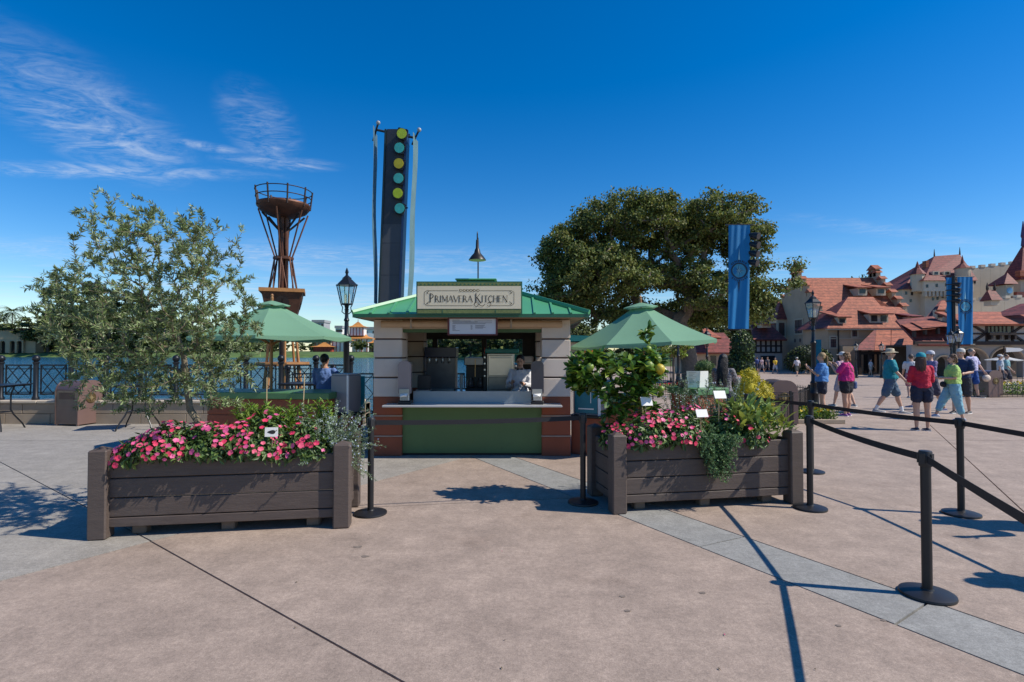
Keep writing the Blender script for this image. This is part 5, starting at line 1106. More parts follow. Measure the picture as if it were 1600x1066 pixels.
# ------------------------------------------------------------------ things right of the kiosk
k2 = empty('booth', (1.62, 13.2, 0), label='small cream booth with teal awning just right of the kiosk', cat='booth')
ob('wall', bx(-.45, .42, 0, 1.5, 0, 1.9), M_CREAM, k2); ob('awning', MB().prism([(-.55, 1.92), (.55, 1.92), (.5, 2.04), (-.5, 2.08)], -.3, 1.7), mat('teal_awning', (.01, .17, .15), .6), k2)
ob('window', bx(-.36, -.02, -.015, 0, 1.05, 1.72), mat('tan_board', (.42, .33, .2), .7), k2); ob('window', bx(-.3, -.08, -.02, -.0151, 1.3, 1.65), M_INT, k2)
ob('orange_poster', bx(.1, .36, -.02, 0, 1.46, 1.72), mat('orange_print', (.75, .17, .03), .5), k2); ob('white_poster', bx(.09, .37, -.02, 0, 1.0, 1.44), M_CARD, k2); ob('post', bx(.0, .06, -.02, -.001, 0, 1.9), mat('tan_post', (.5, .38, .25), .7), k2)
# ------------------------------------------------------------------ trees
def clump_tree(name, base, trunk, trad, env, ntip, leaves, ll, lw, mats, mw, label, cat='tree', seed=0, tip=.02, spread=.9, group=None, bark=None, bias=.3, rcut=0):
    """env: list of ((x,y,z), (rx,ry,rz), weight) relative to base; tips fill these, leaf clumps sit on the tips"""
    rs = np.random.RandomState(seed); t = empty(name, base, label=label, cat=cat, group=group); w = np.array([e[2] for e in env], float); w /= w.sum(); tg = []
    for k in range(ntip):
        e = env[rs.choice(len(env), p=w)]; u = rnd_unit(1, rs)[0] * rs.rand() ** .33; tg.append(np.array(e[0]) + u * np.array(e[1]))
    ch = grow(trunk, trad, tg, seed + 1, tip=tip, bias=bias, wob=.14)
    ob('trunk', MB().tube(*ch[0], 10), bark or M_BARK, t, True); ob('limbs', branches_mb(ch[1:], 6, 4, rcut), bark or M_BARK, t, True, kind='stuff')
    T = np.array(tg); n = int(leaves / ntip); c = np.repeat(T, n, 0); sz = np.repeat(rs.uniform(.55, 1.25, ntip) * spread, n)[:, None]
    u = rnd_unit(len(c), rs); rr = rs.rand(len(c), 1) ** .5; off = u * rr * sz; off[:, 2] *= .62; c = c + off; d = rnd_unit(len(c), rs); d[:, 2] -= .3; nr = off + rnd_unit(len(c), rs) * .5 + np.array([0, 0, .35]); N = len(c)
    link('crown', leaf_mesh('crown', c, d, nr, rs.uniform(*ll, N), rs.uniform(*lw, N), mats, rs.choice(len(mats), N, p=mw), .2, True), None, t)
    return t
# the big spreading tree on the right
Yb = 36.0; s = Yb / FPX; b0 = Vector((P(1078, 590, Yb).x, Yb, gz(Yb)))
def E(x, y, rx, ry, rd, w, dY=0): p = P(x, y, Yb + dY) - b0; return (tuple(p), (rx * s, rd, ry * s), w)
env = [E(1000, 345, 115, 42, 3.2, 2.2), E(900, 395, 62, 48, 3, 1.5), E(1110, 345, 80, 42, 3.2, 1.6), E(1165, 385, 34, 52, 2.2, .8), E(945, 430, 85, 45, 3.4, 1.4, -1), E(1050, 415, 85, 45, 3.6, 1.3, 1), E(880, 460, 48, 30, 2.4, .7), E(1115, 450, 70, 35, 3, 1.1, -1),
       E(1180, 465, 24, 26, 1.6, .35, -2), E(1238, 432, 8, 20, .7, .06, -2), E(1215, 450, 10, 14, .8, .06, -2), E(960, 490, 80, 26, 3, .7, 2), E(1145, 490, 48, 20, 2.2, .5), E(1060, 495, 70, 25, 3, .6, 3), E(860, 505, 40, 25, 2, .35, 3)]
trunk = [Vector(p) - b0 for p in (b0 + Vector((0, 0, -.2)), P(1078, 570, Yb), P(1074, 548, Yb), P(1068, 528, Yb), P(1060, 508, Yb))]
clump_tree('spreading_tree', b0, trunk, .55, env, 1000, 112000, (.13, .24), (.08, .14), [M_OAK, M_OAK2], [.62, .38], 'huge spreading tree with grey limbs right of the kiosk', seed=61, tip=.018, spread=.75, bias=.12)
# bare-ish small tree with yellowish leaves left of the trunk
Y2 = 27.0; b1 = Vector((P(1052, 590, Y2).x, Y2, gz(Y2))); e2 = lambda x, y, rx, ry, w: (tuple(P(x, y, Y2) - b1), (rx * Y2 / FPX, .8, ry * Y2 / FPX), w)
clump_tree('small_tree', b1, [Vector((0, 0, 0)), Vector((.02, 0, .8)), Vector((0, 0, 1.3))], .06, [e2(1052, 545, 26, 14, 1)], 40, 1500, (.1, .17), (.05, .08), [M_OAK2, M_LIME], [.6, .4], 'thin young tree with sparse yellow green leaves behind the citrus tree', seed=4, tip=.006, spread=.25)

# far trees: three built once, copied with their own labels
def far_tree(seed, h, r, label, mats, mw, palm=False):
    rs = np.random.RandomState(seed); env = [((rs.normal() * r * .4, rs.normal() * r * .3, h * q), (r * (1.05 - .5 * abs(q - .55)), r * .8, h * .17), 1) for q in (.3, .45, .55, .68, .82)] + [((r * .5, 0, h * .5), (r * .5, r * .5, h * .15), .6), ((-r * .5, 0, h * .58), (r * .5, r * .5, h * .15), .6)]
    return clump_tree('far_tree', (0, 0, 0), [Vector((0, 0, -.5)), Vector((.1, 0, h * .2)), Vector((0, 0, h * .4))], h * .025, env, 90, 6500, (h * .035, h * .065), (h * .02, h * .036), mats, mw, label, seed=seed, tip=h * .003, spread=h * .085, group='trees on the far bank')
Mf = [mat('far_leaf_dark', (.05, .072, .022), .7, var=.3, scale=.3, island=.5, trans=.15), mat('far_leaf_mid', (.10, .135, .035), .7, var=.3, scale=.3, island=.4, trans=.2), mat('far_leaf_light', (.19, .22, .055), .7, var=.3, scale=.3, island=.4, trans=.2)]
protos = [far_tree(71, 10, 4.2, 'x', Mf, [.6, .3, .1]), far_tree(72, 10, 5.2, 'x', Mf, [.3, .5, .2]), far_tree(73, 10, 3.4, 'x', Mf, [.15, .45, .4])]
used = [0, 0, 0]
def bank_z(x, y): d = y - shore_y(x); return -.45 if d < 0 else (.35 * d / 2.5 - .45 * (1 - d / 2.5) if d < 2.5 else .35 + .65 * (d - 2.5) / 6.5 if d < 9 else 1.0 + .5 * min(1, (d - 9) / 17))
def put(px, Y, topy, kind, label, wide=1.0):
    x = (px - 800) / FPX * Y; z0 = bank_z(x, Y); h = CAMZ + (549 - topy) * Y / FPX - z0; s_ = h / 10.4
    if not used[kind]: o = protos[kind]; used[kind] = 1; o.location = (x, Y, z0); o['label'] = label
    else: o = copy_tree(protos[kind], (x, Y, z0), random.random() * 6, label=label)
    o.scale = (s_ * wide, s_ * wide, s_); return o
for a in ((125, 225, 437, 0, 'tallest dark tree on the far bank, seen through the olive branches', 1.0), (75, 228, 492, 0, 'low dark tree right of the arcade building on the far bank', 1.5), (170, 222, 468, 1, 'broad tree on the far bank right of the tallest one', 1.2), (215, 224, 452, 0, 'second tallest dark tree on the far bank', 1.0),
          (262, 226, 478, 1, 'rounded tree on the far bank behind the olive trunk', 1.2), (310, 224, 500, 0, 'low tree on the far bank left of the umbrella', 1.5), (365, 222, 515, 1, 'low green tree on the far bank behind the left umbrella', 1.6), (30, 240, 500, 1, 'tree behind the arcade building at the left edge', 1.3), (-10, 236, 488, 2, 'tree at the extreme left of the far bank', 1.2),
          (430, 218, 530, 1, 'small tree on the far bank between the beacon tower legs', 1.3), (562, 214, 529, 2, 'pale green tree before the orange roofed hall', 1.5), (590, 216, 533, 2, 'small pale tree at the kiosk left pillar, far bank', 1.5), (470, 216, 534, 0, 'small dark tree left of the red pavilion, far bank', 1.5),
          (668, 190, 520, 2, 'left tree seen through the kiosk window', 1.3), (700, 172, 512, 1, 'second tree from the left seen through the kiosk window', 1.4), (735, 150, 516, 0, 'dark tree in the middle of the kiosk window', 1.5), (765, 140, 514, 1, 'tree seen behind the kiosk oven', 1.5), (800, 128, 512, 2, 'light tree seen above the teal oven lid', 1.4), (835, 112, 518, 1, 'tree seen behind the kiosk server', 1.4),
          (690, 175, 541, 2, 'low light bush on the bank in the kiosk window', 2.2), (650, 200, 540, 2, 'low bush at the left of the kiosk window', 2.0), (845, 88, 470, 1, 'tree rising behind the kiosk roof right corner', 1.0), (880, 80, 480, 0, 'dark tree behind the booth right of the kiosk', 1.1), (930, 86, 500, 1, 'tree behind the right umbrella', 1.2), (1000, 84, 505, 0, 'dark tree far behind the big spreading tree', 1.3), (1195, 92, 455, 0, 'dark tree behind the half timbered cottage', 1.1), (1130, 88, 480, 1, 'tree behind the blue single banner', 1.2)): put(*a)
# a low spreading tree seen over the hall roof
put(1352, 105, 428, 0, 'treetop just showing above the hall roof ridge', .7)
def palm(px, Y, topy, label):
    x = (px - 800) / FPX * Y; z0 = bank_z(x, Y); h = CAMZ + (549 - topy) * Y / FPX - z0; t = empty('palm_tree', (x, Y, z0), label=label, cat='tree', group='palms on the far bank'); rs = np.random.RandomState(int(px))
    ob('trunk', MB().tube([(0, 0, -.3), (.2, 0, h * .5), (.1, 0, h * .86)], [.3, .22, .18], 7), M_BARK, t, True); C_, D_, N_, L_ = [], [], [], []
    for k in range(26):
        a = rs.uniform(0, 6.283); el = rs.uniform(-.5, 1.2); p = Vector((.1, 0, h * .86))
        for j in range(9):
            d = Vector((math.cos(a) * math.cos(el), math.sin(a) * math.cos(el), math.sin(el))); p = p + d * h * .028; el -= .16
            for sg in (1, -1): C_.append(p.copy()); D_.append(d + sg * Vector((-math.sin(a), math.cos(a), -.4)) * 1.0); N_.append((0, 0, 1)); L_.append(h * .1 * (1 - j / 14))
    link('crown', leaf_mesh('crown', C_, D_, N_, np.array(L_), h * .016, [Mf[1]], None, .1), None, t)
palm(18, 232, 478, 'palm at the left picture edge behind the arcade building'); palm(262, 230, 470, 'palm behind the olive tree on the far bank'); palm(655, 188, 505, 'palm at the left of the kiosk window'); palm(5, 234, 486, 'shorter palm cut by the left picture edge')

# ------------------------------------------------------------------ shrubs right of the citrus planter
def shrub(name, loc, blobs, n, ll, lw, mats, mw, label, seed, cat='shrub', kind=None, stem=True):
    rs = np.random.RandomState(seed); t = empty(name, loc, label=label, cat=cat); B = np.array([b + (1,) * (6 - len(b)) for b in blobs], float); w = B[:, 3] * B[:, 4] * B[:, 5]; w = (w ** .67) / (w ** .67).sum(); i = rs.choice(len(B), n, p=w); u = rnd_unit(n, rs)
    c = B[i, :3] + u * B[i, 3:6] * rs.uniform(.82, 1.04, (n, 1)); k = c[:, 2] > .02; c, u = c[k], u[k]; N = len(c); d = rnd_unit(N, rs) + u * .6; nr = u + rs.normal(size=(N, 3)) * .4
    link('foliage', leaf_mesh('foliage', c, d, nr, rs.uniform(*ll, N), rs.uniform(*lw, N), mats, rs.choice(len(mats), N, p=mw), .2, True), None, t)
    core = MB()
    for b in B: core.ball(tuple(b[:3]), 1, 12, 8, sc_=tuple(b[3:6] * .86))
    cm = core.mesh('inner_foliage', True); 
    ob('stem', MB().tube([(B[0][0], B[0][1], 0), (B[0][0], B[0][1], B[0][2])], .03, 6), M_BARK, t) if stem else None
    link('inner_foliage', cm, mats[0], t); return t
Yq = 11.6; q = lambda x, y: (P(x, y, Yq).x - P(1172, 600, Yq).x, P(x, y, Yq).z); sq = Yq / FPX
M_YEL = mat('yellow_flower_leaf', (.50, .42, .012), .6, island=.35, trans=.2); M_YEL2 = mat('yellow_green_leaf', (.24, .27, .02), .6, island=.35, trans=.2)
def blob(x, y, rx, ry, rd): a, z = q(x, y); return (a, 0, z, rx * sq, rd, ry * sq)
shrub('yellow_flowering_shrub', (P(1172, 600, Yq).x, Yq, 0), [blob(1166, 612, 18, 34, .3), blob(1156, 640, 22, 40, .34), blob(1178, 632, 24, 38, .34), blob(1190, 622, 18, 28, .28), blob(1172, 590, 14, 14, .2), blob(1160, 596, 12, 14, .2)], 11000, (.02, .035), (.014, .022), [M_YEL, M_YEL2], [.72, .28], 'clipped mound of bright yellow flowers beside the trash can', 31)
Yq = 13.2; sq = Yq / FPX; q = lambda x, y: (P(x, y, Yq).x - P(1160, 600, Yq).x, P(x, y, Yq).z)
shrub('ivy_column', (P(1160, 600, Yq).x, Yq, 0), [blob(1160, 545, 17, 28, .3), blob(1157, 580, 20, 40, .32), blob(1156, 620, 20, 40, .32)], 6500, (.035, .06), (.03, .045), [mat('ivy_leaf', (.035, .06, .018), .5, island=.5, trans=.2), M_IMP2], [.75, .25], 'tall dark ivy covered column below the single blue banner', 32)
Yq = 13.0; sq = Yq / FPX; q = lambda x, y: (P(x, y, Yq).x - P(1100, 600, Yq).x, P(x, y, Yq).z)
shrub('round_hedge', (P(1100, 600, Yq).x, Yq, 0), [blob(1101, 574, 15, 11, .24), blob(1100, 605, 22, 34, .3)], 4500, (.02, .03), (.015, .02), [mat('hedge_leaf', (.05, .10, .02), .6, island=.4, trans=.2), M_IMP2], [.7, .3], 'clipped round green hedge behind the cream menu card', 33)
# flower bed behind the low iron fence
def low_fence(pts, h, label, step=.11):
    t = empty('low_iron_fence', pts[0], label=label, cat='fence'); o = Vector(pts[0]); pk = MB().tube([(0, 0, .03), (0, 0, h + .03)], .007, 5).mesh('picket'); pk.materials.append(M_IRON)
    for a, b_ in zip(pts, pts[1:]):
        a, b_ = Vector(a) - o, Vector(b_) - o
        for z in (.12, h - .03): ob('rail', MB().bar(a + Vector((0, 0, z)), b_ + Vector((0, 0, z)), .02), M_IRON, t)
        n = max(2, int((b_ - a).length / step))
        for k in range(n + 1): link('picket', pk, None, t, loc=a.lerp(b_, k / n))
        ob('fence_post', bx(a.x - .02, a.x + .02, a.y - .02, a.y + .02, 0, h + .08), M_IRON, t)
    return t
low_fence([(P(1148, 600, 11.0).x, 11.0, 0), (P(1235, 600, 12.0).x, 12.0, 0), (P(1264, 600, 14.3).x, 14.3, 0), (P(1215, 600, 16.6).x, 16.6, 0)], .72, 'low black iron fence around the yellow flower bed')
low_fence([(P(1020, 600, 19).x, 19, 0), (P(1072, 600, 20).x, 20, 0)], .9, 'low black fence behind the citrus tree')
low_fence([(P(1550, 600, 20.4).x, 20.4, gz(20.4)), (P(1640, 600, 19.2).x, 19.2, gz(19.2))], .75, 'low black fence along the far flower bed at the right edge', .14)
def flower_bed(loc, rx, ry, h, label, fm, seed, n=1800, nb=60):
    rs = np.random.RandomState(seed); t = empty('flower_bed', loc, label=label, cat='flowers'); u = rs.uniform(-1, 1, (n, 2)); c = np.c_[u[:, 0] * rx, u[:, 1] * ry, rs.uniform(.05, h, n)]
    link('foliage', leaf_mesh('foliage', c, rnd_unit(n, rs) + np.array([0, 0, .6]), rnd_unit(n, rs), rs.uniform(.06, .11, n), rs.uniform(.025, .04, n), [M_IMP, M_LIME], rs.choice(2, n, p=[.6, .4]), .2, True), None, t, kind='stuff')
    for k in range(nb):
        o = link('bloom', fm[k % len(fm)], None, t, loc=(rs.uniform(-rx, rx), rs.uniform(-ry, ry), h + rs.uniform(-.04, .08))); o.scale = (.045, .045, .06); o.rotation_euler = (rs.uniform(.2, 1.2), rs.uniform(-.4, .4), rs.uniform(0, 6))
    ob('edging', MB().box(-rx - .08, rx + .08, -ry - .08, -ry, 0, .1, .01).box(-rx - .08, rx + .08, ry, ry + .08, 0, .1, .01), M_STONE, t); return t
yb = BLM[0].copy(); yb.materials.clear(); yb.materials.append(mat('yellow_bloom', (.75, .52, .02), .5, objrand=.2, trans=.2)); wb_ = BLM[1].copy(); wb_.materials.clear(); wb_.materials.append(mat('cream_bloom', (.65, .6, .4), .5)); rb_ = BLM[2].copy(); rb_.materials.clear(); rb_.materials.append(mat('red_bloom', (.6, .02, .02), .5))
flower_bed((P(1257, 630, 13.2).x, 13.2, 0), .5, .6, .3, 'yellow pansies in the bed beside the lamp post', [yb, yb, wb_], 3)
flower_bed((P(1580, 605, 20.8).x + .6, 21.0, gz(21)), 2.2, .7, .5, 'white and yellow flowers in the far right bed', [wb_, yb], 4, 2500, 110)
flower_bed((P(1030, 600, 24).x, 24, gz(24)), 1.5, .5, .35, 'red flowers in a bed far behind the citrus tree', [rb_], 5, 1500, 70)
# far wood: an uncountable low belt of trees and shrubs behind the lawn of the far bank
rs = np.random.RandomState(91); C_ = []
for k in range(260):
    x = rs.uniform(-330, 8); y0 = shore_y(x) + rs.uniform(16, 40); z0 = 1.0; h = rs.uniform(4.5, 9.5) * (.75 if -90 < x < -40 else 1.1); r_ = rs.uniform(3, 6)
    if -98 < x < -50: h *= .5; y0 += 45
    u = rnd_unit(110, rs); C_.append(np.array([x, y0, z0 + h * .5]) + u * np.array([r_, r_ * .6, h * .5]) * rs.uniform(.6, 1, (110, 1)))
C_ = np.concatenate(C_); N = len(C_)
tag(link('far_wood', leaf_mesh('far_wood', C_, rnd_unit(N, rs), rnd_unit(N, rs) + np.array([.4, -.4, .5]), rs.uniform(1.0, 2.0, N), rs.uniform(.7, 1.3, N), Mf, rs.choice(3, N, p=[.5, .35, .15]), .2, True)), 'low belt of trees and shrubs along the far bank', 'trees', None, 'stuff')
# ------------------------------------------------------------------ far buildings
def tiled(name, c, *a, **k):                 # roof tiles too far to tell apart: tone changes tile by tile
    m = mat(name, c, *a, **k); t = m.node_tree; b = t.nodes['Principled BSDF']; src = b.inputs['Base Color'].links[0].from_socket
    vo = t.nodes.new('ShaderNodeTexVoronoi'); vo.inputs['Scale'].default_value = 4.2; tcn = t.nodes.new('ShaderNodeTexCoord'); mp = t.nodes.new('ShaderNodeMapping'); mp.inputs['Scale'].default_value = (1, 1, 1.5); t.links.new(tcn.outputs['Object'], mp.inputs[0]); t.links.new(mp.outputs[0], vo.inputs['Vector'])
    sp2 = t.nodes.new('ShaderNodeSeparateXYZ'); t.links.new(vo.outputs['Color'], sp2.inputs[0]); mr = t.nodes.new('ShaderNodeMapRange'); mr.inputs[3].default_value = .7; mr.inputs[4].default_value = 1.25; t.links.new(sp2.outputs[0], mr.inputs[0])
    wv = t.nodes.new('ShaderNodeTexWave'); wv.wave_type = 'BANDS'; wv.bands_direction = 'Z'; wv.inputs['Scale'].default_value = .85; wv.inputs['Distortion'].default_value = .4; t.links.new(tcn.outputs['Object'], wv.inputs['Vector'])
    w2 = t.nodes.new('ShaderNodeMapRange'); w2.inputs[1].default_value = 0; w2.inputs[2].default_value = .35; w2.inputs[3].default_value = .68; w2.inputs[4].default_value = 1.05; t.links.new(wv.outputs[1], w2.inputs[0])
    mu = t.nodes.new('ShaderNodeMath'); mu.operation = 'MULTIPLY'; t.links.new(mr.outputs[0], mu.inputs[0]); t.links.new(w2.outputs[0], mu.inputs[1])
    h = t.nodes.new('ShaderNodeHueSaturation'); t.links.new(src, h.inputs['Color']); t.links.new(mu.outputs[0], h.inputs['Value']); t.links.new(h.outputs[0], b.inputs['Base Color']); return m
M_TILE = tiled('red_roof_tile', (.34, .10, .05), .75, var=.12, scale=2.2, bump=.6, bscale=9, stretch=(1, 1, 2.6), stain=((.22, .06, .04), 1.2, .52, .5))
M_TILED = tiled('dark_red_shaded_tile', (.19, .045, .035), .7, var=.25, scale=2.2, bump=.6, bscale=9, stretch=(1, 1, 2.6))  # dark red roofs, and slopes whose shade is painted into the tile colour
M_PLAST = mat('tan_plaster', (.42, .31, .21), .85, var=.12, scale=.8, bump=.3, bscale=12); M_PLAST2 = mat('cream_plaster', (.52, .43, .32), .85, var=.08, scale=.8, bump=.2, bscale=12)
M_TIMB = mat('dark_timber', (.03, .018, .014), .75, var=.2); M_CASTLE = mat('castle_stone', (.50, .43, .33), .85, var=.1, scale=.6, bump=.3, bscale=6); M_TRIMS = mat('stone_trim', (.48, .38, .27), .8, var=.1); M_BROWNW = mat('brown_shutter', (.10, .045, .035), .6)
class Bld:
    def __init__(s, name, loc, label, cat='building'): s.t = empty(name, loc, label=label, cat=cat); s.o = Vector(loc)
    def box(s, name, m, x0, x1, y0, y1, z0, z1, parent=None, bev=0): return ob(name, bx(x0 - s.o.x, x1 - s.o.x, y0 - s.o.y, y1 - s.o.y, z0 - s.o.z, z1 - s.o.z, bev), m, parent or s.t)
    def poly(s, name, m, vs, fs, parent=None): return ob(name, MB().add([Vector(v) - s.o for v in vs], fs), m, parent or s.t)
    def roofquad(s, name, m, a, b_, c, d, th=.18, parent=None):
        a, b_, c, d = map(Vector, (a, b_, c, d)); n = (b_ - a).cross(d - a); n = n.normalized() * th
        if n.z < 0: n = -n
        return s.poly(name, m, [a, b_, c, d, a - n, b_ - n, c - n, d - n], [(0, 1, 2, 3), (7, 6, 5, 4), (0, 4, 5, 1), (1, 5, 6, 2), (2, 6, 7, 3), (3, 7, 4, 0)], parent)
    def window(s, x0, x1, y, z0, z1, m=None, frame=.12, side='y', nx=2, nz=2, fm=None):
        fm = fm or M_TRIMS
        def B_(nm, mm, u0, u1, v0, v1, d0, d1, par): return s.box(nm, mm, u0, u1, y + d0, y + d1, v0, v1, par) if side == 'y' else s.box(nm, mm, y + d0, y + d1, u0, u1, v0, v1, par)
        w = B_('window', m or M_DARKGLASS, x0, x1, z0, z1, -.03, .02, None)
        for a in ((x0 - frame, x1 + frame, z0 - frame, z0), (x0 - frame, x1 + frame, z1, z1 + frame), (x0 - frame, x0, z0, z1), (x1, x1 + frame, z0, z1)): B_('frame', fm, *a, -.1, .02, w)
        for k in range(1, nx): u = x0 + (x1 - x0) * k / nx; B_('glazing_bar', M_TIMB, u - .03, u + .03, z0, z1, -.05, -.03, w)
        for k in range(1, nz): v = z0 + (z1 - z0) * k / nz; B_('glazing_bar', M_TIMB, x0, x1, v - .03, v + .03, -.052, -.031, w)
        return w
    def dormer(s, x0, x1, yf, yb, z0, z1, zr, m=M_TILE):
        d = s.box('dormer', M_PLAST2, x0, x1, yf, yb, z0, z1); s.roofquad('dormer_roof', m, (x0 - .25, yf - .5, z1 + .05), (x1 + .25, yf - .5, z1 + .05), (x1 + .25, yb + 1.2, zr), (x0 - .25, yb + 1.2, zr), .12, d)
        n = 2 if x1 - x0 > 1.6 else 1
        for k in range(n): a = x0 + (x1 - x0) * (k + .18) / n; b_ = x0 + (x1 - x0) * (k + .82) / n; s.box('dormer_window', M_DARKGLASS, a, b_, yf - .03, yf + .05, z0 + .25, z1 - .12, d)
def ax(px, Y): return (px - 800) / FPX * Y
def az(py, Y): return CAMZ + (549.06 - py) * Y / FPX
ZG = -.65
# hall with stepped gables
Yf, Yk = 62.0, 72.0; X0, X1 = ax(1283, Yf), ax(1412, Yf); ZE, ZR = az(494, Yf), az(434, 67)
B1 = Bld('gabled_hall', (X0, Yf, ZG), 'tan hall with a long red tiled roof between stepped gables')
B1.box('wall', M_PLAST, X0, X1, Yf, Yk, ZG, ZE)
B1.roofquad('roof', M_TILE, (X0 - .1, Yf - .5, ZE - .3), (X1 + .1, Yf - .5, ZE - .3), (X1 + .1, 67, ZR), (X0 - .1, 67, ZR)); B1.roofquad('roof', M_TILE, (X0 - .1, Yk + .5, ZE - .3), (X1 + .1, Yk + .5, ZE - .3), (X1 + .1, 67, ZR), (X0 - .1, 67, ZR))
for gx in (X0 - .35, X1 - .15):
    st = 6; g = B1.box('gable_wall', M_PLAST, gx, gx + .5, Yf - .2, Yk + .2, ZG, ZE - .2)
    for i in range(st):
        q0 = i / st; dy = (5.2) * (1 - q0); z0 = ZE - .2 + (ZR - ZE + .3) * i / st + .001; z1 = z0 + (ZR - ZE + .3) / st
        B1.box('gable_step', M_PLAST, gx, gx + .5, 67 - dy, 67 + dy, z0, z1 - .001, g)
        for sg in (-1, 1):
            yc = 67 + sg * (dy - .42); B1.box('step_block', M_PLAST, gx + .02, gx + .48, yc - .34, yc + .34, z1, z1 + .45, g)
            B1.poly('step_cap', M_TILE, [(gx - .15, yc - .55, z1 + .45), (gx + .65, yc - .55, z1 + .45), (gx + .65, yc + .55, z1 + .45), (gx - .15, yc + .55, z1 + .45), (gx - .15, yc, z1 + .85), (gx + .65, yc, z1 + .85)], [(0, 1, 5, 4), (2, 3, 4, 5), (0, 4, 3), (1, 2, 5), (0, 3, 2, 1)], g)
    B1.box('gable_peak', M_PLAST, gx + .02, gx + .48, 66.4, 67.6, ZR + .1, ZR + 1.0, g); B1.poly('peak_cap', M_TILE, [(gx - .2, 66.1, ZR + 1), (gx + .7, 66.1, ZR + 1), (gx + .7, 67.9, ZR + 1), (gx - .2, 67.9, ZR + 1), (gx - .2, 67, ZR + 1.6), (gx + .7, 67, ZR + 1.6)], [(0, 1, 5, 4), (2, 3, 4, 5), (0, 4, 3), (1, 2, 5), (0, 3, 2, 1)], g)
for px in (1347, 1376): d = ax(px, 63.8); B1.dormer(d - .55, d + .55, 63.6, 65.6, az(462, 63.8), az(449, 63.8) - .1, az(442, 66))
gx = X0 - .36
B1.window(65.2, 66.9, gx, az(521, 66), az(500, 66), M_BROWNW, .18, 'x')
for yy in (64.6, 65.8, 67.0):
    n = 12; B1.poly('round_niche', M_BROWNW, [(gx - .02, yy + .22 * math.cos(k * 6.283 / n), az(532, 66) + .26 * math.sin(k * 6.283 / n)) for k in range(n)], [tuple(range(n))])
bay = B1.box('bay_window', M_PLAST2, gx - 1.1, gx + .02, 69.2, 71.4, az(530, 70), az(500, 70)); B1.box('bay_glass', M_BROWNW, gx - 1.12, gx - 1.09, 69.45, 71.15, az(525, 70), az(505, 70), bay); B1.box('bay_glass', M_BROWNW, gx - .9, gx - .2, 69.17, 69.21, az(525, 70), az(505, 70), bay)
zb = az(500, 70); B1.poly('bay_roof', M_TILED, [(gx - 1.4, 68.9, zb), (gx + .02, 68.9, zb), (gx + .02, 71.7, zb), (gx - 1.4, 71.7, zb), (gx - .1, 70.3, zb + 2.6)], [(0, 1, 4), (1, 2, 4), (2, 3, 4), (3, 0, 4), (0, 3, 2, 1)], bay)
# wing in front
Yw = 57.0; A0, A1 = ax(1294, Yw), ax(1438, Yw); ze = az(512, Yw); zr = az(464, 60.5)
B2 = Bld('hall_wing', (A0, Yw, ZG), 'tan two storey wing with red hip roof and dormers before the gabled hall')
B2.box('wall', M_PLAST, A0, A1, Yw, 61.95, ZG, ze); am = ax(1370, 60); r0, r1 = ax(1326, 60.5), ax(1356, 60.5)
B2.roofquad('roof', M_TILE, (A0 - .5, Yw - .6, ze - .1), (am, Yw - .6, ze - .1), (am, 60.5, zr), (r0, 60.5, zr)); B2.poly('roof', M_TILED, [(A0 - .5, Yw - .6, ze - .1), (r0, 60.5, zr), (A0 - .5, 63, ze - .1)], [(0, 1, 2)])  # left hip slope is darker: its shade is put into the colour
B2.roofquad('roof', M_TILE, (am + .01, Yw - .6, ze - .1), (A1 + .6, Yw - .6, ze - .1), (ax(1412, 60), 60.5, az(480, 60.5)), (am + .01, 60.5, az(478, 60.5)))
B2.poly('roof', M_TILE, [(am, 60.5, zr), (am, 60.5, az(478, 60.5)), (ax(1395, 60), 60.5, az(478, 60.5))], [(0, 1, 2)])
B2.poly('roof', M_TILE, [(A1 + .6, Yw - .6, ze - .1), (A1 + .6, 62, ze - .1), (ax(1412, 60), 60.5, az(480, 60.5))], [(0, 1, 2)])
d = ax(1362, 58.3); B2.dormer(d - 1.0, d + 1.0, 57.1, 59.6, az(506, 57.1), az(491, 57.1), az(479, 60)); d = ax(1305, 58.2); B2.dormer(d - .4, d + .5, 57.0, 59, az(508, 57), az(496, 57), az(485, 59)); d = ax(1417, 58.5); B2.dormer(d - .6, d + .2, 57.1, 59.2, az(507, 57.1), az(495, 57.1), az(487, 59.5), M_TILED)
B2.window(ax(1295, Yw) + .15, ax(1304, Yw) + .15, Yw, az(543, Yw), az(527, Yw), M_BROWNW, .15); B2.window(ax(1331, Yw), ax(1339, Yw), Yw, az(526, Yw), az(515, Yw), M_BROWNW, .15)
B2.box('string_course', M_TRIMS, A0 - .04, A1 + .04, Yw - .08, Yw - .001, az(530, Yw), az(528.5, Yw)); B2.box('eave_board', M_TRIMS, A0 - .45, A1 + .5, Yw - .55, Yw - .3, ze - .28, ze - .12)
ob('drainpipe', MB().tube([Vector((ax(1309, Yw), Yw - .12, ze - .2)) - B2.o, Vector((ax(1309, Yw), Yw - .12, ZG)) - B2.o], .07, 6), M_TIMB, B2.t)
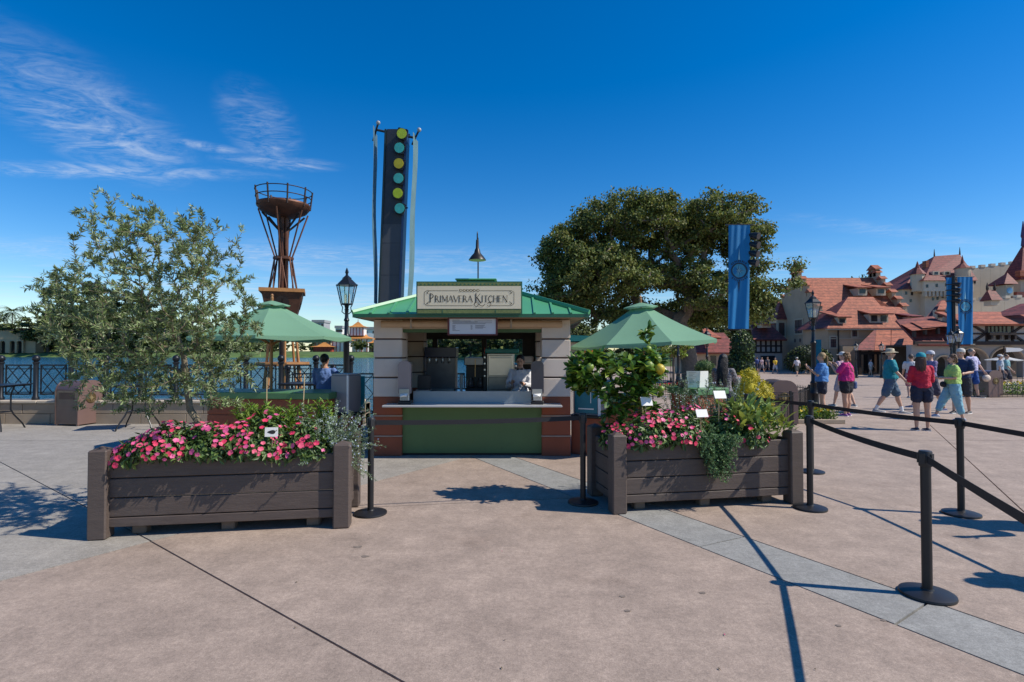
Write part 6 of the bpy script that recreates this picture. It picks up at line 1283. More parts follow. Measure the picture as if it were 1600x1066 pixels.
# porch with lean-to roofs
Yp = 53.0; B3 = Bld('porch', (ax(1336, Yp), Yp, ZG), 'low porch with sloping orange red roofs in front of the wing')
zt, zb = az(512, 56.9), az(547, Yp); c0, c1, c2, c3 = ax(1334, Yp), ax(1366, Yp), ax(1392, Yp), ax(1440, Yp)
B3.poly('roof', M_TILED, [(c0, Yp, zb), (c1, Yp, zb), (ax(1370, 56.9), 56.9, zt)], [(0, 1, 2)]); B3.roofquad('roof', M_TILE, (c1, Yp - .05, zb), (c2, Yp - .05, zb), (ax(1392, 56.9), 56.9, zt), (ax(1370, 56.9), 56.9, zt)); B3.roofquad('roof', M_TILE, (c2 + .1, Yp + .1, zb + .2), (c3, Yp + .1, zb + .2), (ax(1446, 56.9), 56.9, zt - .05), (ax(1392, 56.9) + .1, 56.9, zt - .05))
B3.box('back_wall', M_PLAST, c0 + 1, c3, 56.4, 56.9, ZG, zb + .4)
for px in (1345, 1362, 1380, 1396, 1420): B3.box('porch_post', M_PLAST if px == 1380 else M_TIMB, ax(px, Yp), ax(px, Yp) + (.9 if px == 1380 else .25), Yp + .3, Yp + .6, ZG, zb - .02)
B3.box('beam', M_TIMB, c0 + .8, c3, Yp + .25, Yp + .55, zb - .45, zb - .12)
for px in (1350, 1371, 1407): B3.box('doorway', M_DARKGLASS, ax(px, 56.3), ax(px, 56.3) + 1.1, 56.33, 56.4, ZG, ZG + 2.2)
# arcade with half timbered storey
Ya = 46.0; x0, x1 = ax(1424, Ya), ax(1660, Ya); zl = az(539, Ya); B4 = Bld('arcade_house', (x0, Ya, ZG), 'half timbered house above a white arcade at the right edge')
def arcade(bld, x0, x1, y, z0, z1, arches, th, m):
    """wall of piers and arches: each pier and spandrel is a part"""
    edges = [x0]
    for c, w, spring in arches: edges += [c - w / 2, c + w / 2]
    edges.append(x1)
    for i in range(0, len(edges), 2):
        if edges[i + 1] - edges[i] > .02: bld.box('pier', m, edges[i], edges[i + 1], y, y + th, z0, z1)
    for c, w, spring in arches:
        n = 12; pts = [(c - w / 2, spring)] + [(c - w / 2 * math.cos(PI * k / n), spring + w / 2 * .8 * math.sin(PI * k / n)) for k in range(n + 1)] + [(c + w / 2, z1), (c - w / 2, z1)]
        vs = [(x, y, z) for x, z in pts[1:]] + [(x, y + th, z) for x, z in pts[1:]]; k = len(pts) - 1; q = n + 1
        fs = []
        for i in range(n):
            mid0 = (i, i + 1); fs.append((i, i + 1, i + 1 + k, i + k))
        up = [(pts[1 + i][0], y, z1) for i in range(n + 1)]; vs2 = vs + up + [(u[0], y + th, z1) for u in up]; b0_ = 2 * k
        for i in range(n): fs.append((i, b0_ + i, b0_ + i + 1, i + 1)); fs.append((k + i, k + i + 1, b0_ + n + 1 + i + 1, b0_ + n + 1 + i))
        bld.poly('arch', m, vs2, fs)
        rim = [(c - (w / 2 + .12) * math.cos(PI * kk / n), y - .05, spring + (w / 2 + .12) * .8 * math.sin(PI * kk / n)) for kk in range(n + 1)]
        ob('arch_rim', MB().tube([Vector(r_) - bld.o for r_ in rim], .09, 5), M_TRIMS, bld.t)
sp_ = lambda py: az(py, Ya)
arcade(B4, x0, x1, Ya, ZG, zl, [(ax(1436, Ya), 1.1, sp_(566)), (ax(1474, Ya), 1.2, sp_(566)), (ax(1519, Ya), 2.4, sp_(563)), (ax(1573, Ya), 2.7, sp_(564)), (ax(1632, Ya), 2.6, sp_(564))], .6, mat('arcade_plaster', (.36, .33, .31), .85, var=.12, scale=.8))
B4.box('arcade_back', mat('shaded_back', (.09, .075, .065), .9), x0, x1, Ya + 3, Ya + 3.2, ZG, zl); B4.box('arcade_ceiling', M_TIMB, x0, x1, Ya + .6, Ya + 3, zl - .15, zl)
u0, u1 = ax(1508, Ya), ax(1660, Ya); zu = az(505, Ya); B4.box('upper_wall', mat('half_timber_plaster', (.42, .37, .33), .85, var=.08), u0, u1, Ya - .3, Ya + 5, zl + .003, zu)
B4.box('timber_sill', M_TIMB, x0 - .1, u1, Ya - .55, Ya - .31, zl, zl + .3); B4.box('timber_rail', M_TIMB, u0, u1, Ya - .36, Ya - .301, az(523, Ya), az(520.5, Ya))
for px in (1509, 1535, 1575, 1597): B4.box('timber_post', M_TIMB, ax(px, Ya), ax(px, Ya) + .2, Ya - .365, Ya - .301, zl + .3, zu)
for a, b_ in (((1512, 536), (1534, 522)), ((1512, 507), (1534, 520)), ((1596, 536), (1577, 523)), ((1596, 507), (1577, 520))): ob('timber_brace', MB().bar(Vector((ax(a[0], Ya), Ya - .34, az(a[1], Ya))) - B4.o, Vector((ax(b_[0], Ya), Ya - .34, az(b_[1], Ya))) - B4.o, .17), M_TIMB, B4.t)
bw = B4.box('balcony_window', M_DARKGLASS, ax(1537, Ya), ax(1574, Ya), Ya - .33, Ya - .3005, az(519, Ya), az(507, Ya))
for k in range(1, 6): B4.box('window_bar', M_TIMB, ax(1537 + 6.1 * k, Ya) - .05, ax(1537 + 6.1 * k, Ya) + .05, Ya - .36, Ya - .331, az(519, Ya), az(507, Ya), bw)
B4.box('window_box', M_TIMB, ax(1535, Ya), ax(1576, Ya), Ya - .75, Ya - .37, az(524, Ya), az(520, Ya)); 
for px in (1538, 1551, 1564, 1574): B4.box('bracket', M_TIMB, ax(px, Ya), ax(px, Ya) + .18, Ya - .7, Ya - .37, az(531, Ya), az(524.2, Ya))
B4.roofquad('roof', M_TILE, (u0 - .4, Ya - .9, zu - .1), (u1, Ya - .9, zu - .1), (u1, Ya + 3, az(487, Ya + 3)), (u0 - .2, Ya + 3, az(487, Ya + 3)))
B4.roofquad('side_roof', M_TILED, (ax(1427, Ya), Ya - .6, zl + .05), (u0, Ya - .6, zl + .05), (u0, Ya + 3.5, az(494, Ya + 3.5)), (ax(1446, Ya), Ya + 3.5, az(500, Ya + 3.5)))
for px, py in ((1441, 513), (1458, 509), (1478, 508)):
    c = ax(px, Ya); B4.poly('gablet', M_TILE, [(c - 1.0, Ya - .2, az(py + 4, Ya)), (c + .9, Ya - .4, az(py + 1, Ya)), (c + 1.4, Ya + 2.6, az(py - 11, Ya)), (c + .2, Ya + 2.8, az(py - 9, Ya))], [(0, 1, 2, 3)])
    B4.box('gablet_timber', M_TIMB, c - .8, c - .6, Ya - .15, Ya + .1, az(py + 14, Ya), az(py + 5, Ya))
c = ax(1488, 49); B4.poly('chimney', M_PLAST2, [(c - .9, 48, az(515, 48)), (c + .7, 48, az(512, 48)), (c + .7, 49.4, az(512, 48)), (c - .9, 49.4, az(515, 48)), (c - .35, 48.2, az(478, 48)), (c + .45, 48.2, az(478, 48)), (c + .45, 49.2, az(478, 48)), (c - .35, 49.2, az(478, 48))], [(0, 1, 5, 4), (1, 2, 6, 5), (2, 3, 7, 6), (3, 0, 4, 7), (4, 5, 6, 7)])
B4.roofquad('upper_roof', M_TILED, (ax(1440, 51), 51, az(505, 51)), (ax(1466, 51), 51, az(500, 51)), (ax(1478, 54), 54, az(468, 54)), (ax(1470, 54), 54, az(470, 54))); B4.roofquad('upper_roof', M_TILE, (ax(1464, 51), 50.9, az(484, 51)), (ax(1486, 51), 50.9, az(484, 51)), (ax(1478, 53), 53, az(470, 53)), (ax(1472, 53), 53, az(470, 53)))
B4.box('gable_infill', M_PLAST2, ax(1462, 51.2), ax(1500, 51.2), 51.2, 51.5, az(510, 51), az(484, 51)); B4.box('gable_window', M_TIMB, ax(1467, 51.1), ax(1477, 51.1), 51.1, 51.19, az(496, 51), az(487, 51))
c = ax(1592, Ya); B4.poly('cross_gable', M_TILED, [(c, Ya - 1.1, az(492, Ya)), (c + 3, Ya - 1.1, az(470, Ya)), (c + 3, Ya + 3, az(470, Ya)), (c, Ya + 3, az(492, Ya))], [(0, 1, 2, 3)])
t = empty('hanging_sign', (ax(1585, 44), 44, ZG), label='white arrow sign on a bracket before the arcade', cat='sign'); z = az(547, 44) - ZG
ob('post', MB().tube([(-.85, 0, 0), (-.85, 0, z + .3)], .05, 6), M_TIMB, t); ob('board', MB().prism([(-.7, z - .18), (.4, z - .12), (.75, z + .02), (.4, z + .16), (-.7, z + .2)], -.03, .03), M_WHITE, t)
# castle keep behind
Yc = 80.0; B5 = Bld('castle_keep', (ax(1416, Yc), Yc, ZG), 'cream castle keep with steep red roof and corbelled gallery')
k0, k1 = ax(1446, Yc), ax(1520, Yc); B5.box('tower_wall', M_CASTLE, k0, k1, Yc, Yc + 8, ZG, az(458, Yc)); g0, g1, zg0, zg1 = ax(1440, Yc), ax(1517, Yc), az(456, Yc), az(439, Yc)
B5.box('gallery', mat('castle_pale', (.60, .53, .42), .85, var=.06), g0, g1, Yc - .7, Yc + 8.5, zg0, zg1)
for k in range(13): x = g0 + .3 + k * (g1 - g0 - .6) / 12; B5.box('corbel', M_CASTLE, x - .16, x + .16, Yc - .65, Yc - .001, zg0 - .75, zg0 - .002)
rz0, rz1 = zg1 - .05, az(397, Yc + 4); ra, rb = ax(1462, Yc + 4), ax(1502, Yc + 4)
B5.poly('roof', M_TILED, [(g0 - .4, Yc - 1.1, rz0), (g1 + .3, Yc - 1.1, rz0), (g1 + .3, Yc + 9, rz0), (g0 - .4, Yc + 9, rz0), (ra, Yc + 4, rz1 - .3), (rb, Yc + 4, rz1)], [(0, 1, 5, 4), (1, 2, 5), (2, 3, 4, 5), (3, 0, 4), (0, 3, 2, 1)])
for x, z in ((ra, rz1 - .3), (rb, rz1)): ob('finial', MB().lathe([(.12, -.1), (.1, .3), (.03, 1.1)], 6, c=tuple(Vector((x, Yc + 4, z)) - B5.o)), M_TIMB, B5.t)
B5.box('chimney', M_TILE, ax(1467, Yc), ax(1471, Yc), Yc + 2.2, Yc + 3, az(420, Yc), az(403, Yc))
for px, py in ((1450, 447), (1465, 446), (1480, 445), (1459, 467), (1466, 466), (1474, 463), (1481, 463), (1426, 459), (1417, 458), (1424, 470)):
    yy = Yc - .72 if py < 455 and px > 1440 else Yc - .02; yy = Yc + .98 if px < 1441 else yy; B5.box('window', M_DARKGLASS, ax(px, yy) - .16, ax(px, yy) + .16, yy - .03, yy, az(py + 2.5, yy), az(py - 2.5, yy))
for px in (1463, 1480): c = ax(px, Yc); d = B5.box('dormer', M_CASTLE, c - .5, c + .5, Yc - .2, Yc + 2, az(430, Yc), az(424, Yc)); B5.box('dormer_window', M_DARKGLASS, c - .25, c + .25, Yc - .23, Yc - .2, az(429, Yc), az(425, Yc), d)
trt = ob('corner_turret', MB().lathe([(.5, az(447, Yc) - ZG), (.95, az(440, Yc) - ZG), (.95, az(421, Yc) - ZG)], 10, c=(ax(1498, Yc) - B5.o.x, -.9, 0)), M_CASTLE, B5.t, True); ob('turret_roof', MB().lathe([(1.15, az(421, Yc) - ZG), (.25, az(413, Yc) - ZG), (.02, az(400, Yc) - ZG)], 10, c=(ax(1498, Yc) - B5.o.x, -.9, 0)), M_TILED, trt)
l0, l1 = ax(1411, Yc + 1), ax(1440, Yc + 1); B5.box('side_tower', M_CASTLE, l0, l1, Yc + 1, Yc + 7, ZG, az(451, Yc)); zl2 = az(451, Yc)
B5.poly('side_roof', M_TILED, [(l0 - .4, Yc + .5, zl2), (l1 + .3, Yc + .5, zl2), (l1 + .3, Yc + 7.4, zl2), (l0 - .4, Yc + 7.4, zl2), (ax(1432, Yc + 4), Yc + 4, az(425, Yc + 4))], [(0, 1, 4), (1, 2, 4), (2, 3, 4), (3, 0, 4), (0, 3, 2, 1)])
st_ = ob('stair_turret', MB().lathe([(.9, az(455, Yc) - ZG), (.9, az(427, Yc) - ZG)], 8, c=(ax(1440, Yc) - B5.o.x, .6, 0)), M_CASTLE, B5.t); ob('stair_roof', MB().lathe([(1.1, az(428, Yc) - ZG), (.35, az(418, Yc) - ZG), (.03, az(407, Yc) - ZG)], 8, c=(ax(1440, Yc) - B5.o.x, .6, 0)), M_TILED, st_)
# castle curtain wall and gate tower
B6 = Bld('castle_wall', (ax(1516, 82), 82, ZG), 'cream castle curtain wall with stepped battlements', 'wall')
def battlement(Y, xa, xb, ya, yb2, ybot, n):
    for k in range(n):
        a, b_ = xa + (xb - xa) * k / n, xa + (xb - xa) * (k + 1) / n; tp = ya + (yb2 - ya) * (k + .5) / n
        B6.box('wall_panel', M_CASTLE, ax(a, Y), ax(b_, Y) - .02, Y, Y + 1.2, az(ybot, Y), az(tp, Y)); B6.box('merlon', mat('castle_pale', (.60, .53, .42)), ax(a, Y) + .1, ax(a, Y) + .75, Y - .06, Y + .5, az(tp, Y) + .002, az(tp - 4, Y))
battlement(82, 1518, 1660, 420, 404, 560, 9); battlement(70, 1516, 1680, 470, 460, 560, 9)
for px, py in ((1524, 438), (1545, 475)): B6.box('slit_window', M_DARKGLASS, ax(px, 82) - .2, ax(px, 82) + .2, 81.96, 81.999, az(py + 5, 82), az(py - 5, 82))
B7 = Bld('gate_tower', (ax(1600, 76), 76, ZG), 'tall castle gate tower with steep red spire cut by the right edge')
a0, a1 = 71.7, 76.5; B7.box('tower_wall', M_CASTLE, a0, a1, 76, 78.4, ZG, az(435, 76)); zz = az(437, 76)
B7.poly('spire', M_TILED, [(a0 - .5, 75.4, zz), (a1, 75.4, zz), (a1, 78.7, zz), (a0 - .5, 78.7, zz), (ax(1602, 77), 77, az(380, 77))], [(0, 1, 4), (1, 2, 4), (2, 3, 4), (3, 0, 4), (0, 3, 2, 1)]); ob('finial', MB().lathe([(.3, az(384, 77) - ZG), (.2, az(372, 77) - ZG), (.3, az(368, 77) - ZG), (.05, az(345, 77) - ZG)], 8, c=(ax(1602, 77) - B7.o.x, 1, 0)), mat('purple_slate', (.08, .03, .10), .5), B7.t)
B7.box('skirt_roof', M_TILE, ax(1592, 75.6), a1, 75.2, 75.99, az(431, 75), az(422, 75)); B7.box('skirt_roof', M_TILED, ax(1584, 75.6), a1, 75.0, 75.98, az(464, 75), az(456, 75)); cw = B7.box('clock_bay', M_CASTLE, ax(1573, 74), ax(1585, 74), 74, 76, az(463, 74), az(445, 74))
B7.poly('clock_roof', M_TILED, [(ax(1566, 74), 73.5, az(444, 74)), (ax(1588, 74), 73.5, az(444, 74)), (ax(1588, 74), 76.5, az(444, 74)), (ax(1566, 74), 76.5, az(444, 74)), (ax(1576, 75), 75, az(426, 75))], [(0, 1, 4), (1, 2, 4), (2, 3, 4), (3, 0, 4)], cw); ob('clock_face', MB().tube([Vector((ax(1579, 74), 73.99, az(454, 74))) - B7.o, Vector((ax(1579, 74), 73.95, az(454, 74))) - B7.o], .42, 16), mat('clock_blue', (.15, .35, .55), .4), cw)
for px, Y, yb_, yt_, w, lab in ((1550, 68, 470, 448, 18, 'small dark red twin peaked roof on the castle wall'),):
    t = Bld('roof_turret', (ax(px, Y), Y, az(yb_ + 8, Y)), lab); a, b_ = ax(px - w / 2, Y), ax(px + w / 2, Y); t.box('base', M_CASTLE, a + .2, b_ - .2, Y - .6, Y + .5, az(yb_ + 8, Y), az(yb_, Y))
    t.poly('roof', M_TILED, [(a, Y - .9, az(yb_, Y)), (b_, Y - .9, az(yb_, Y)), (b_, Y + .9, az(yb_, Y)), (a, Y + .9, az(yb_, Y)), (a + .25, Y, az(yt_ + 5, Y)), (b_ - .25, Y, az(yt_ + 5, Y))], [(0, 1, 5, 4), (1, 2, 5), (2, 3, 4, 5), (3, 0, 4)])
    for q in (a + .25, b_ - .25): ob('finial', MB().lathe([(.12, 0), (.16, .3), (.03, 1.0)], 6, c=tuple(Vector((q, Y, az(yt_ + 6, Y))) - t.o)), M_TIMB, t.t)
# half timbered cottage under the tree
Yh = 66.0; h0, h1 = ax(1178, Yh), ax(1222, Yh); B8 = Bld('timber_cottage', (h0, Yh, ZG), 'dark half timbered cottage with maroon roof under the big tree')
B8.box('wall', mat('half_timber_plaster', (.42, .37, .33)), h0, h1, Yh, Yh + 5, ZG, az(530, Yh)); B8.roofquad('roof', M_TILED, (h0 - .4, Yh - .7, az(531, Yh)), (h1 + .3, Yh - .7, az(531, Yh)), (h1 - .6, Yh + 3, az(500, Yh + 3)), (h0 + .9, Yh + 3, az(500, Yh + 3)))
for k in range(6): x = h0 + .1 + k * (h1 - h0 - .35) / 5; B8.box('timber_post', M_TIMB, x, x + .22, Yh - .06, Yh - .001, az(552, Yh), az(531, Yh))
for py in (552, 542, 532): B8.box('timber_rail', M_TIMB, h0, h1, Yh - .08, Yh - .061, az(py, Yh), az(py - 2.5, Yh))
B8.box('doorway', M_DARKGLASS, h0 + .8, h1 - .9, Yh - .03, Yh - .002, ZG, az(556, Yh)); B8.dormer(ax(1200, Yh) - .6, ax(1200, Yh) + .5, Yh + .2, Yh + 1.5, az(512, Yh), az(507, Yh), az(503, Yh), M_TILE)
Yh = 58.0; B9 = Bld('garden_house', (ax(1085, Yh), Yh, ZG), 'red roofed garden house behind the big tree trunk'); B9.box('wall', M_PLAST, ax(1070, Yh), ax(1150, Yh), Yh, Yh + 4, ZG, az(550, Yh)); B9.roofquad('roof', M_TILED, (ax(1064, Yh), Yh - .6, az(551, Yh)), (ax(1155, Yh), Yh - .6, az(551, Yh)), (ax(1146, Yh), Yh + 2.6, az(520, Yh + 2.6)), (ax(1078, Yh), Yh + 2.6, az(520, Yh + 2.6))); B9.roofquad('roof_gable', M_TILE, (ax(1096, Yh), Yh - 1, az(527, Yh)), (ax(1122, Yh), Yh - 1, az(528, Yh)), (ax(1116, Yh), Yh + 2, az(512, Yh)), (ax(1108, Yh), Yh + 2, az(512, Yh)))
for px in (1080, 1110, 1134): B9.box('window', M_DARKGLASS, ax(px, Yh), ax(px + 9, Yh), Yh - .03, Yh - .001, az(572, Yh), az(556, Yh))
# hedge mass and climbing green at the hall foot
Yq = 55.5; sq = Yq / FPX; q = lambda x, y: (P(x, y, Yq).x - P(1262, 570, Yq).x, P(x, y, Yq).z - ZG)
shrub('dark_hedge', (P(1262, 570, Yq).x, Yq, ZG), [blob(1262, 556, 26, 16, 1.2), blob(1275, 562, 22, 18, 1.2), blob(1245, 565, 16, 16, 1.0)], 3500, (.15, .26), (.1, .16), [mat('dark_hedge_leaf', (.02, .035, .012), .6, island=.5), M_OAK], [.7, .3], 'dark round hedge at the foot of the tan hall', 35)

# ------------------------------------------------------------------ far shore buildings
M_OR = mat('orange_tile', (.52, .22, .05), .7, var=.2, scale=1); M_REDW = mat('red_wall', (.30, .05, .035), .7); M_SAND = mat('sand_wall', (.48, .34, .20), .85, var=.08, scale=.4)
Yd = 222.0; zg = 1.0
C1 = Bld('arcade_building', (ax(-20, Yd), Yd, zg), 'sand coloured building with dark arches on the far bank'); q0, q1 = ax(-60, Yd), ax(36, Yd)
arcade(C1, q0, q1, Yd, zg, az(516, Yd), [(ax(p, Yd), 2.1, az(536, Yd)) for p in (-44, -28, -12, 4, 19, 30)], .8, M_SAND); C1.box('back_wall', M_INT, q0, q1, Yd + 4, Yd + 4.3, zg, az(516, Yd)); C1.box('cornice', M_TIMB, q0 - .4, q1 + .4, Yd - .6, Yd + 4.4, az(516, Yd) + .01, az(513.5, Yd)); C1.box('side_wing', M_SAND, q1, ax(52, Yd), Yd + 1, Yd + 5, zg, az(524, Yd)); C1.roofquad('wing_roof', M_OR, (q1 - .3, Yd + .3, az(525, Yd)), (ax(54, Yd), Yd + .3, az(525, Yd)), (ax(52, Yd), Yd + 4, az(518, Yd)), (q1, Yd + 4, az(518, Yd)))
def pagoda(name, px0, px1, Y, yb, tiers, label, wall=M_WHITE, fin=True):
    C_ = Bld(name, (ax((px0 + px1) / 2, Y), Y, 1.0), label); zprev = 1.0; n = len(tiers)
    for i, (w, ye, yt) in enumerate(tiers):
        cx = ax((px0 + px1) / 2, Y); hw = (ax(px1, Y) - ax(px0, Y)) / 2 * w; ze, zt = az(ye, Y), az(yt, Y); dy = hw * .7
        C_.box('wall', wall, cx - hw * .8, cx + hw * .8, Y, Y + 2 * dy * .8, zprev, ze + .2)
        for k in range(5): x = cx - hw * .7 + k * hw * .35; C_.box('column', M_REDW, x - .12, x + .12, Y - .25, Y - .01, zprev, ze)
        y0, y1, yc = Y - .18 * dy - .6, Y + 1.8 * dy, Y + .8 * dy; tw = hw * (.35 if i < n - 1 else .12)
        c4 = [(cx - hw * 1.05, y0, ze + .25), (cx + hw * 1.05, y0, ze + .25), (cx + hw * 1.05, y1, ze + .25), (cx - hw * 1.05, y1, ze + .25)]; mid = [(cx - hw * .55, yc - dy * .45, ze + (zt - ze) * .35), (cx + hw * .55, yc - dy * .45, ze + (zt - ze) * .35), (cx + hw * .55, yc + dy * .45, ze + (zt - ze) * .35), (cx - hw * .55, yc + dy * .45, ze + (zt - ze) * .35)]; tp = [(cx - tw, yc, zt), (cx + tw, yc, zt)]
        C_.poly('roof', M_OR, c4 + mid + tp, [(0, 1, 5, 4), (1, 2, 6, 5), (2, 3, 7, 6), (3, 0, 4, 7), (4, 5, 9, 8), (5, 6, 9), (6, 7, 8, 9), (7, 4, 8)]); zprev = ze + (zt - ze) * .4
    if fin: ob('finial', MB().lathe([(.2, -.2), (.12, .6), (.03, 1.6)], 6, c=tuple(Vector((cx, yc, zt)) - C_.o)), M_REDW, C_.t)
pagoda('temple_hall', 534, 580, 226, 545, [(1.0, 530, 516), (.62, 512, 503)], 'orange roofed temple hall beyond the lamp post')
pagoda('red_pavilion', 486, 522, 216, 545, [(1.0, 543, 535)], 'low red pavilion with orange roof on the far bank', M_REDW, False); pagoda('gate_pavilion', 515, 548, 219, 545, [(1.0, 533, 522)], 'white gate with orange roof left of the lamp post', M_WHITE, False); pagoda('corner_pavilion', 574, 598, 217, 545, [(1.0, 537, 528)], 'orange roofed pavilion beside the kiosk pillar', M_SAND, False); pagoda('far_pavilion', 488, 520, 235, 545, [(1.0, 533, 524)], 'pale house behind the red pavilion', M_SAND, False)
for i, (a, b_, t_, lab) in enumerate(((488, 506, 500, 'grey roofed warehouse far behind the red pavilion'), (524, 534, 509, 'pale far block left of the temple roof'), (556, 590, 511, 'white far block behind the temple roof'))):
    C_ = Bld('far_block', (ax(a, 300), 300, 1.5), lab); C_.box('wall', M_WHITE if i else mat('grey_metal_wall', (.35, .36, .37), .7), ax(a, 300), ax(b_, 300), 300, 310, 1.5, az(t_ + 4, 300)); C_.box('parapet', mat('grey_roof', (.3, .31, .32), .7), ax(a, 300) - .4, ax(b_, 300) + .4, 299.6, 310.4, az(t_ + 4, 300) + .01, az(t_, 300))
    for k in range(3): x = ax(a, 300) + (ax(b_, 300) - ax(a, 300)) * (k + .3) / 3; C_.box('window', M_DARKGLASS, x, x + 1.2, 299.95, 299.999, az(t_ + 10, 300), az(t_ + 6, 300))
# ------------------------------------------------------------------ people
def skinm(name, c): return mat(name, c, .55, var=.08, scale=12)
M_SKIN = skinm('skin_light', (.55, .32, .22)); M_SKIN2 = skinm('skin_tan', (.42, .22, .14))
def cloth(name, c, **k): return mat(name, c, .8, var=.12, scale=9, bump=.5, bscale=28, **k)
def plaid(name, c1, c2, sc_=26):
    m = cloth(name, c1); t = m.node_tree; b = t.nodes['Principled BSDF']; ck = t.nodes.new('ShaderNodeTexChecker'); ck.inputs['Scale'].default_value = sc_; ck.inputs[1].default_value = (*c1, 1); ck.inputs[2].default_value = (*c2, 1)
    tcn = t.nodes.new('ShaderNodeTexCoord'); t.links.new(tcn.outputs['Object'], ck.inputs[0]); t.links.new(ck.outputs[0], b.inputs['Base Color']); return m
def ell(mb, rings, n=16):                    # rings: (z, cx, cy, rx, ry)
    vs = []; 
    for z, cx, cy, rx, ry in rings:
        for j in range(n): a = 2 * PI * j / n; vs.append((cx + rx * math.cos(a), cy + ry * math.sin(a), z))
    k = len(rings); fs = [(i * n + j, i * n + (j + 1) % n, (i + 1) * n + (j + 1) % n, (i + 1) * n + j) for i in range(k - 1) for j in range(n)] + [tuple(range(n))[::-1], tuple(range((k - 1) * n, k * n))]
    mb.add(vs, fs); return mb
def limb(mb, pts, rad, n=12):                # rounded tapered limb
    mb.tube(pts, rad, n)
    for p, r in zip(pts, rad): mb.ball(p, r * .995, 10, 7)
    return mb
FOLD = bpy.data.textures.new('folds', 'CLOUDS'); FOLD.noise_scale = .075; FOLD.noise_depth = 1
def rem(o, v, it=3):
    m = o.modifiers.new('surface', 'REMESH'); m.mode = 'VOXEL'; m.voxel_size = v; m.use_smooth_shade = True
    s_ = o.modifiers.new('soften', 'SMOOTH'); s_.factor = .5; s_.iterations = it
    if o.name.split('.')[0] in ('shirt', 'shorts', 'trousers'):
        d = o.modifiers.new('folds', 'DISPLACE'); d.texture = FOLD; d.strength = .03; d.mid_level = .25; d.texture_coords = 'LOCAL'
    return o
def person(loc, face, H_, label, shirt, legs, skin=M_SKIN, hair=('short', (.05, .03, .02)), hat=None, shoes=(.03, .03, .04), bulk=1.0, fem=False, larm=(8, 6, 10, 0), rarm=(8, 6, 10, 0),
           lleg=(0, 0), rleg=(0, 0), sleeve='short', pants='shorts', socks=None, head=(0, 0), detail=2, lean=0, extra=None, group='visitors on the plaza', lift=0):
    """face: heading, 0 = looking towards the viewer (-Y). arms: (forward swing, outward, elbow bend, inward turn) deg; legs: (thigh forward, knee bend) deg"""
    t = empty('person', loc, face, label=label, cat='person', group=group); k = H_ / 1.70; vx = (.008, .011, .022)[2 - detail] * k if detail else .03
    V = lambda x, y, z: Vector((x, y, z)) * k
    sw = (.165 if fem else .192) * (1 + .35 * (bulk - 1)); hipw = .095 * (1 + .3 * (bulk - 1)); b = bulk
    # legs first: the lower foot decides the pelvis height
    def leg(s_, a, kb):
        a, kb = R(a), R(kb); h = V(s_ * hipw, 0, .90); kn = h + V(s_ * .01, -math.sin(a) * .42, -math.cos(a) * .42); c = a - kb; an = kn + V(0, -math.sin(c) * .40, -math.cos(c) * .40); return h, kn, an, c
    LG = [leg(1, *lleg), leg(-1, *rleg)]; dz = .085 * k - min(l[2].z for l in LG) + lift
    up = Vector((0, 0, dz)); LG = [(h + up, kn + up, an + up, c) for h, kn, an, c in LG]
    ly = math.sin(R(lean)); tr = lambda z: -ly * (z - .95) * 1.0
    def TZ(z): return z * k + dz
    body = MB(); top = MB(); low = MB()
    sh = [(.88, .145, .10), (.95, .158 * b, .112 * b), (1.02, .146 * b, .108 * b * (1.06 if b > 1.1 else 1)), (1.10, .136 * b, .104 * b * (1.08 if b > 1.1 else 1)), (1.2, .15 * (.5 + .5 * b), .112 * (.4 + .6 * b)), (1.3, .165 * (.6 + .4 * b), .112 * (.6 + .4 * b)), (1.38, sw * .92, .09), (1.43, sw * .62, .07), (1.47, .065, .058)]
    if fem: sh = [(z, rx * (.93 if 1.05 < z < 1.35 else 1.03), ry * (1.1 if 1.18 < z < 1.32 else 1.0)) for z, rx, ry in sh]
    def rings(infl, z0, z1): return [(TZ(z), 0, tr(z) * k - .004, (rx + infl) * k, (ry + infl) * k) for z, rx, ry in sh if z0 <= z <= z1]
    ell(body, rings(-.006, 0, 2)); hx, hy = R(head[0]), R(head[1])
    nb = Vector((0, tr(1.45) * k, TZ(1.45))); hc = Vector((0, tr(1.6) * k - .012 * k - math.sin(hy) * .03, TZ(1.598)))
    limb(body, [nb, nb.lerp(hc, .55)], [.058 * k, .052 * k])
    HM = Matrix.Translation(hc) @ Matrix.Rotation(hx, 4, 'Z') @ Matrix.Rotation(hy, 4, 'X') @ Matrix.Diagonal((k, k, k, 1))
    hd = MB(); hd.ball((0, .012, .022), .095, 16, 12, HM, (.83, 1.0, 1.0)); hd.ball((0, -.012, -.035), .075, 14, 10, HM, (.84, .95, 1.0)); hd.ball((0, -.035, -.085), .036, 10, 8, HM, (1.05, .9, .75)); hd.ball((0, -.093, -.012), .017, 8, 6, HM, (.75, 1.1, 1.4)); hd.ball((0, -.1, -.026), .014, 8, 6, HM, (1.1, 1, .8))
    hd.ball((0, -.082, -.055), .02, 8, 6, HM, (1.3, .6, .45)); hd.ball((0, -.078, .03), .03, 8, 6, HM, (2.0, .5, .5))
    for s_ in (1, -1): hd.ball((s_ * .082, .01, -.012), .026, 8, 6, HM, (.4, .8, 1.25)); 
    body.v += []; o_ = len(body.v); body.v += hd.v; body.f += [tuple(i + o_ for i in f) for f in hd.f]
    AR = []
